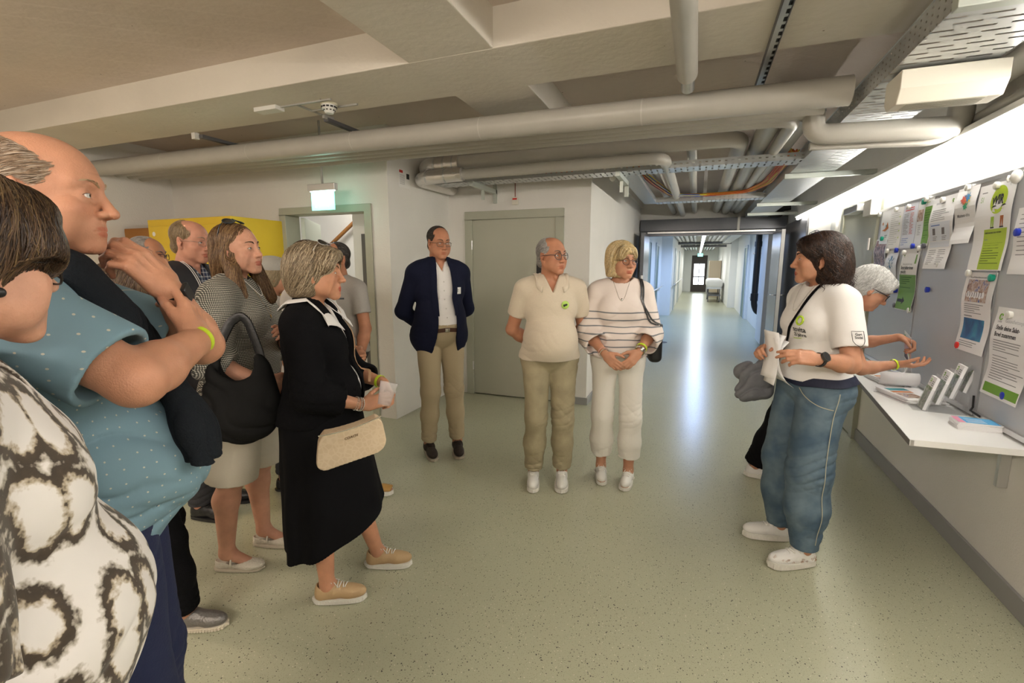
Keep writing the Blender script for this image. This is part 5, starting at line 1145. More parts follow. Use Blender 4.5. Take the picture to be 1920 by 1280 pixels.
    def glasses(s, col=(.05, .03, .03), shape='round', w=.0235, h=.0205, r=.0014, tinted=None, metal=False, dz=0.0, name='glasses'):
        fm = mat('frame_%s%.2f' % (shape, col[0]), col, .3, .8 if metal else 0)
        b = MB(); y0 = .1035
        for sx in (-1, 1):
            pts = []
            for i in range(28):
                a = 2*math.pi*i/28; ex = 1.0 if shape == 'round' else .62
                x = math.copysign(abs(math.cos(a))**ex, math.cos(a))*w; z = math.copysign(abs(math.sin(a))**ex, math.sin(a))*h
                if shape == 'half' and z > h*.62: z = h*.62
                X = sx*(.0325)+x; pts.append(Vector((X, y0-abs(X)**2*4.0, dz-.003+z)))
            b.tube(pts, r, 6, closed=True)
            X = .0325+w; hx = Vector((sx*X, y0-X*X*4.0, dz+.004)); 
            b.tube([hx, Vector((sx*.074, .070, dz+.006)), Vector((sx*.0815, .01, dz+.004)), Vector((sx*.081, -.012, dz+.002)), Vector((sx*.079, -.03, dz-.02))], r*.9, 6)
        b.tube([Vector((-.0325+w-.001, y0-.0005, dz+.001)), Vector((0, y0+.001, dz+.005)), Vector((.0325-w+.001, y0-.0005, dz+.001))], r, 6)
        o = b.build(name, fm, s.root, smooth=True); o.data.transform(s.HM)
        l = MB()
        for sx in (-1, 1):
            vs = [Vector((sx*.0325+math.cos(2*math.pi*i/24)*w, y0-(sx*.0325+math.cos(2*math.pi*i/24)*w)**2*4.0, dz-.003+math.sin(2*math.pi*i/24)*h*(.62 if shape == 'half' and math.sin(2*math.pi*i/24) > 0 else 1))) for i in range(24)]
            l.add(vs, [tuple(range(24))])
        lens = l.build('lens', tinted or lens_clear(), o); lens.data.transform(s.HM)
        return o
    def wornband(s, name, a, t, r, m, width=.01, thick=.0015, parts=None):
        """band around the forearm of side a at fraction t wrist->elbow"""
        el, wr = s.J['el'+a], s.J['wr'+a]; c = wr.lerp(el, t); d = (el-wr).normalized(); u = d.orthogonal().normalized(); w = d.cross(u)
        n = 28; vs = []; fs = []
        for i in range(n):
            q = (u*math.cos(2*math.pi*i/n)+w*math.sin(2*math.pi*i/n))
            for rr, dd in ((r, -width/2), (r+thick, -width/2), (r+thick, width/2), (r, width/2)): vs.append(c+q*rr+d*dd)
        for i in range(n):
            j = (i+1) % n
            for k in range(4): fs.append((i*4+k, i*4+(k+1) % 4, j*4+(k+1) % 4, j*4+k))
        return MB().add(vs, fs).build(name, m, s.root, smooth=False)
_lens = None
def lens_clear():
    global _lens
    if _lens is None:
        _lens = bpy.data.materials.new('lens_glass'); _lens.use_nodes = True; n, l = nt(_lens)
        b = n['Principled BSDF']; b.inputs['Base Color'].default_value = (0, 0, 0, 1); b.inputs['Roughness'].default_value = .02; b.inputs['Alpha'].default_value = .10
    return _lens
# ------------------------------------------------------------ clothes (children of a person, each one mesh)
def cutbox(c, d, L=.12, w=.2):
    """box subtracting everything beyond plane at c in direction d"""
    d = Vector(d).normalized(); u = d.orthogonal().normalized(); v = d.cross(u)
    rot = np.array([[u.x, v.x, d.x], [u.y, v.y, d.y], [u.z, v.z, d.z]]); c = Vector(c)+d*L
    return Prim('box', 's', .003, c=tuple(c), h=(w, w, L), rd=.001, rot=rot)
def sleeve(s, a, length, r0, r1, off=0):
    """length 0..2 : 1 = elbow, 2 = wrist"""
    sh, el, wr = s.J['sh'+a], s.J['el'+a], s.J['wr'+a]; k = s.k; P = []
    if length <= 1:
        e = sh.lerp(el, length); P = [cone(sh, e+(el-sh).normalized()*.03, r0, r1, .02)]; d = (el-sh).normalized(); re = .045*s.ar
        P.append(Prim('cone', 's', .003, a=tuple(e-d*.012), b=tuple(e+d*.1), ra=r1-.014, rb=r1-.012))
    else:
        rm = r0+(r1-r0)*.55; e = el.lerp(wr, length-1); d = (wr-el).normalized()
        P = [cone(sh, el, r0, rm, .02), cone(el, e+d*.03, rm, r1, .03)]
        P.append(Prim('cone', 's', .003, a=tuple(e-d*.012), b=tuple(e+d*.1), ra=r1-.014, rb=r1-.012))
    P.append(cutbox(e, d, .10, .12)); return P
def top(s, name, m, off=.010, sl=.55, r0=.066, r1=.062, hem=.90, neck=(.062, -.02), vneck=0, fold=.004, ff=9, boxy=0, flare=0, res=None, seed=0, jacket=None, extra=None,
        kg=.022, slR=None, hemtilt=0, fdir=(.2, .1, 1), noneckcut=False, armfold=.004, lowk=None):
    k = s.k; res = res or s.P.get('cres', .0055); T = grow(s.torso, off)
    J = s.J
    if boxy: T += [ell(((J['waist']+J['pelvis'])*.5), ((.135+boxy)*s.g*k, (.10+boxy)*s.g*k, .22*k), .06)]
    if flare:
        c = J['pelvis']+Vector((0, 0, -.02)); T += [cone(J['waist'], c+Vector((0, 0, -.12)), .10*k, (.14+flare)*k, .06, fn=(0, 1, 0), ff=.75)]
    if extra: T += extra
    cuts = []
    hz = hem*k
    nc = J['neck']; 
    if not noneckcut:
        cuts.append(cone(nc+Vector((0, .004, neck[1])), nc+Vector((0, .03, .16)), neck[0]*k, neck[0]*k*1.15, .004, 's'))
        if vneck: cuts.append(fprim(lambda X, Y, Z: np.maximum(np.maximum(np.abs(X-nc.x)*1.0-(Z-(nc.z-vneck))*.42, -(Y-nc.y-.02)), (nc.z-vneck)-Z), (nc.x-.12, nc.y, nc.z-vneck-.02), (nc.x+.12, nc.y+.3, nc.z+.1), .003, 's'))
    groups = [T+cuts]
    for a in ('L', 'R'):
        L = (slR if (a == 'R' and slR is not None) else sl)
        if L > 0: groups.append(sleeve(s, a, L, r0*k, r1*k))
    if jacket: 
        inner = [Prim(p.kind, 's', .004, **p.q) for p in grow(s.torso, jacket['inner'])]
        groups[0] = groups[0]+[fprim(jacket['f'], jacket['lo'], jacket['hi'], .004, 's')]
    # the hem plane must not cut long sleeves hanging lower: cut torso group only
    def hemcut(X, Y, Z): return -(hz+hemtilt*Y+.004*noise(X, Y, Z, 4, seed+2)-Z)
    tl, th = bbox_of(T, .05)
    groups[0].append(fprim(lambda X, Y, Z: Z-(hz+hemtilt*Y+.0035*noise(X, Y, Z, 4, seed+2)), (tl[0], tl[1], tl[2]-.02), (th[0], th[1], hz+.05), .003, 's'))
    # hollow the hem a little
    groups[0].append(fprim(lambda X, Y, Z: np.maximum(evalgrid(T, X, Y, Z)+.012, Z-(hz+.03)), (tl[0], tl[1], tl[2]-.02), (th[0], th[1], hz+.04), .003, 's'))
    if jacket: groups[0] += inner
    def post2(F, X, Y, Z):
        w = np.clip(((J['chest'].z+.10)-Z)/.22, .2, 1)
        return F-fold*w*(folds(X, Y, Z, fdir, ff*1.5, .30, seed)*.9+folds(X, Y, Z, (-.7, .3, .9), ff*1.1, .3, seed+2)*.6)+fold*.25*noise(X, Y, Z, 6, seed)
    lo, hi = bbox_of([p for g in groups for p in g], .02)
    F = evalsdf(groups, lo, hi, res, post2, kg); V, Q = surface_nets(F, lo, res); V = relax(V, Q, 1, .4)
    o = npmesh(name, V, Q, m, s.root); s.last = groups; return o
def evalgrid(prims, X, Y, Z):
    F = np.full(np.broadcast(X, Y, Z).shape, .08, np.float32)
    for p in prims:
        if p.op == 'u': F = smin(F, p.d(X, Y, Z), p.k)
    return F
def trousers(s, name, m, off=.008, rt=.088, rk=.070, ra=.060, hem=.05, waist=1.02, fold=.004, seed=0, res=None, shorts=None, bag=0, knee_fold=True, seat=1.0):
    k = s.k; J = s.J; res = res or s.P.get('cres', .0055)
    pel = [p for p in grow(s.torso, off)]
    groups = []
    wz = waist*k
    pg = pel+[fprim(lambda X, Y, Z: wz-Z, (-.4, -.4, wz-.02), (.4, .4, wz+.3), .003, 's')]
    groups.append(pg)
    for a in ('L', 'R'):
        h, kn, an = J['hip'+a], J['knee'+a], J['ank'+a]; g = [cone(h, kn, rt*k*s.g**.4, rk*k, .04), ell(h+Vector((0, -.035, 0)), (.095*k, .10*k, .11*k), .05)]
        if shorts: e = h.lerp(kn, shorts); d = (kn-h).normalized()
        else:
            e = an+(kn-an).normalized()*(hem*k); d = (an-kn).normalized(); mid = kn.lerp(an, .45)
            g += [cone(kn, mid, rk*k, (rk+ra)*.5*k+bag, .03), cone(mid, an, (rk+ra)*.5*k+bag, ra*k, .04)]
        rr = (rk if shorts else ra)*k
        g += [Prim('cone', 's', .003, a=tuple(e-d*.012), b=tuple(e+d*.12), ra=rr-.014, rb=rr-.012), cutbox(e, d, .08, .17)]
        groups.append(g)
    def post(F, X, Y, Z):
        kz = J['kneeL'].z; w1 = np.exp(-((Z-kz-.02)/.10)**2)+np.exp(-((Z-.16)/.10)**2)*1.2+np.exp(-((Z-J['hipL'].z+.05)/.08)**2)*.5+.25
        return F-fold*w1*(folds(X, Y, Z, (.55, .35, 1), 24, .34, seed)*.75+folds(X, Y, Z, (-.8, .3, 1), 17, .34, seed+2)*.55)+fold*.5*noise(X, Y, Z, 5, seed)
    lo, hi = bbox_of([p for g in groups for p in g], .02); hi[2] = min(hi[2], wz+.02)
    F = evalsdf(groups, lo, hi, res, post, .010); V, Q = surface_nets(F, lo, res); V = relax(V, Q, 1, .4)
    s.lastp = groups
    return npmesh(name, V, Q, m, s.root)
def skirt(s, name, m, prof, fold=.008, nf=11, seed=0, res=None, cx=0, cy=0, hemtilt=0, split=0, hemy=0):
    """prof: list of (z, rx, ry) from the waist down"""
    k = s.k; res = res or s.P.get('cres', .0055); zs = np.array([p[0] for p in prof])[::-1]*k; rx = np.array([p[1] for p in prof])[::-1]*k; ry = np.array([p[2] for p in prof])[::-1]*k
    z0, z1 = zs[0], zs[-1]; J = s.J
    def f(X, Y, Z):
        zz = np.broadcast_to(Z, np.broadcast(X, Y, Z).shape); t = np.clip((z1-zz)/(z1-z0), 0, 1)
        a = np.interp(zz, zs, rx); b = np.interp(zz, zs, ry); x = X-cx*t*k; y = Y-cy*t*k
        an = np.arctan2(x/a, y/b); q = np.sqrt((x/a)**2+(y/b)**2)
        d = (q-1)*np.minimum(a, b)+fold*t*np.sin(an*nf+1.5*np.sin(an*2+seed)+zz*3)+.3*fold*noise(X, Y, Z, 5, seed)
        if split: d = d+split*t*np.exp(-(x/.02)**2)*(y > 0)
        zb = z0+hemtilt*x+hemy*y; cut = np.maximum(zb-zz, zz-z1)
        out = smax(d, cut, .004); inn = np.maximum(d+.010, zz-(z0+.10)); return np.maximum(out, -inn)
    m_ = .06; lo = (-max(rx)-m_-abs(cx), -max(ry)-m_-abs(cy), z0-.08); hi = (max(rx)+m_+abs(cx), max(ry)+m_+abs(cy), z1+.02)
    F = evalsdf([[fprim(f, lo, hi, .002)]], lo, hi, res, None); V, Q = surface_nets(F, lo, res); V = relax(V, Q, 1, .4)
    return npmesh(name, V, Q, m, s.root)
def collar(s, name, m, prims, rn=.062, h=.032, w=.05, gap=.5, tip=.035, stand=.028, tilt=.02, open_=0.0, lift=.009, thick=.003, dy=.006, zoff=0.0):
    """fold-down shirt collar around the neck; gap = half angle (rad) left open at the throat"""
    k = s.k; c = s.J['neck']+Vector((0, dy, .018+zoff)); N = 40; top_ = []; out = []; base = []
    for i in range(N+1):
        th = gap+(2*math.pi-2*gap)*i/N; e = abs(1-2*i/N)       # 1 at the two front ends
        dx, dyy = math.sin(th), math.cos(th)
        zt = stand*(1-e*.55)-tilt*max(0, dyy)*1.0
        top_.append(c+Vector((dx*rn*k, dyy*rn*k*.98, zt)))
        base.append(c+Vector((dx*(rn-.001)*k, dyy*rn*k*.98, zt-.03)))
        ww = w*(1+.0*e)+tip*max(0, e-.72)/.28; sp = .55+.25*e
        out.append(c+Vector((dx*(rn*k+ww*.62), dyy*(rn*k+ww*.45), zt-ww*(.70+.45*e))))
    po = project(prims, np.array([list(p) for p in out]), lift, 5)
    out = [Vector(p) for p in po]
    mid = [(a+b)*.5+((a+b)*.5-c).normalized()*.010+Vector((0, 0, .006)) for a, b in zip(top_, out)]
    rows = [base, top_, mid, out]; vs = [v for r in rows for v in r]; fs = []
    for r in range(3):
        for i in range(N): fs.append((r*(N+1)+i, r*(N+1)+i+1, (r+1)*(N+1)+i+1, (r+1)*(N+1)+i))
    o = MB().add(vs, fs).build(name, m, s.root, smooth=True)
    md = o.modifiers.new('t', 'SOLIDIFY'); md.thickness = thick; md.offset = 0
    return o
def flat(prims_groups): 
    return [p for g in prims_groups for p in g if p.op == 'u']
def decal(s, name, mb_or_obj, prims, m, center, normal_axis='y', lift=.0015, roll=0, parent=None):
    pass
def on_surface(s, prims, c, u, n, pts, lift=.0012):
    """map 2D points (metres) onto the garment: c start point, u = right direction, v = up"""
    u = Vector(u).normalized(); n = Vector(n).normalized(); v = n.cross(u).normalized()
    P = np.array([list(Vector(c)+u*x+v*y) for x, y in pts]); return march(prims, P, n, lift)
def march(prims, P, n, lift, it=14):
    n = np.array(list(Vector(n).normalized()))
    for _ in range(it): P = P-n*np.clip(evalpts(prims, P)-lift, -.03, .03)[:, None]*.9
    return P
def patch(s, name, m, prims, c, u, n, w, h, lift=.0015, parent=None, rnd=False, nx=6, ny=6):
    pts = []; fs = []
    for j in range(ny+1):
        for i in range(nx+1):
            a = (i/nx-.5); b = (j/ny-.5)
            if rnd:
                q = max(abs(a), abs(b))*2; ln = math.hypot(a, b)+1e-9; a, b = a/ln*q*.5, b/ln*q*.5
            pts.append((a*w, b*h))
    P = on_surface(s, prims, c, u, n, pts, lift)
    for j in range(ny):
        for i in range(nx): a = j*(nx+1)+i; fs.append((a, a+1, a+nx+2, a+nx+1))
    o = MB().add([tuple(p) for p in P], fs).build(name, m, parent or s.root, smooth=True)
    md = o.modifiers.new('t', 'SOLIDIFY'); md.thickness = min(.0015, lift); md.offset = -1
    return o
def text_on(s, name, body, size, m, prims, c, u, n, parent=None, lift=.002, align='CENTER', bold=.0):
    o = text_mesh(name, body, size, m, parent or s.root, Matrix.Identity(4), extrude=0, align=align, bold=bold)
    u = Vector(u).normalized(); n = Vector(n).normalized(); v = n.cross(u).normalized()
    P = np.array([list(Vector(c)+u*q.co.x+v*q.co.y) for q in o.data.vertices]); P = march(prims, P, n, lift)
    o.data.vertices.foreach_set('co', P.astype(np.float32).ravel()); return o
def strap(s, name, m, prims, pts, width=.012, lift=.004, n=40, parent=None, th=.35, proj=True, normal=(0, 1, 0)):
    """band lying on the clothes through the given points"""
    pts = [Vector(p) for p in pts]; P = []
    for i in range(n+1):
        t = i/n*(len(pts)-1); a = min(int(t), len(pts)-2); f = t-a
        p0, p1, p2, p3 = pts[max(a-1, 0)], pts[a], pts[a+1], pts[min(a+2, len(pts)-1)]
        P.append(.5*((2*p1)+(p2-p0)*f+(2*p0-5*p1+4*p2-p3)*f*f+(3*p1-p0-3*p2+p3)*f**3))
    A = np.array([list(p) for p in P])
    if proj: 
        B = project(prims, A, lift, 5); A = B
    P = [Vector(p) for p in A]; vs = []; fs = []
    for i, p in enumerate(P):
        t = (P[min(i+1, n)]-P[max(i-1, 0)]).normalized()
        if proj:
            e = .002; g = Vector([float(evalpts(prims, [list(p+Vector(np.eye(3)[q])*e)])[0]-evalpts(prims, [list(p-Vector(np.eye(3)[q])*e)])[0]) for q in range(3)])
            nn = (g-t*g.dot(t)).normalized()
        else: nn = Vector(normal); nn = (nn-t*nn.dot(t)).normalized()
        w = t.cross(nn)
        for a, b in ((-1, -th*.3), (1, -th*.3), (1, th*.3), (-1, th*.3)): vs.append(p+w*a*width/2+nn*b*width/2)
    for i in range(n):
        for q in range(4): fs.append((i*4+q, i*4+(q+1) % 4, (i+1)*4+(q+1) % 4, (i+1)*4+q))
    fs += [(3, 2, 1, 0), tuple(n*4+q for q in range(4))]
    return MB().add(vs, fs).build(name, m, parent or s.root, smooth=False)
def watch(s, a, t, r, strapm, casem, facem, R0=.019, square=False):
    w = s.wornband('watch', a, t, r, strapm, .018, .003); el, wr = s.J['el'+a], s.J['wr'+a]; c = wr.lerp(el, t); d = (el-wr).normalized()
    return w, c, d
def shoe(s, a, style, m_up, m_sole, m_lace=None, length=.275, width=1.0, bare=False, strapm=None):
    F = s.feet[a]; inv = F; k = 1
    L = length; y0 = -.072; y1 = y0+L
    def hw(t):   # half width along the foot 0 heel..1 toe
        return width*(.031+.013*math.sin(min(max((t-.08)/.92, 0), 1)**.9*math.pi*.86))*(1 if t > .06 else .75)*(1 if t < .93 else .82)
    out = []
    for i in range(21):
        t = i/20; x = hw(t)*math.sqrt(max(0, 1-((t-.12)/.12)**2)) if t < .12 else (hw(t) if t < .78 else hw(.78)*math.sqrt(max(0, 1-((t-.78)/.22)**2)))
        out.append((x, y0+L*t))
    sx = 1 if a == 'R' else -1
    outline = [(x+sx*-.004*math.sin(y*12), y) for x, y in out]+[(-x, y) for x, y in out[::-1]][1:-1]
    z0 = -.085; st = {'sneaker': .026, 'flat': .010, 'oxford': .018, 'sandal': .030, 'slip': .018, 'runner': .034}[style]
    sm = MB(); sm.prism([(x*1.04, (y-.065)*1.03+.065) for x, y in outline], z0, z0+st)
    if style in ('sneaker', 'slip', 'runner'):
        n = len(outline); 
        for i in range(n):
            for f in ((0, .5) if style != 'slip' else (0,)):
                a0 = Vector((*outline[i], 0)); a1 = Vector((*outline[(i+1) % n], 0)); p = a0.lerp(a1, f)*1.0
                tn = (a1-a0).normalized(); nr = Vector((tn.y, -tn.x, 0))
                q = Vector((p.x*1.05, (p.y-.065)*1.035+.065, 0)); rr = .0022 if style != 'slip' else .006
                sm.cyl(q+Vector((0, 0, z0+.002)), q+Vector((0, 0, z0+st*.8)), rr, 5)
    sole = sm.build('sole', m_sole, None, smooth=False, bevel=0)
    sole.data.transform(F)
    # upper
    zt = z0+st-.004
    P = []
    if style in ('sneaker', 'runner', 'oxford', 'slip'):
        P = [ell((0, y1-.062, -.052+st*.4), (.040*width, .066, .034)), cone((0, .10, -.050+st*.4), (0, .035, -.028+st*.3), .033*width, .037*width, .03), cone((0, -.025, -.045), (0, -.025, -.012 if style != 'slip' else -.03), .036*width, .035, .03), cone((0, .03, -.04), (0, -.02, -.045), .036*width, .034, .03)]
        P += [fprim(lambda X, Y, Z: Z-zt, (-.1, -.12, -.2), (.1, .25, zt+.02), .004, 's')]
        P += [cone((0, -.018, -.025), (0, -.010, .08), .030, .036, .006, 's')]
    elif style == 'flat':
        P = [ell((0, y1-.060, -.062), (.040, .064, .026)), cone((0, .10, -.065), (0, -.01, -.055), .030, .031, .03), cone((0, -.035, -.062), (0, -.035, -.045), .030, .029, .02)]
        P += [fprim(lambda X, Y, Z: Z-zt, (-.1, -.12, -.2), (.1, .25, zt+.02), .004, 's')]
        P += [ell((0, .045, -.025), (.033, .080, .040), .004, 's'), ell((0, -.02, -.02), (.030, .045, .036), .004, 's')]
    elif style == 'sandal':
        P = [cone((0, .105, -.045), (0, .150, -.052), .041, .038, .01, fn=(0, 0, 1), ff=.8), fprim(lambda X, Y, Z: Z-zt, (-.1, -.12, -.2), (.1, .25, zt+.02), .004, 's'), cone((0, .0, -.045), (0, .25, -.062), .033, .030, .003, 's', fn=(0, 0, 1), ff=.8)]
    P = xform(P, F)
    o = sdfmesh('shoe', [P], s.P.get('sres', .004), m_up, s.root, None, smooth_it=1)
    sole.parent = o
    if m_lace is not None and style in ('sneaker', 'runner', 'oxford'):
        lm = MB(); pr = [p for p in P if p.op == 'u']
        M3 = lambda x, y, z: F @ Vector((x, y, z))
        for i in range(5):
            y = .030+.016*i; r0 = []
            for j in range(7):
                t = -1+j/3; r0.append(M3(t*.017, y+(.006 if i % 2 else -.003)*t, .03))
            q = project(pr, np.array([list(Vector(p)-F.to_3x3() @ Vector((0, 0, .04))) for p in r0]), .0022, 6); lm.tube([Vector(p) for p in q], .0026 if style != 'oxford' else .0016, 5)
        top0 = project(pr, np.array([list(M3(0, .024, .0))]), .004, 6)[0]; top0 = Vector(top0); R3 = F.to_3x3()
        for sgn in (-1, 1):
            lm.tube([top0, top0+R3 @ Vector((sgn*.018, .004, .012)), top0+R3 @ Vector((sgn*.030, .014, .004)), top0+R3 @ Vector((sgn*.016, .012, -.002)), top0], .0017, 5)
            lm.tube([top0, top0+R3 @ Vector((sgn*.014, .020, .002)), top0+R3 @ Vector((sgn*.026, .040, -.014))], .0017, 5)
        lm.build('lace', m_lace, o, smooth=True)
    if strapm is not None:
        b = MB(); pts = [F @ Vector((math.cos(t)*.036, .035, -.052+math.sin(t)*.050)) for t in np.linspace(-.2, math.pi+.2, 14)]
        b.tube(pts, .005, 6, flat=(.4, 1, (0, 1, 0))); b.build('strap', strapm, o, smooth=True)
    return o
def detach(o, s, label, cat, group=None, name=None):
    """a thing held by a person stays top-level: bake the world transform, put the origin at its base"""
    M = Matrix.Translation(s.root.location) @ s.root.rotation_euler.to_matrix().to_4x4()
    o.parent = None; o.data.transform(M); co = np.empty(len(o.data.vertices)*3, np.float32); o.data.vertices.foreach_get('co', co); co = co.reshape(-1, 3)
    b = Vector(((co[:, 0].min()+co[:, 0].max())/2, (co[:, 1].min()+co[:, 1].max())/2, co[:, 2].min()))
    o.data.transform(Matrix.Translation(-b)); o.location = b
    for c in [x for x in bpy.data.objects if x.parent == o]: c.data.transform(Matrix.Translation(-b) @ M)
    tag(o, label, cat, group); return o
# ------------------------------------------------------------ the people
SK1, SK2, SK3 = (.60, .335, .215), (.64, .385, .27), (.58, .30, .185)
M_shirtw = mat('white_cotton', (.78, .76, .74), .85, bump=.12, bscale=260, sheen=.2)
M_lace = mat('white_lace', (.75, .73, .68), .8)
M_whiteleather = mat('white_leather', (.74, .73, .69), .45, bump=.06, bscale=120)
M_whitesole = mat('white_rubber_sole', (.70, .68, .62), .6)
M_lime = mat('lime_wristband', (.55, .72, .03), .35)
M_silver = mat('silver', (.75, .74, .72), .2, 1.0)
M_gold = mat('gold', (.75, .5, .18), .25, 1.0)
M_blackcloth = mat('black_knit', (.005, .005, .006), .9, bump=.3, bscale=180, spec=.12)
M_blackleather = mat('black_leather', (.012, .012, .013), .42, bump=.15, bscale=90)
M_inkw = mat('print_black', (.02, .02, .02), .6)
M_lemon = mat('print_lime', (.45, .65, .04), .5)
def hair_cut(*pr): return list(pr)
def face_cut(y=.088, rx=.062, ry=.072, rz=.098, z=-.030, k=.015): return ell((0, y, z), (rx, ry, rz), k, 's')
def below(z, k=.01): return fprim(lambda X, Y, Z: Z-z, (-.2, -.2, -.5), (.2, .2, z+.03), k, 's')
def flow_down(p):
    r = np.stack([p[:, 0]*7, (p[:, 1]+.01)*6, -1.0-0*p[:, 0]], 1); top = np.clip((p[:, 2]-.02)/.08, 0, 1)[:, None]
    r[:, :2] *= (.15+top); return r/np.linalg.norm(r, axis=1)[:, None]
def flow_side(p, part=-.02):
    r = np.stack([np.sign(p[:, 0]-part)*(.3+1.2*np.clip((p[:, 2]-.03)/.08, 0, 1)), -.25+p[:, 1]*3, -1.0-0*p[:, 0]], 1); return r/np.linalg.norm(r, axis=1)[:, None]
def flow_back(p):
    r = np.stack([p[:, 0]*2, -1.0-0*p[:, 0], -.25-.6*np.clip((-p[:, 1])/.06, 0, 2)], 1); return r/np.linalg.norm(r, axis=1)[:, None]
def short_hair(s, cols, bald=0.0, n=4500, line=.062, **q):
    v = [ell((0, -.020, .042), (.0790, .0995, .0825), .01), ell((0, -.055, -.030), (.062, .058, .05), .02),
         fprim(lambda X, Y, Z: np.maximum(line-.02*bald+.55*(Y-.045)-Z, -(Y-.028)), (-.12, .025, -.2), (.12, .15, .15), .008, 's'),
         ell((0, .075, -.02), (.10, .060, .085), .008, 's'), ell((-.080, -.008, -.012), (.02, .024, .036), .006, 's'), ell((.080, -.008, -.012), (.02, .024, .036), .006, 's'), below(-.072)]
    if bald > .3: v += [ell((0, .050+.02*(1-bald), .105), (.060+.012*bald, .060+.05*bald, .060), .012, 's')]
    return s.hair(v, cols, n=n, seg=5, step=q.pop('step', .007), r=.0006, flow=q.pop('flow', flow_back), res=.003, groove=.0008, **q)
def bob_hair(s, cols, length=-.10, n=4200, fringe=True, part=-.03, wide=0, back=0, seed=1, wav=0, flow=None, seg=10, r=.0011, face=None, step=.013, sides=True, hl=.084, bangs=.0):
    v = [ell((0, -.018, .045), (.088+wide, .108, .0885), .015), ell((0, -.030+back, -.020), (.090+wide, .085, .085), .03)]
    if length < -.08: v += [ell((0, -.020+back, length+.02), (.086+wide*1.3, .068, .060), .03)]
    v += [face or ell((0, .100, -.045), (.064, .088, .105), .012, 's'), below(length)]
    if fringe: v += [ell((part*.5, .073, .066), (.060, .034, .030), .018), ell((.045, .060, .035), (.024, .030, .035), .015), ell((-.045, .060, .035), (.024, .030, .035), .015)]
    if bangs: v += [ell((0, .086, .040), (.058, .018, .030+bangs), .012)]
    return s.hair(v, cols, n=n, seg=seg, step=step, r=r, flow=flow or (lambda p: flow_side(p, part)), res=.003, groove=.0022, seed=seed, wav=wav)
BEHIND = dict(elR=(.245, -.10, 1.085), elL=(-.245, -.10, 1.085), wrR=(.05, -.19, .93), wrL=(-.05, -.18, .95))

# ---- man in the navy blazer
s = Person('man in a navy blazer and white shirt, standing left of the sage door', (-1.87, 3.27), 227, 1.83, age=.9, fat=.7, jaw=1.06, girth=1.08, belly=.02, res=.007, hres=.0026, down=True,
           J=dict(BEHIND, head=(0, .015, 1.572), ankR=(.10, -.035, .085), ankL=(-.11, .015, .085)), hrot=(-7, 0, 9), footR=5, footL=14, lipcol=(.8, .58, .52))
s.skin('skin_tan', SK3); s.eyes(brow=(.08, .06, .045), pitch=-25)
short_hair(s, [(.045, .035, .03), (.09, .08, .07), (.03, .025, .02)], bald=.15, line=.070)
s.glasses((.10, .085, .06), 'square', w=.027, h=.017, r=.0017, dz=-.002)
m = mat('navy_wool', (.008, .010, .026), .85, bump=.15, bscale=200, spec=.15)
top(s, 'shirt', M_shirtw, off=.008, sl=0, hem=.955, neck=(.058, -.02), vneck=.05, fold=.003)
SP = flat(s.last); collar(s, 'collar', M_shirtw, SP, gap=.42, tip=.03, zoff=.004)
def open_f(X, Y, Z):
    z = Z/s.k; xc = -.004; w = np.interp(z, [.70, .80, .9, 1.0, 1.2, 1.32, 1.42], [.16, .10, .080, .073, .070, .066, .050]).astype(np.float32)
    return np.maximum(np.abs(X-xc)-w, -(Y-.01))
top(s, 'blazer', m, off=.026, sl=1.9, r0=.064, r1=.048, hem=.775, neck=(.060, -.04), fold=.0015, boxy=.028, res=.0055,
    jacket=dict(f=open_f, lo=(-.2, -.02, .7), hi=(.2, .4, 1.7), inner=.013), extra=[ell((0, -.005, .86*s.k), (.175*s.k, .130*s.k, .16*s.k), .05)])
BP = flat(s.last)
for sx in (-1, 1):
    strap(s, 'lapel', m, BP, [(sx*.055, .02, 1.46*s.k), (sx*.080, .13, 1.36*s.k), (sx*.088, .16, 1.22*s.k), (sx*.076, .17, 1.06*s.k)], width=.045, lift=.004)
trousers(s, 'trousers', mat('khaki_chino', (.40, .325, .205), .85, bump=.12, bscale=220), rt=.092, rk=.070, ra=.056, waist=1.0, off=.010, hem=.02, fold=.0035)
TP = flat(s.lastp)
strap(s, 'belt', mat('brown_belt', (.06, .025, .015), .4), TP, [(.13, .03, .965*s.k), (.09, .12, .965*s.k), (0, .2, .96*s.k), (-.09, .12, .965*s.k), (-.13, .03, .965*s.k)], width=.032, lift=.004)
patch(s, 'belt_buckle', M_silver, TP, (.0, .22, .962*s.k), (1, 0, 0), (0, 1, 0), .036, .028, lift=.008)
for i in range(6): patch(s, 'shirt_button', mat('pearl_button', (.6, .58, .55), .3), SP, (.0, .25, (1.30-.062*i)*s.k), (1, 0, 0), (0, 1, 0), .011, .011, lift=.003, rnd=True, nx=3, ny=3)
b = patch(s, 'name_badge', M_white, BP, (-.105, .25, 1.235*s.k), (-1, 0, 0), (0, 1, 0), .066, .052, lift=.006)
[patch(s, 'badge_print', M_inkw, BP, (-.105, .25, (1.242-.010*q_)*s.k), (-1, 0, 0), (0, 1, 0), .022-.006*q_, .003, lift=.008, parent=b, nx=3, ny=1) for q_ in range(2)]
for a in 'LR': shoe(s, a, 'oxford', mat('dark_brown_suede', (.028, .018, .014), .8, bump=.3, bscale=300), mat('tan_sole', (.42, .36, .28), .6), mat('brown_lace', (.03, .02, .015), .7))

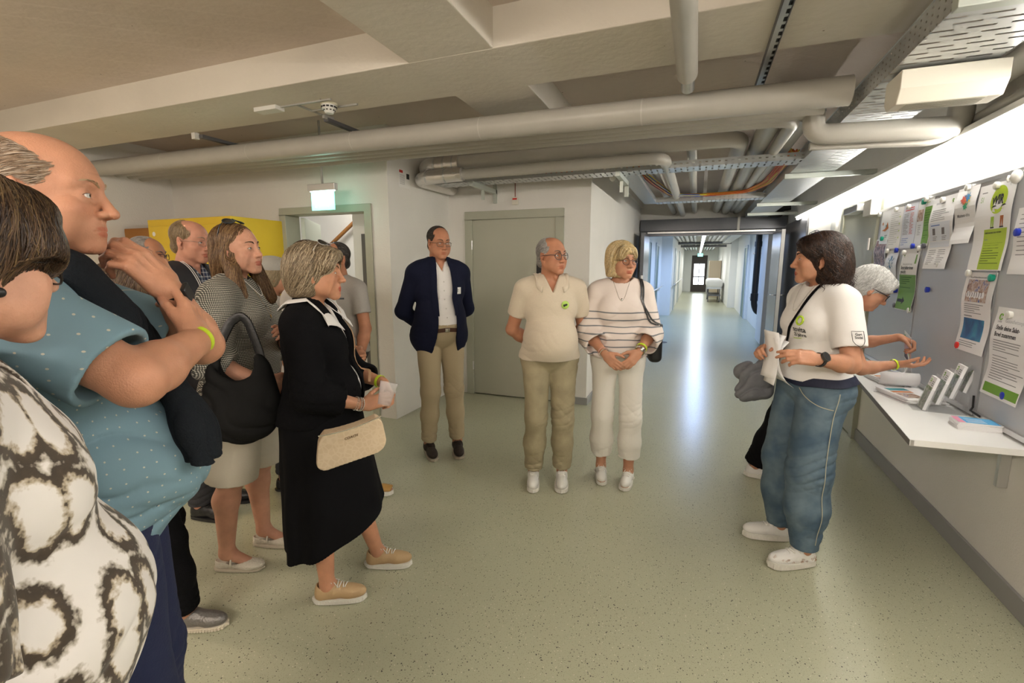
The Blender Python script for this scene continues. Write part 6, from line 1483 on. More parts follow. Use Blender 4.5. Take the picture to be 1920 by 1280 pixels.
# ---- man in the cream polo
s = Person('grey-haired man in a cream polo shirt and khaki jeans, left of the woman in stripes', (-.885, 3.00), 205, 1.71, age=.9, fat=.5, girth=1.06, belly=.045, res=.0065, hres=.0024,
           J=dict(BEHIND, head=(0, .025, 1.568), ankR=(.095, -.08, .085), ankL=(-.105, -.06, .085)), hrot=(2, 0, 34), footR=8, footL=10, lipcol=(.82, .6, .55), mouth=.0012)
s.skin('skin_tan', SK3); s.eyes(brow=(.09, .07, .06))
short_hair(s, [(.42, .40, .38), (.30, .28, .27), (.55, .53, .5)], bald=.5, line=.080, n=3200)
s.glasses((.015, .03, .045), 'round', w=.0235, h=.0215, r=.0017)
m = mat('cream_knit', (.60, .52, .40), .85, bump=.2, bscale=240, sheen=.3, var=.03, vscale=120)
top(s, 'polo_shirt', m, off=.013, sl=.62, r0=.068, r1=.064, hem=.905, boxy=.018, vneck=.075, neck=(.060, -.01), fold=.003)
PP = flat(s.last); collar(s, 'collar', m, PP, gap=.55, tip=.028, w=.055, zoff=.0, open_=.2)
b = patch(s, 'badge', mat('badge_green', (.42, .62, .12), .3), PP, (-.078, .25, 1.265*s.k), (-1, 0, 0), (0, 1, 0), .052, .052, lift=.005, rnd=True)
patch(s, 'badge_print', M_inkw, PP, (-.082, .25, 1.266*s.k), (-1, 0, .3), (0, 1, 0), .020, .013, lift=.0085, parent=b, rnd=True); patch(s, 'badge_print', M_inkw, PP, (-.070, .25, 1.262*s.k), (-1, 0, .3), (0, 1, 0), .010, .014, lift=.0085, parent=b, nx=2, ny=2)
trousers(s, 'trousers', mat('khaki_denim', (.36, .31, .195), .85, bump=.25, bscale=160, var=.22, vscale=9), rt=.094, rk=.072, ra=.062, waist=.98, off=.006, hem=.035, fold=.006, bag=.004)
for a in 'LR': shoe(s, a, 'sneaker', M_whiteleather, M_whitesole, M_lace)

# ---- woman in stripes
s = Person('blonde bobbed woman in a striped white jumper and white trousers, hands clasped in front', (-.47, 3.24), 193, 1.68, fem=1, age=.75, bust=.012, res=.0065, hres=.0024, thigh=.074, girth=.97,
           J=dict(elR=(.205, .03, 1.07), wrR=(.095, .235, .965), elL=(-.205, .04, 1.08), wrL=(-.105, .24, .985), head=(0, .02, 1.570), ankR=(.09, -.07, .085), ankL=(-.10, .0, .085), kneeR=(.095, .0, .49), kneeL=(-.098, .02, .49)), hrot=(-2, 0, 30), footR=0, footL=14,
           handR=dict(d=(-.62, .55, -.55), n=(.45, .80, .15), curl=(28, 42, 25)), handL=dict(d=(.62, .45, -.65), n=(-.45, .85, .2), curl=(22, 36, 20)), lips=1.0, lipcol=(.78, .45, .42))
s.skin('skin_warm', SK1); s.eyes(brow=(.32, .22, .12)); 
bob_hair(s, [(.62, .47, .24), (.50, .36, .17), (.72, .60, .38), (.42, .30, .14)], length=-.105, part=.015, wide=.004, n=5200)
s.glasses((.06, .018, .012), 'round', w=.0235, h=.021, r=.0016)
m = bpy.data.materials.new('striped_knit'); m.use_nodes = True; n_, l_ = nt(m); b_ = n_['Principled BSDF']; tc = n_.new('ShaderNodeTexCoord'); sp = n_.new('ShaderNodeSeparateXYZ'); l_.new(tc.outputs['Object'], sp.inputs[0])
def mth(op, a, b=None):
    q = n_.new('ShaderNodeMath'); q.operation = op
    if hasattr(a, 'node'): l_.new(a, q.inputs[0])
    else: q.inputs[0].default_value = a
    if b is not None:
        if hasattr(b, 'node'): l_.new(b, q.inputs[1])
        else: q.inputs[1].default_value = b
    return q.outputs[0]
no = n_.new('ShaderNodeTexNoise'); no.inputs['Scale'].default_value = 5; l_.new(tc.outputs['Object'], no.inputs['Vector'])
zz = mth('ADD', sp.outputs[2], mth('MULTIPLY', no.outputs['Fac'], .03)); st = mth('LESS_THAN', mth('FRACT', mth('MULTIPLY', zz, 22.0)), .17); st = mth('MULTIPLY', st, mth('LESS_THAN', zz, 1.262))
mx = n_.new('ShaderNodeMix'); mx.data_type = 'RGBA'; l_.new(st, mx.inputs['Factor']); mx.inputs['A'].default_value = (.72, .64, .59, 1); mx.inputs['B'].default_value = (.17, .18, .19, 1); l_.new(mx.outputs['Result'], b_.inputs['Base Color']); b_.inputs['Roughness'].default_value = .9
top(s, 'jumper', m, off=.016, sl=1.50, r0=.068, r1=.088, hem=.925, neck=(.076, -.035), boxy=.030, fold=.006, ff=8, fdir=(.5, .1, .8), kg=.03)
PP = flat(s.last)
w_ = mat('white_denim', (.72, .69, .62), .85, bump=.15, bscale=200)
trousers(s, 'trousers', w_, rt=.086, rk=.074, ra=.072, waist=.98, off=.006, hem=.115, fold=.0045, bag=.003)
for a in 'LR': shoe(s, a, 'sneaker', M_whiteleather, M_whitesole, M_lace, length=.25, width=.92)
watch_, c_, d_ = watch(s, 'L', .12, .030, M_silver, M_silver, M_white)
q = MB().ball(c_+Vector((-.01, .030, .012)), (.013, .006, .013), 12, 8).build('watch_face', M_silver, watch_, smooth=True)
s.wornband('wristband', 'L', .26, .033, M_lime, .016, .002); s.wornband('bracelet', 'R', .10, .031, M_silver, .006, .002); s.wornband('bracelet', 'R', .18, .032, mat('pink_beads', (.6, .35, .3), .4), .004, .003)
strap(s, 'necklace', M_silver, PP, [(.055, .07, 1.44*s.k), (.03, .13, 1.37*s.k), (0, .16, 1.325*s.k), (-.03, .13, 1.37*s.k), (-.055, .07, 1.44*s.k)], width=.0018, lift=.004, th=1)
patch(s, 'pendant', M_silver, PP, (0, .2, 1.318*s.k), (1, 0, 0), (0, 1, 0), .010, .016, lift=.005, nx=2, ny=2)
bg = MB(); 
bag = sdfmesh('shoulder_bag', [rbox((-.245, -.10, .99), (.045, .13, .12), .035, .01)], .006, M_blackleather, s.root)
for dx in (0, .014): 
    x = strap(s, 'strap', M_blackleather, PP, [(-.19-dx, -.11, 1.10), (-.150-dx, -.10, 1.30), (-.128-dx, .0, 1.46), (-.135-dx, .10, 1.36), (-.160-dx, .10, 1.22), (-.22-dx, .02, 1.08)], width=.011, lift=.007)
    x.parent = bag
detach(bag, s, 'black leather shoulder bag hanging at the striped woman\'s hip', 'bag')

# ---- speaker
s = Person('dark-haired woman in a white T-shirt and blue jeans speaking and holding papers, facing the group', (.585, 2.78), 113, 1.69, fem=1, age=.5, bust=.004, res=.006, hres=.002, girth=1.04, thigh=.082,
           J=dict(elL=(-.250, -.005, 1.075), wrL=(-.320, .215, 1.118), elR=(.165, -.01, 1.065), wrR=(.06, .19, 1.085), head=(-.01, .035, 1.556), neck=(0, -.02, 1.41), shL=(-.158, -.01, 1.36), shR=(.158, -.01, 1.36), ankR=(.085, .04, .085), ankL=(-.150, .055, .085), kneeL=(-.12, .05, .49), kneeR=(.09, .05, .49)),
           hrot=(2, 0, -24), footR=12, footL=-6, mouth=.0018, lipcol=(.72, .30, .28), arm=1.08,
           handL=dict(d=(.10, .98, .10), n=(-.85, .05, .50), curls=[(18, 22, 12), (24, 28, 16), (32, 42, 25), (36, 50, 30)], tcurl=18, tdir=(.35, .9, -.45)),
           handR=dict(d=(-.25, .92, .25), n=(.55, .2, .80), curls=[(45, 55, 35)]*4, tcurl=30))
s.skin('skin_warm', SK1); s.eyes(brow=(.06, .04, .03), iris=(.08, .05, .03))
v = [ell((0, -.020, .045), (.090, .108, .090), .015), ell((0, -.055, -.02), (.104, .090, .080), .03), ell((0, -.070, -.075), (.100, .072, .060), .03), ell((0, .066, .080), (.058, .030, .022), .02), ell((.060, .030, .055), (.028, .05, .035), .02), ell((-.060, .030, .055), (.028, .05, .035), .02),
     ell((0, .108, -.040), (.110, .082, .088), .012, 's'), ell((.085, .0, -.02), (.03, .022, .045), .008, 's'), ell((-.085, .0, -.02), (.03, .022, .045), .008, 's'), below(-.120)]
s.hair(v, [(.020, .010, .007), (.040, .018, .011), (.010, .006, .005), (.075, .034, .018)], n=13000, seg=9, step=.011, r=.00065, flow=lambda p: flow_side(p, .02)+np.stack([0*p[:, 0], -.6+0*p[:, 0], 0*p[:, 0]], 1), res=.003, groove=.004, wav=1.0, lift=.005, seed=4)
rc = random.Random(6); cm = MB()
for i in range(230):
    a_ = rc.uniform(R(62), R(298)); z_ = rc.uniform(-.128, -.03); r1_, r2_ = .100+rc.uniform(-.008, .010), .085+rc.uniform(-.006, .012)
    p_ = Vector((math.sin(a_)*r1_, math.cos(a_)*r2_-.055, z_)); o_ = Vector((math.sin(a_), math.cos(a_), 0)); t_ = Vector((math.cos(a_), -math.sin(a_), 0)); L_ = rc.uniform(.030, .055); rr_ = rc.uniform(.004, .009); ph_ = rc.uniform(0, 6.28); sg = rc.choice((-1, 1))
    pts = [s.HM @ (p_+Vector((0, 0, -L_*q/11))+t_*sg*.018*(q/11)**2+o_*(rr_*math.cos(ph_+q*.62)+.016*(q/11)**2)+t_*rr_*math.sin(ph_+q*.62)) for q in range(12)]
    cm.tube(pts, [.0022*(1-q/14) for q in range(12)], 4)
cm.build('curls', mat('curl_brown', (.028, .013, .009), .42), s.root, smooth=True)
top(s, 't_shirt', M_shirtw, off=.014, sl=.74, r0=.068, r1=.074, hem=.955, neck=(.070, -.025), boxy=.028, fold=.006, ff=9, fdir=(.3, .2, .9))
PP = flat(s.last)
m = bpy.data.materials.new('washed_denim'); m.use_nodes = True; n_, l_ = nt(m); b_ = n_['Principled BSDF']; tc = n_.new('ShaderNodeTexCoord')
no = n_.new('ShaderNodeTexNoise'); no.inputs['Scale'].default_value = 11; no.inputs['Detail'].default_value = 8; l_.new(tc.outputs['Object'], no.inputs['Vector'])
rr = n_.new('ShaderNodeValToRGB'); rr.color_ramp.elements[0].color = (.055, .10, .15, 1); rr.color_ramp.elements[1].color = (.14, .20, .24, 1); rr.color_ramp.elements[0].position = .35; rr.color_ramp.elements[1].position = .75; l_.new(no.outputs['Fac'], rr.inputs[0]); l_.new(rr.outputs[0], b_.inputs['Base Color']); b_.inputs['Roughness'].default_value = .85
w2 = n_.new('ShaderNodeTexNoise'); w2.inputs['Scale'].default_value = 260; l_.new(tc.outputs['Object'], w2.inputs['Vector']); bp = n_.new('ShaderNodeBump'); bp.inputs['Strength'].default_value = .2; l_.new(w2.outputs['Fac'], bp.inputs['Height']); l_.new(bp.outputs[0], b_.inputs['Normal'])
M_denim = m
trousers(s, 'jeans', m, rt=.108, rk=.104, ra=.062, waist=.985, off=.012, hem=.012, fold=.007, bag=.016, seed=2)
TP = flat(s.lastp)
strap(s, 'belt', mat('navy_belt', (.008, .012, .035), .6), TP, [(.10, .10, .968*s.k), (0, .2, .96*s.k), (-.12, .12, .965*s.k), (-.2, .0, .968*s.k), (-.12, -.14, .97*s.k)], width=.042, lift=.009)
M_seam = mat('pale_stitch', (.42, .40, .30), .8)
strap(s, 'side_seam', M_seam, TP, [(-.25, .01, .93*s.k), (-.26, .03, .75*s.k), (-.25, .04, .6*s.k), (-.24, .05, .45*s.k), (-.24, .05, .3*s.k), (-.23, .05, .15*s.k)], width=.004, lift=.006)
strap(s, 'pocket_seam', M_seam, TP, [(-.10, .2, .935*s.k), (-.14, .17, .90*s.k), (-.2, .10, .86*s.k), (-.25, .03, .84*s.k)], width=.004, lift=.006)
mr = mat('white_runner_mesh', (.74, .73, .70), .6, bump=.2, bscale=200)
for a in 'LR':
    sh_ = shoe(s, a, 'runner', mr, M_whitesole, M_lace, length=.27)
    if a == 'L':
        pr = xform([ell((0, .10, -.050), (.040, .066, .034))], s.feet['L']); rnd = random.Random(2); lm = MB()
        P = sh_.data
        vv = [v.co.copy() for v in P.vertices if (s.feet['L'].inverted() @ v.co).x < -.012 and -.065 < (s.feet['L'].inverted() @ v.co).z < -.012]
        for i in range(26):
            c = rnd.choice(vv); sz = rnd.uniform(.010, .016); an = rnd.uniform(-.7, .7); R3 = s.feet['L'].to_3x3(); u = R3 @ Vector((0, math.cos(an), math.sin(an))); w = R3 @ Vector((0, -math.sin(an), math.cos(an))); o_ = R3 @ Vector((-.0012, 0, 0))
            pts = [c+o_+u*sz*.055*16*math.sin(t)**3*.55+w*sz*.055*(13*math.cos(t)-5*math.cos(2*t)-2*math.cos(3*t)-math.cos(4*t))*.55 for t in np.linspace(0, 2*math.pi, 13)[:-1]]
            lm.tube(pts, .0007, 4, closed=True)
        lm.build('heart_print', mat('copper_print', (.32, .15, .06), .3, .5), sh_)
# logo, shield, necklace, watch, ring
lg = MB(); cx = Vector((-.075, .3, 1.27*s.k))
ringp = [(math.cos(2*math.pi*i/24)*.020, math.sin(2*math.pi*i/24)*.020) for i in range(24)]
P = on_surface(s, PP, (-.070, .26, 1.262*s.k), (-1, 0, 0), (0, 1, 0), ringp, .004); lg.tube([Vector(p) for p in P], .0050, 6, closed=True)
lo_ = lg.build('logo', M_lemon, s.root, smooth=True)
text_on(s, 'logo_text', 'novita', .036, M_inkw, PP, (-.062, .26, 1.205*s.k), (-1, 0, 0), (0, 1, 0), parent=lo_, lift=.003, bold=.0006)
text_on(s, 'logo_text', '25 Jahre', .024, M_inkw, PP, (-.062, .26, 1.182*s.k), (-1, 0, 0), (0, 1, 0), parent=lo_, lift=.003, bold=.0004)
strap(s, 'logo_line', M_lemon, PP, [(-.02, .26, 1.160*s.k), (-.06, .26, 1.160*s.k), (-.105, .26, 1.160*s.k)], width=.003, lift=.003)
c0 = Vector((-.225, .0, 1.205*s.k))
shp = [(-.026, .030), (.026, .030), (.026, -.012), (.018, -.026), (0, -.038), (-.018, -.026), (-.026, -.012)]
allp = PP; P = on_surface(s, allp, c0+Vector((-.1, 0, 0)), (0, -1, 0), (-1, 0, 0), [((shp[i][0]*(1-f)+shp[(i+1) % 7][0]*f), (shp[i][1]*(1-f)+shp[(i+1) % 7][1]*f)) for i in range(7) for f in (0, .33, .66)], .003)
sh_ = MB().tube([Vector(p) for p in P], .0012, 4, closed=True).build('sleeve_shield', M_inkw, s.root)
for i, t_ in enumerate(('Gurt', 'Social')): text_on(s, 'shield_text', t_, .015, M_inkw, allp, c0+Vector((-.1, 0, .012-.014*i)), (0, -1, 0), (-1, 0, 0), parent=sh_, lift=.003, bold=.0004)
strap(s, 'necklace', M_silver, PP, [(.05, .07, 1.44*s.k), (.03, .13, 1.36*s.k), (0, .16, 1.315*s.k), (-.03, .13, 1.36*s.k), (-.05, .07, 1.44*s.k)], width=.0015, lift=.004, th=1)
w, c_, d_ = watch(s, 'L', .10, .029, M_blackleather, M_black, M_black)
nn = Vector((-.80, .1, .55)).normalized(); nn = (nn-d_*nn.dot(d_)).normalized()
MB().cyl(c_+nn*.026, c_+nn*.038, .0225, 24).build('watch_case', mat('gunmetal', (.12, .12, .12), .3, .8), w, autos=40)
MB().cyl(c_+nn*.038, c_+nn*.0385, .019, 24).build('watch_face', M_black, w)
s.wornband('wristband', 'R', .12, .029, M_lime, .012, .002)
# reading glasses pushed up into the hair
g = s.glasses((.03, .03, .05), 'square', w=.024, h=.014, r=.0016, name='reading_glasses')
def onhead(g, s, rx=62, t=(0, .012, .055)):
    A = s.HM @ Matrix.Translation(t) @ Matrix.Rotation(R(rx), 4, 'X') @ s.HM.inverted()
    g.data.transform(A)
    for c in [x for x in bpy.data.objects if x.parent == g]: c.data.transform(A)
onhead(g, s, 62, (0, -.012, .048))
# cross-body strap and grey bag
bagm = mat('grey_fabric', (.16, .165, .18), .8, bump=.3, bscale=60)
bag = sdfmesh('crossbody_bag', [rbox((.235, .15, .87), (.055, .09, .10), .05, .02), ell((.24, .22, .93), (.045, .06, .055), .03), ell((.24, .10, .95), (.045, .06, .06), .03), ell((.24, .20, .81), (.045, .07, .055), .03)], .006, bagm, s.root,
              post=lambda F, X, Y, Z: F-.012*folds(X, Y, Z, (.3, .5, 1), 16, .3, 3))
x = strap(s, 'strap', M_blackcloth, PP, [(-.06, -.16, 1.36*s.k), (-.085, -.05, 1.50*s.k), (-.075, .06, 1.44*s.k), (-.03, .2, 1.28*s.k), (.06, .2, 1.12*s.k), (.16, .16, 1.0*s.k), (.22, .15, .95*s.k)], width=.016, lift=.005)
x.parent = bag
detach(bag, s, 'grey fabric crossbody bag hanging behind the speaker on a black strap', 'bag')
pp = MB(); wr = s.J['wrR']; tp = s.tips['R']; c = (tp[1]+tp[4])*.5+Vector((0, -.014, .0))
for i in range(4):
    u = Vector((.95, .22-.12*i, .05)).normalized()
    rows = []
    for j in range(9):
        t = j/8-.5; rows.append([c+Vector((.0, -.004*i-.012, 0))+Vector((.0, (-.22*t*t+.035*t)*(.4+.3*i) if i % 2 else .05*t*t, .235*t-.015*i))+u*w_*.048 for w_ in (-1, -.3, .3, 1)])
    vs = [p for r_ in rows for p in r_]; pp.add(vs, [(j*4+q, j*4+q+1, j*4+q+5, j*4+q+4) for j in range(8) for q in range(3)])
o = pp.build('paper_sheets', mat('white_paper', (.85, .84, .84), .7), s.root, smooth=True); md = o.modifiers.new('t', 'SOLIDIFY'); md.thickness = .0012
detach(o, s, 'folded white paper sheets held in the speaker\'s raised right hand', 'papers')
# ---- bald man, arms folded, hand at the chin
s = Person('tall balding man in a pale blue shirt, arms folded, hand at his chin', (-1.262, .576), -35, 1.79, age=1.0, fat=.35, girth=1.12, belly=.085, res=.006, hres=.0018, fine_arms=.0028, stubble=.5, nose=1.25, eye=.0046,
           J=dict(elR=(.255, .145, 1.245), wrR=(.065, .245, 1.285), elL=(-.085, .250, 1.250), wrL=(-.010, .195, 1.392), head=(0, .02, 1.578), ankR=(.12, -.01, .085), ankL=(-.12, .03, .085), kneeR=(.10, .04, .49), kneeL=(-.10, .05, .49), hipR=(.09, .02, .90), hipL=(-.09, .02, .90)), hrot=(-1, 0, -16),
           handL=dict(d=(.06, -.62, .78), n=(.72, .62, .20), curls=[(28, 38, 22), (34, 42, 24), (42, 50, 28), (50, 55, 30)], tcurl=30),
           handR=dict(d=(-.62, -.15, .76), n=(.45, .85, .15), curls=[(10, 18, 12), (16, 22, 14), (30, 34, 20), (40, 40, 24)], tcurl=10, tdir=(.12, .95, -.25)), arm=1.06, lipcol=(.85, .58, .55))
s.skin('skin_ruddy', (.62, .345, .225)); s.eyes(brow=(.42, .30, .18), brow_w=.8, iris=(.20, .28, .33), yaw=0)
short_hair(s, [(.34, .24, .16), (.25, .17, .11), (.45, .36, .28)], bald=1.0, line=.085, n=9000, step=.008)
m = bpy.data.materials.new('blue_dotted_cotton'); m.use_nodes = True; n_, l_ = nt(m); b_ = n_['Principled BSDF']; tc = n_.new('ShaderNodeTexCoord')
v_ = n_.new('ShaderNodeTexVoronoi'); v_.voronoi_dimensions = '2D'; v_.inputs['Scale'].default_value = 27; v_.inputs['Randomness'].default_value = .35; sp = n_.new('ShaderNodeSeparateXYZ'); l_.new(tc.outputs['Object'], sp.inputs[0]); cbn = n_.new('ShaderNodeCombineXYZ'); l_.new(mth('MULTIPLY', mth('ARCTAN2', sp.outputs[1], sp.outputs[0]), .30), cbn.inputs[0]); l_.new(mth('MULTIPLY', sp.outputs[2], 1.4), cbn.inputs[1]); l_.new(cbn.outputs[0], v_.inputs['Vector'])
lt = n_.new('ShaderNodeMath'); lt.operation = 'LESS_THAN'; lt.inputs[1].default_value = .065; l_.new(v_.outputs['Distance'], lt.inputs[0]); mx = n_.new('ShaderNodeMix'); mx.data_type = 'RGBA'; l_.new(lt.outputs[0], mx.inputs['Factor'])
mx.inputs['A'].default_value = (.165, .275, .335, 1); mx.inputs['B'].default_value = (.50, .48, .40, 1); l_.new(mx.outputs['Result'], b_.inputs['Base Color']); b_.inputs['Roughness'].default_value = .85
w2 = n_.new('ShaderNodeTexNoise'); w2.inputs['Scale'].default_value = 300; l_.new(tc.outputs['Object'], w2.inputs['Vector']); bp = n_.new('ShaderNodeBump'); bp.inputs['Strength'].default_value = .12; l_.new(w2.outputs['Fac'], bp.inputs['Height']); l_.new(bp.outputs[0], b_.inputs['Normal'])
top(s, 'shirt', m, off=.014, sl=.80, r0=.078, r1=.080, hem=.865, neck=(.064, -.01), vneck=.05, boxy=.035, fold=.008, ff=8, fdir=(.3, .3, .9), res=.0045, kg=.02)
PP = flat(s.last); collar(s, 'collar', m, PP, gap=.5, tip=.03, zoff=.004)
trousers(s, 'trousers', mat('navy_cotton', (.012, .018, .06), .85, bump=.2, bscale=180), rt=.112, rk=.092, ra=.075, waist=.98, off=.006, hem=.02, fold=.005)
# jumper hung over the shoulders
jp = []
path = [(.02, -.10, 1.50), (.085, -.03, 1.475), (.090, .07, 1.44), (.085, .18, 1.36), (.095, .265, 1.25), (.115, .285, 1.14), (.125, .255, 1.035)]
path = [Vector(p)*s.k for p in path]; P_ = project(PP, np.array([list(p) for p in path]), .012, 5); path = [Vector(p) for p in P_]
rs = [.030, .036, .042, .050, .056, .060, .058]
jp = [cone(path[i], path[i+1], rs[i], rs[i+1], .03, fn=(0.3, 1, .3), ff=.5) for i in range(len(path)-1)]
jp.append(cutbox(path[-1], (0, -.1, -1), .1, .2))
sdfmesh('draped_jumper', [jp], .004, mat('charcoal_knit', (.012, .015, .019), .9, bump=.4, bscale=220, spec=.15), s.root, post=lambda F, X, Y, Z: F-.007*folds(X, Y, Z, (1, .2, .1), 22, .25, 7)+.003*noise(X, Y, Z, 9, 4))
w, c_, d_ = watch(s, 'L', .10, .030, M_blackleather, M_black, M_black, )
nn = Vector((.35, .95, .1)); nn = (nn-d_*nn.dot(d_)).normalized()
rot = Matrix((nn.cross(d_), d_, nn)).transposed()
MB().box(c_+nn*.034, (.036, .040, .012), rot).build('watch_case', M_black, w, bevel=.004)
s.wornband('wristband', 'R', .05, .032, M_lime, .012, .002)
patch(s, 'shirt_button', M_white, PP, (.0, .4, 1.0*s.k), (1, 0, 0), (0, 1, 0), .012, .012, lift=.003, rnd=True, nx=3, ny=3)

# ---- woman in the gingham blouse
s = Person('long-haired young woman in a black-and-white gingham blouse and beige skirt', (-2.05, 1.65), -62, 1.72, fem=1, age=.1, fat=.55, bust=.010, res=.0055, hres=.0022, girth=1.08, thigh=.085, calf=1.1, nose=.9,
           J=dict(elR=(.295, .01, 1.09), wrR=(.27, .20, 1.00), elL=(-.180, .15, 1.09), wrL=(.045, .245, 1.165), head=(0, .025, 1.572), ankR=(.06, -.13, .085), ankL=(-.14, -.03, .085), kneeR=(.09, -.06, .49), kneeL=(-.12, -.01, .49), shR=(.165, -.01, 1.358), shL=(-.165, -.01, 1.358)),
           hrot=(6, 3, -14), footR=8, footL=10, lipcol=(.78, .42, .40), lips=1.15,
           handL=dict(d=(.80, .20, .42), n=(.05, .75, .62), curls=[(35, 50, 30), (38, 52, 30), (42, 55, 30), (48, 58, 30)], tcurl=30))
s.skin('skin_fair', (.68, .40, .285)); s.eyes(brow=(.10, .055, .03), pitch=6)
v = [ell((0, -.022, .044), (.083, .104, .087), .015), ell((0, -.050, -.04), (.082, .075, .09), .03), cone((.070, .000, -.02), (.098, .030, -.22), .030, .034, .03), cone((-.070, .000, -.02), (-.098, .040, -.24), .030, .034, .03), cone((0, -.075, -.05), (0, -.115, -.25), .075, .085, .04, fn=(0, 1, 0), ff=.5),
     ell((0, .105, -.03), (.068, .080, .112), .010, 's'), ell((.086, .030, -.01), (.022, .030, .05), .008, 's')]
s.hair(v, [(.13, .065, .03), (.09, .045, .02), (.22, .125, .055), (.30, .19, .09)], n=8000, seg=12, step=.020, r=.0009, flow=lambda p: flow_side(p, .0), res=.0032, groove=.002, wav=.10)
m = bpy.data.materials.new('gingham'); m.use_nodes = True; n_, l_ = nt(m); b_ = n_['Principled BSDF']; tc = n_.new('ShaderNodeTexCoord'); sp = n_.new('ShaderNodeSeparateXYZ')
no = n_.new('ShaderNodeTexNoise'); no.inputs['Scale'].default_value = 4; l_.new(tc.outputs['Object'], no.inputs['Vector']); va = n_.new('ShaderNodeVectorMath'); va.operation = 'MULTIPLY_ADD'; va.inputs[1].default_value = (.05, .05, .05); l_.new(no.outputs['Color'], va.inputs[0]); l_.new(tc.outputs['Object'], va.inputs[2]); l_.new(va.outputs[0], sp.inputs[0])
a1 = mth('FRACT', mth('MULTIPLY', mth('ADD', sp.outputs[0], mth('MULTIPLY', sp.outputs[1], -.8)), 135.0)); a2 = mth('FRACT', mth('MULTIPLY', sp.outputs[2], 135.0))
g = mth('ADD', mth('LESS_THAN', a1, .5), mth('LESS_THAN', a2, .5)); rr = n_.new('ShaderNodeValToRGB'); rr.color_ramp.interpolation = 'CONSTANT'
rr.color_ramp.elements[0].color = (.62, .60, .52, 1); rr.color_ramp.elements[1].position = .4; rr.color_ramp.elements[1].color = (.13, .13, .11, 1); e_ = rr.color_ramp.elements.new(.9); e_.color = (.012, .013, .012, 1)
l_.new(mth('MULTIPLY', g, .5), rr.inputs[0]); l_.new(rr.outputs[0], b_.inputs['Base Color']); b_.inputs['Roughness'].default_value = .9
top(s, 'blouse', m, off=.018, sl=1.30, r0=.082, r1=.070, hem=.90, neck=(.066, -.02), boxy=.040, fold=.009, ff=10, fdir=(.2, .2, .9), kg=.03, res=.005)
PP = flat(s.last)
trousers(s, 'culottes', mat('ecru_denim', (.62, .57, .46), .85, bump=.15, bscale=200), rt=.118, rk=.116, waist=.985, off=.012, shorts=.99, fold=.004)
for a in 'LR': shoe(s, a, 'flat', mat('cream_mesh', (.66, .62, .52), .7, bump=.6, bscale=160), mat('beige_sole', (.5, .45, .36), .6), strapm=mat('cream_strap', (.68, .64, .55), .5), length=.262)
strap(s, 'necklace', mat('pearl', (.75, .72, .68), .3), PP, [(.065, .04, 1.45*s.k), (.04, .11, 1.40*s.k), (0, .14, 1.372*s.k), (-.04, .11, 1.40*s.k), (-.065, .04, 1.45*s.k)], width=.005, lift=.004, th=1)
strap(s, 'pendant_chain', M_gold, PP, [(.05, .10, 1.43*s.k), (0, .2, 1.27*s.k), (-.05, .10, 1.43*s.k)], width=.0015, lift=.004, th=1)
patch(s, 'pendant', M_gold, PP, (0, .25, 1.262*s.k), (1, 0, 0), (0, 1, 0), .014, .018, lift=.005, rnd=True, nx=4, ny=4)
for z in (1.31, 1.245): patch(s, 'button', M_black, PP, (.012, .25, z*s.k), (1, 0, 0), (0, 1, 0), .010, .010, lift=.004, rnd=True, nx=3, ny=3)
w, c_, d_ = watch(s, 'L', .06, .027, mat('brown_leather', (.07, .02, .012), .5), M_silver, M_white)
nn = Vector((.1, .8, .6)); nn = (nn-d_*nn.dot(d_)).normalized(); MB().cyl(c_+nn*.026, c_+nn*.034, .017, 20).build('watch_case', M_silver, w, autos=40); MB().cyl(c_+nn*.034, c_+nn*.0345, .0145, 20).build('watch_face', M_white, w)
g = s.glasses((.012, .012, .012), 'round', w=.028, h=.024, r=.0024, tinted=mat('dark_lens', (.01, .01, .01), .08), name='sunglasses'); onhead(g, s, 66, (0, -.034, .046))
eb = MB().ball(s.HM @ Vector((.082, .000, -.052)), .006, 10, 8).build('earring', mat('pearl', (.75, .72, .68), .3), s.root, smooth=True)
tg = MB().box(Vector((.235, .16, .985)), (.002, .08, .030)).build('paper_tag', M_white, s.root)
# tote bag
rb_ = rotm(0, 0, 40)
t = [ell((-1.735, 1.375, .945), (.150, .050, .135), .05, rot=rb_), ell((-1.72, 1.36, .885), (.115, .058, .090), .06, rot=rb_), ell((-1.80, 1.335, 1.05), (.055, .035, .10), .05, rot=rb_), ell((-1.69, 1.435, 1.05), (.055, .035, .11), .05, rot=rb_), ell((-1.750, 1.385, 1.115), (.060, .05, .075), .02, 's', rot=rb_)]
o = sdfmesh('tote_bag', [t], .006, mat('black_nylon', (.006, .006, .006), .75, bump=.08, bscale=90, spec=.2), None, post=lambda F, X, Y, Z: F-.010*folds(X, Y, Z, (.5, .5, .6), 15, .3, 6)+.005*noise(X, Y, Z, 3, 4))
bm_ = [(-1.82, 1.33, 1.08), (-1.835, 1.36, 1.17), (-1.80, 1.41, 1.29), (-1.765, 1.43, 1.315), (-1.74, 1.44, 1.29), (-1.70, 1.45, 1.17), (-1.68, 1.45, 1.08)]
hb = MB().tube(bend([Vector(p) for p in bm_], .06, 4), .019, 8, flat=(1, .22, (.7, -.7, 0))).build('handle', mat('black_leather', (.012, .012, .013), .42), o, smooth=True)
tag(o, 'large black slouchy tote bag held by the woman in the gingham blouse', 'bag')

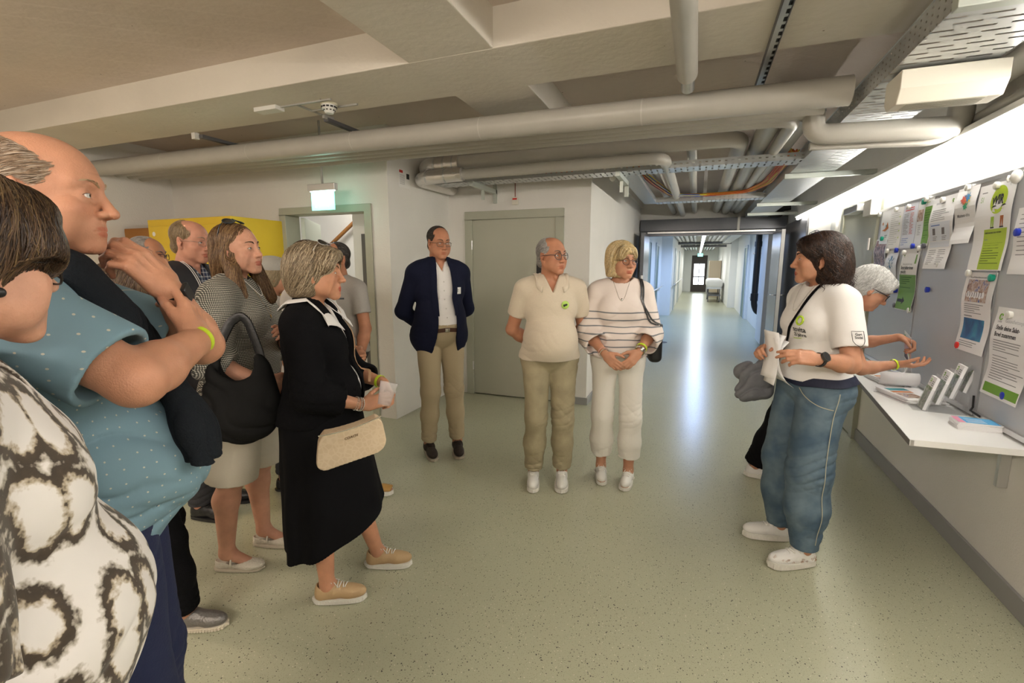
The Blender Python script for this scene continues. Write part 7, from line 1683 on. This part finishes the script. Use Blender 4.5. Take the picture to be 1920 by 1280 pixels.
# ---- woman in black with the grey-blonde bob
s = Person('woman with a blonde-grey bob in a black cardigan and black skirt', (-1.555, 1.62), -66, 1.60, fem=1, age=.75, fat=.3, bust=.012, res=.005, hres=.002, girth=1.08, belly=.02, calf=1.08,
           J=dict(elR=(.225, .04, 1.065), wrR=(.085, .235, .975), elL=(-.185, .10, 1.075), wrL=(-.060, .295, 1.045), head=(0, .025, 1.578), ankR=(.115, .02, .085), ankL=(-.15, .20, .085), kneeR=(.10, .03, .49), kneeL=(-.12, .12, .49)),
           hrot=(2, 0, 5), footR=-2, footL=0, lipcol=(.85, .32, .28),
           handR=dict(d=(-.30, .93, .22), n=(.80, .22, .50), curls=[(28, 40, 22), (32, 44, 25), (38, 48, 26), (42, 50, 28)], tcurl=15), handL=dict(d=(.45, .55, -.62), n=(-.2, .85, .5), curls=[(38, 45, 25)]*4, tcurl=20))
s.skin('skin_warm2', (.63, .35, .22)); s.eyes(brow=(.25, .17, .10)); 
v = [ell((0, -.022, .045), (.091, .112, .092), .015), ell((0, -.050, -.015), (.094, .088, .080), .03), ell((0, -.055, -.065), (.080, .062, .045), .03), ell((0, .070, .072), (.066, .040, .034), .02), ell((.058, .052, .038), (.030, .036, .036), .015), ell((-.058, .052, .038), (.030, .036, .036), .015),
     ell((0, .106, -.050), (.066, .090, .096), .01, 's'), ell((.09, .06, -.075), (.05, .055, .055), .01, 's'), ell((-.09, .06, -.075), (.05, .055, .055), .01, 's'), below(-.095)]
s.hair(v, [(.40, .31, .20), (.20, .145, .09), (.55, .46, .32), (.12, .085, .05), (.30, .23, .14)], n=9000, seg=9, step=.0125, r=.0008, flow=lambda p: flow_side(p, .02)+np.stack([0*p[:, 0], -.2+0*p[:, 0], 0*p[:, 0]], 1), res=.003, groove=.003, wav=.22, lift=.003, seed=8)
g = s.glasses((.65, .65, .65), 'round', w=.026, h=.020, r=.0011, metal=True, tinted=mat('dark_lens', (.01, .01, .01), .08), name='sunglasses'); onhead(g, s, 58, (0, -.010, .050))
top(s, 'white_shirt', M_shirtw, off=.006, sl=0, hem=.95, neck=(.055, -.02), vneck=.08, fold=.002)
SPs = flat(s.last)
def open_c(X, Y, Z):
    z = Z/s.k; w = np.interp(z, [.90, 1.1, 1.3, 1.42], [.028, .022, .028, .045]).astype(np.float32); return np.maximum(np.abs(X)-w, -(Y-.01))
m = M_blackcloth
top(s, 'cardigan', m, off=.022, sl=1.55, r0=.076, r1=.068, hem=.90, neck=(.064, -.045), fold=.004, boxy=.034, res=.005, jacket=dict(f=open_c, lo=(-.1, -.02, .85), hi=(.1, .4, 1.6), inner=.012))
CP = flat(s.last)
collar(s, 'shirt_collar', M_shirtw, CP, gap=.45, tip=.045, w=.085, zoff=.014, rn=.060, lift=.018)
skirt(s, 'skirt', mat('black_crepe', (.005, .005, .006), .9, bump=.1, bscale=200, spec=.12), [(1.03, .175, .165), (.88, .215, .190), (.33, .265, .245)], fold=.010, nf=7, hemy=.42, seed=2, cy=.05, hemtilt=-.08)
tan = mat('tan_leather', (.46, .315, .165), .55, bump=.12, bscale=120)
for a in 'LR': shoe(s, a, 'sneaker', tan, M_whitesole, M_lace, length=.262, width=.98)
for i_, (t_, r_) in enumerate(((.07, .0275), (.11, .0280), (.16, .0285), (.19, .029))):
    el, wr = s.J['elR'], s.J['wrR']; c = wr.lerp(el, t_); d = (el-wr).normalized(); u = d.orthogonal().normalized(); w = d.cross(u); bb = MB()
    for k_ in range(26): a = k_/26*2*math.pi; bb.ball(c+(u*math.cos(a)+w*math.sin(a))*r_+d*.002*math.sin(a*2+i_), .0032 if i_ < 2 else .0022, 6, 5)
    bb.build('bracelet', M_silver, s.root, smooth=True)
s.wornband('wristband', 'L', .12, .028, M_lime, .014, .002)
patch(s, 'brooch', M_silver, CP, (-.085, .25, 1.25*s.k), (-1, 0, 0), (0, 1, 0), .010, .034, lift=.004)
eb = MB().ball(s.HM @ Vector((.0835, .006, -.040)), .003, 8, 6).build('earring', M_silver, s.root, smooth=True)
# beige handbag
def bagf(X, Y, Z):
    a = R(43); x = (X+1.155)*math.cos(a)+(Y-1.345)*math.sin(a); y = -(X+1.155)*math.sin(a)+(Y-1.345)*math.cos(a); z = Z-.885-.22*x
    wz = .118+.010*np.clip(-z/.07, -1, 1); top_ = .070-1.6*x*x*0
    q = np.sqrt(np.maximum(np.abs(x)-wz+.045, 0)**2+np.maximum(np.abs(z+.0)-.070+.045, 0)**2)-.045
    q = np.maximum(q, z-.055-.9*x*x)
    return np.maximum(q, np.abs(y)-.030-.010*np.clip(-z/.08, 0, 1))
m = bpy.data.materials.new('beige_canvas'); m.use_nodes = True; n_, l_ = nt(m); b_ = n_['Principled BSDF']; tc = n_.new('ShaderNodeTexCoord'); v_ = n_.new('ShaderNodeTexVoronoi'); v_.inputs['Scale'].default_value = 52; v_.feature = 'DISTANCE_TO_EDGE'; l_.new(tc.outputs['Object'], v_.inputs['Vector'])
rr = n_.new('ShaderNodeValToRGB'); rr.color_ramp.elements[0].color = (.64, .51, .35, 1); rr.color_ramp.elements[1].color = (.60, .465, .31, 1); rr.color_ramp.elements[0].position = .06; rr.color_ramp.elements[1].position = .14; l_.new(v_.outputs['Distance'], rr.inputs[0]); l_.new(rr.outputs[0], b_.inputs['Base Color']); b_.inputs['Roughness'].default_value = .5
o = sdfmesh('handbag', [[fprim(bagf, (-1.32, 1.18, .78), (-1.0, 1.50, 1.0), .003)]], .0035, m, None)
tl = mat('tan_trim', (.45, .27, .15), .5)
a = R(43); U = Vector((math.cos(a), math.sin(a), .22)); Nn = Vector((-math.sin(a), math.cos(a), 0)); c = Vector((-1.155, 1.345, .885))
MB().tube([c+U*x-Nn*.031+Vector((0, 0, .053+.9*x*x)) for x in np.linspace(-.11, .11, 12)], .0022, 5).build('zip', M_silver, o)
text_mesh('lettering', 'COACH', .013, mat('gold_print', (.16, .10, .05), .4), o, Matrix.Translation(c-Nn*.0325+Vector((0, 0, .018))) @ Matrix(((U.x, 0, -Nn.x, 0), (U.y, 0, -Nn.y, 0), (U.z, 1, 0, 0), (0, 0, 0, 1))), align='CENTER', bold=.0004)
Mi_ = Matrix.Translation(s.root.location) @ s.root.rotation_euler.to_matrix().to_4x4()
x_ = strap(s, 'strap', tl, CP, [(-.095, -.02, 1.47*s.k), (-.075, .10, 1.40*s.k), (-.045, .20, 1.27*s.k), (-.035, .22, 1.17*s.k), (-.03, .22, 1.06*s.k)], width=.011, lift=.007)
x_.parent = o; x_.data.transform(Mi_)
tag(o, 'small beige handbag with a pale mottled pattern hanging before the woman in black', 'bag')
# plastic cup in her hand
c = Vector(s.W((s.tips['L'][1]+s.tips['L'][4])*.5)); 
mc = bpy.data.materials.new('frosted_cup'); mc.use_nodes = True; b_ = mc.node_tree.nodes['Principled BSDF']; b_.inputs['Base Color'].default_value = (.8, .78, .8, 1); b_.inputs['Alpha'].default_value = .26; b_.inputs['Roughness'].default_value = .3
cb = MB(); ax = Vector((.12, .30, .95)).normalized(); c = Vector((-1.085, 1.455, .995)); u = ax.orthogonal().normalized(); w = ax.cross(u); vs = []; fs = []
for j, (h_, r_) in enumerate(((0, 0), (0, .024), (.085, .034), (.088, .036), (.085, .0325), (.003, .0225), (.003, 0))):
    vs += [c+ax*h_+(u*math.cos(2*math.pi*i/28)+w*math.sin(2*math.pi*i/28))*max(r_, .0005) for i in range(28)]
for j in range(6): fs += [(j*28+i, j*28+(i+1) % 28, (j+1)*28+(i+1) % 28, (j+1)*28+i) for i in range(28)]
o = cb.add(vs, fs).build('plastic_cup', mc, None, smooth=True); o.data.transform(Matrix.Translation(-c)); o.location = c
tag(o, 'translucent plastic cup held by the woman in black', 'cup')

# ---- elderly man in checked shirt
s = Person('elderly man with wire glasses in a checked shirt and dark vest before the yellow lockers', (-2.76, 1.93), -74, 1.79, age=1.0, girth=1.0, res=.008, hres=.0025, mouth=.002, J=dict(head=(0, .03, 1.570), ankR=(.10, .0, .085)), hrot=(-4, 0, -2), lipcol=(.8, .5, .48))
s.skin('skin_pink', (.66, .36, .26)); s.eyes(brow=(.35, .25, .18), iris=(.15, .2, .25))
short_hair(s, [(.34, .24, .13), (.44, .34, .22), (.25, .17, .10)], bald=.7, line=.09, n=4200, flow=flow_down, step=.009)
s.glasses((.25, .22, .2), 'round', w=.024, h=.018, r=.0010, metal=True)
m = bpy.data.materials.new('blue_check'); m.use_nodes = True; n_, l_ = nt(m); b_ = n_['Principled BSDF']; tc = n_.new('ShaderNodeTexCoord'); sp = n_.new('ShaderNodeSeparateXYZ'); l_.new(tc.outputs['Object'], sp.inputs[0])
g = mth('ADD', mth('LESS_THAN', mth('FRACT', mth('MULTIPLY', mth('SUBTRACT', sp.outputs[0], sp.outputs[1]), 42.0)), .3), mth('LESS_THAN', mth('FRACT', mth('MULTIPLY', sp.outputs[2], 42.0)), .3)); rr = n_.new('ShaderNodeValToRGB')
rr.color_ramp.elements[0].color = (.02, .035, .09, 1); rr.color_ramp.elements[1].color = (.5, .52, .55, 1); l_.new(mth('MULTIPLY', g, .5), rr.inputs[0]); l_.new(rr.outputs[0], b_.inputs['Base Color'])
top(s, 'shirt', m, off=.012, sl=.6, r0=.068, r1=.066, hem=.9, neck=(.060, -.01), vneck=.06); PP = flat(s.last); collar(s, 'collar', m, PP, gap=.5)
def open_v(X, Y, Z): return np.maximum(np.abs(X)-.055, -(Y-.0))
top(s, 'vest', mat('dark_vest', (.02, .02, .025), .7), off=.026, sl=.12, r0=.06, r1=.06, hem=.86, neck=(.075, -.05), jacket=dict(f=open_v, lo=(-.1, -.02, .8), hi=(.1, .4, 1.7), inner=.014)); VP = flat(s.last)
for dx in (0, .012): strap(s, 'white_piping', M_shirtw, VP, [(.075+dx, .02, 1.45*s.k), (.075+dx, .13, 1.36*s.k), (.075+dx, .16, 1.2*s.k)], width=.005, lift=.005)
trousers(s, 'trousers', mat('dark_trousers', (.03, .03, .035), .8), hem=.01)
for a in 'LR': shoe(s, a, 'oxford', M_blackleather, M_black, M_black)

# ---- man with glasses at the back
s = Person('grey-haired man with dark-rimmed glasses at the back, mostly hidden behind the folded-arms man', (-3.22, 1.98), -64, 1.70, age=.9, res=.009, hres=.003, hrot=(0, 0, 0))
s.skin('skin_tan', SK3); s.eyes(brow=(.2, .18, .16)); short_hair(s, [(.3, .28, .26), (.42, .4, .38)], line=.065, n=2500); s.glasses((.02, .02, .03), 'square', w=.025, h=.017, r=.002)
top(s, 'jacket', mat('dark_jacket', (.05, .05, .06), .8), off=.016, sl=1.8, r0=.066, r1=.05, hem=.85, res=.008); trousers(s, 'trousers', mat('dark_trousers', (.03, .03, .035), .8), res=.009)
for a in 'LR': shoe(s, a, 'oxford', M_blackleather, M_black, None)

# ---- person with the pale cap
s = Person('short person in a pale grey cap and sleeveless white top, half hidden beside the lockers', (-2.60, 2.36), -48, 1.56, fem=1, age=.6, res=.008, hres=.003)
s.skin('skin_warm', SK1); s.eyes()
bob_hair(s, [(.45, .36, .22), (.32, .25, .15)], length=-.06, n=2500, fringe=False)
cp = [ell((0, -.018, .062), (.094, .114, .078), .01), fprim(lambda X, Y, Z: Z-.040, (-.2, -.2, -.1), (.2, .2, .06), .004, 's'), cone((0, .08, .045), (0, .150, .030), .055, .045, .01, fn=(0, 0, 1), ff=.08)]
sdfmesh('cap', [xform(cp, s.HM)], .004, mat('pale_cotton_cap', (.45, .44, .40), .9, bump=.3, bscale=200), s.root)
top(s, 'sleeveless_top', M_shirtw, off=.010, sl=.10, r0=.056, r1=.056, hem=.9, neck=(.07, -.03), res=.007); trousers(s, 'trousers', mat('dark_trousers', (.03, .03, .035), .8), res=.009)
for a in 'LR': shoe(s, a, 'oxford', M_blackleather, M_black, None)

# ---- brown-haired woman behind the bob
s = Person('brown-haired person in a white T-shirt, mostly hidden behind the woman in black', (-2.20, 2.27), -78, 1.66, fem=1, age=.5, res=.008, hres=.003, J=dict(elL=(-.235, .05, 1.08), wrL=(-.14, .22, 1.0), ankL=(-.13, .26, .085), kneeL=(-.10, .16, .48)), footL=-10)
s.skin('skin_warm', SK1); s.eyes(brow=(.1, .06, .04)); bob_hair(s, [(.07, .035, .02), (.11, .055, .03), (.04, .02, .012)], length=-.05, n=4000, wav=.3)
top(s, 't_shirt', M_shirtw, off=.016, sl=.66, r0=.068, r1=.070, hem=.9, res=.007); trousers(s, 'trousers', M_blackcloth, hem=.10, res=.008)
for a in 'LR': shoe(s, a, 'sandal', mat('ochre_leather', (.45, .25, .07), .5), mat('white_platform_sole', (.7, .68, .62), .6), None, length=.25)

# ---- man in grey T-shirt at the doorway
s = Person('dark-haired man in a light grey T-shirt standing in the doorway behind the group', (-2.47, 2.84), 176, 1.69, age=.6, res=.007, hres=.0028, girth=1.02, J=dict(elL=(-.235, .0, 1.07), wrL=(-.250, .10, .84)), hrot=(0, 0, -6))
s.skin('skin_tan', SK3); s.eyes(); short_hair(s, [(.035, .03, .028), (.07, .06, .055), (.15, .14, .13)], line=.070, n=2500)
m = mat('grey_melange', (.40, .38, .35), .9, bump=.2, bscale=260, var=.06, vscale=200)
top(s, 't_shirt', m, off=.012, sl=.62, r0=.066, r1=.062, hem=.88, neck=(.062, -.02), boxy=.015, res=.006); PP = flat(s.last)
patch(s, 'pocket_stripe', mat('slate_print', (.08, .09, .10), .8), PP, (-.085, .25, 1.285), (-1, 0, 0), (0, 1, 0), .075, .012, lift=.003)
patch(s, 'name_sticker', M_white, PP, (-.085, .25, 1.215), (-1, 0, 0), (0, 1, 0), .036, .024, lift=.003)
trousers(s, 'trousers', mat('dark_trousers', (.03, .03, .035), .8), res=.008)
for a in 'LR': shoe(s, a, 'oxford', M_blackleather, M_black, None)
watch(s, 'L', .10, .030, M_silver, M_silver, M_white)
el, wr = s.J['elL'], s.J['wrL']; c_ = wr.lerp(el, .10); MB().ball(c_+Vector((-.030, .006, 0)), (.007, .016, .016), 12, 8).build('watch_face', M_silver, s.root, smooth=True)

# ---- white-haired woman at the counter
s = Person('white-haired woman with dark glasses leaning over the counter behind the speaker', (.72, 3.44), -100, 1.65, fem=1, age=.8, res=.007, hres=.0025, down=True,
           J=dict(head=(.0, .255, 1.425), neck=(0, .165, 1.285), chest=(0, .085, 1.15), waist=(0, .02, 1.0), pelvis=(0, -.04, .90), shR=(.15, .13, 1.245), shL=(-.15, .13, 1.245), hipR=(.088, -.05, .88), hipL=(-.088, -.05, .88), kneeR=(.09, .02, .48), kneeL=(-.15, -.16, .49), ankR=(.09, .0, .085), ankL=(-.20, -.29, .085),
                  elR=(.215, .235, .965), wrR=(.095, .415, .990), elL=(-.300, .27, 1.05), wrL=(-.215, .46, 1.115)), hrot=(-32, 0, 6),
           handR=dict(d=(-.05, .98, -.02), n=(.25, -.1, -.95), curls=[(15, 25, 15), (20, 30, 18), (28, 35, 20), (32, 40, 22)]), handL=dict(d=(.28, .85, -.40), n=(-.25, .40, .88), curls=[(55, 45, 20), (60, 50, 25), (65, 55, 28), (65, 55, 28)], tcurl=25))
s.skin('skin_warm', SK1); s.eyes(brow=(.5, .48, .45))
v = [ell((0, -.020, .045), (.087, .106, .090), .015), ell((0, -.050, -.02), (.084, .070, .062), .03), ell((0, .064, .074), (.064, .036, .034), .02), ell((.056, .048, .040), (.028, .034, .030), .015), ell((-.056, .048, .040), (.028, .034, .030), .015), face_cut(y=.104, rz=.090, z=-.045, rx=.066, ry=.086), ell((.09, .04, -.05), (.04, .05, .05), .01, 's'), below(-.062)]
s.hair(v, [(.66, .65, .63), (.80, .79, .77), (.50, .49, .47)], n=6000, seg=7, step=.010, r=.0008, flow=lambda p: flow_side(p, 0), wav=.4, lift=.003, seed=3, res=.003)
s.glasses((.02, .025, .04), 'square', w=.026, h=.018, r=.0022)
m = bpy.data.materials.new('red_blue_print'); m.use_nodes = True; n_, l_ = nt(m); b_ = n_['Principled BSDF']; tc = n_.new('ShaderNodeTexCoord'); v_ = n_.new('ShaderNodeTexNoise'); v_.inputs['Scale'].default_value = 11; v_.inputs['Distortion'].default_value = 1.5; l_.new(tc.outputs['Object'], v_.inputs['Vector'])
rr = n_.new('ShaderNodeValToRGB'); rr.color_ramp.interpolation = 'CONSTANT'; rr.color_ramp.elements[0].color = (.012, .02, .12, 1); rr.color_ramp.elements[1].position = .44; rr.color_ramp.elements[1].color = (.6, .03, .02, 1)
for p_, c_ in ((.50, (.75, .72, .7, 1)), (.56, (.75, .2, .1, 1)), (.62, (.1, .25, .55, 1))): e_ = rr.color_ramp.elements.new(p_); e_.color = c_
l_.new(v_.outputs['Fac'], rr.inputs[0]); l_.new(rr.outputs[0], b_.inputs['Base Color'])
top(s, 'blouse', m, off=.014, sl=.62, r0=.066, r1=.070, hem=.80, neck=(.06, -.02), boxy=.03, res=.0065, extra=[ell((.05, .03, .86), (.13, .14, .10), .05)])
trousers(s, 'trousers', M_blackcloth, rt=.09, rk=.082, ra=.085, hem=.03, res=.007)
for a in 'LR': shoe(s, a, 'runner', mat('white_runner_mesh', (.74, .73, .70), .6), M_whitesole, M_lace, length=.255)
s.wornband('wristband', 'R', .08, .029, M_lime, .012, .002)
c = s.tips['L'][1]; pp = MB(); rows = []
for j in range(8):
    t_ = j/7; rows.append([Vector((c.x+.02*t_+a_*.018, c.y+.03*math.sin(t_*2)+.004-.05*t_*t_, c.z+.01-.165*t_)) for a_ in (-1, 1)])
pp.add([p for r_ in rows for p in r_], [(j*2, j*2+1, j*2+3, j*2+2) for j in range(7)])
o = pp.build('paper_strip', mat('white_paper', (.85, .84, .84), .7), s.root, smooth=True); md = o.modifiers.new('t', 'SOLIDIFY'); md.thickness = .0012
detach(o, s, 'narrow white paper strip hanging from the white-haired woman\'s raised hand', 'paper')

# ---- hidden woman whose shoe shows
s = Person('woman in dark trousers and silver perforated slip-on shoes, hidden behind the folded-arms man', (-2.03, 1.16), -50, 1.52, fem=1, age=.5, res=.009, hres=.0035, J=dict(ankL=(-.10, -.15, .085), ankR=(.05, .10, .085), kneeR=(.09, .08, .48), elR=(.19, .0, 1.07), wrR=(.06, .18, 1.02), elL=(-.19, .0, 1.07), wrL=(-.06, .18, 1.02)), footR=16)
s.skin('skin_warm', SK1); s.eyes(); bob_hair(s, [(.1, .06, .04), (.14, .09, .05)], length=-.06, n=2000)
top(s, 'dark_top', M_blackcloth, off=.012, sl=1.4, res=.008); trousers(s, 'trousers', M_blackcloth, rt=.085, rk=.066, ra=.062, hem=.02, res=.006)
for a in 'LR': shoe(s, a, 'slip', mat('pewter_leather', (.20, .19, .18), .35, .5, bump=.5, bscale=90), mat('cream_stitched_sole', (.62, .56, .45), .7), None, length=.262)

# ---- foreground woman
s = Person('brown-haired woman in a white blouse with brown rings, nearest at the left edge', (-.945, .287), -22, 1.66, fem=1, age=.5, fat=.7, bust=.016, girth=1.20, belly=.04, res=.006, hres=.0018, J=dict(head=(0, .045, 1.562), elR=(.27, -.02, 1.06), elL=(-.215, -.05, 1.06), wrL=(-.21, .03, .83)), hrot=(-2, 0, 28))
s.skin('skin_fair2', (.70, .42, .30)); s.eyes(brow=(.1, .06, .04))
v = [ell((0, -.018, .045), (.094, .112, .094), .015), ell((0, -.045, -.01), (.097, .088, .075), .03), ell((0, -.060, -.060), (.078, .060, .050), .03), ell((0, .070, .068), (.070, .040, .040), .02), ell((.062, .050, .020), (.030, .042, .050), .015), ell((-.062, .050, .020), (.030, .042, .050), .015),
     ell((0, .110, -.045), (.068, .088, .080), .01, 's'), ell((.095, .065, -.070), (.05, .075, .085), .01, 's'), ell((-.095, .055, -.085), (.05, .075, .060), .01, 's'), ell((0, -.02, -.135), (.12, .12, .045), .01, 's')]
s.hair(v, [(.050, .026, .013), (.10, .056, .028), (.028, .014, .008), (.16, .10, .045)], n=15000, seg=9, step=.012, r=.00062, flow=lambda p: flow_side(p, 0), wav=.18, lift=.003, res=.0024, groove=.0015, seed=11)
s.glasses((.012, .009, .008), 'square', w=.030, h=.023, r=.0018, dz=-.004)
MB().ball(s.HM @ Vector((.086, .002, -.040)), .0068, 14, 10).mat(M_black).build('earring', mat('dark_pearl', (.05, .05, .055), .12, .3), s.root, smooth=True)
m = bpy.data.materials.new('ring_print'); m.use_nodes = True; n_, l_ = nt(m); b_ = n_['Principled BSDF']; tc = n_.new('ShaderNodeTexCoord')
sp = n_.new('ShaderNodeSeparateXYZ'); l_.new(tc.outputs['Object'], sp.inputs[0]); ang = mth('ARCTAN2', sp.outputs[1], mth('ADD', sp.outputs[0], .08))
cbn = n_.new('ShaderNodeCombineXYZ'); l_.new(mth('MULTIPLY', ang, .26), cbn.inputs[0]); l_.new(mth('MULTIPLY', mth('ADD', sp.outputs[2], mth('MULTIPLY', ang, .06)), .66), cbn.inputs[1])
no = n_.new('ShaderNodeTexNoise'); no.inputs['Scale'].default_value = 95; no.inputs['Detail'].default_value = 2; nw = n_.new('ShaderNodeTexNoise'); nw.inputs['Scale'].default_value = 9; l_.new(tc.outputs['Object'], nw.inputs['Vector']); vw = n_.new('ShaderNodeVectorMath'); vw.operation = 'MULTIPLY_ADD'; vw.inputs[1].default_value = (.045, .045, 0); l_.new(nw.outputs['Color'], vw.inputs[0]); l_.new(cbn.outputs[0], vw.inputs[2]); l_.new(tc.outputs['Object'], no.inputs['Vector'])
v1 = n_.new('ShaderNodeTexVoronoi'); v1.voronoi_dimensions = '2D'; v1.feature = 'F1'; v1.inputs['Scale'].default_value = 12.5; v1.inputs['Randomness'].default_value = .50; l_.new(vw.outputs[0], v1.inputs['Vector'])
d = mth('ADD', v1.outputs['Distance'], mth('MULTIPLY', mth('SUBTRACT', no.outputs['Fac'], .5), .26))
rr = n_.new('ShaderNodeValToRGB'); els = rr.color_ramp.elements; els[0].position = .27; els[0].color = (.74, .71, .68, 1); els[1].position = .56; els[1].color = (.75, .72, .69, 1)
for p_, c_ in ((.33, (.42, .35, .25, 1)), (.365, (.060, .042, .026, 1)), (.46, (.045, .032, .020, 1)), (.50, (.40, .36, .30, 1))): e_ = els.new(p_); e_.color = c_
l_.new(d, rr.inputs[0]); l_.new(rr.outputs[0], b_.inputs['Base Color']); b_.inputs['Roughness'].default_value = .8; b_.inputs['Sheen Weight'].default_value = .2
top(s, 'blouse', m, off=.016, sl=.9, r0=.072, r1=.074, hem=.76, neck=(.085, -.06), vneck=.09, boxy=.045, fold=.005, ff=6, fdir=(.8, .2, .3), res=.0045, kg=.03)
trousers(s, 'trousers', mat('dark_trousers', (.03, .03, .035), .8), res=.009)
for a in 'LR': shoe(s, a, 'sneaker', M_whiteleather, M_whitesole, None)
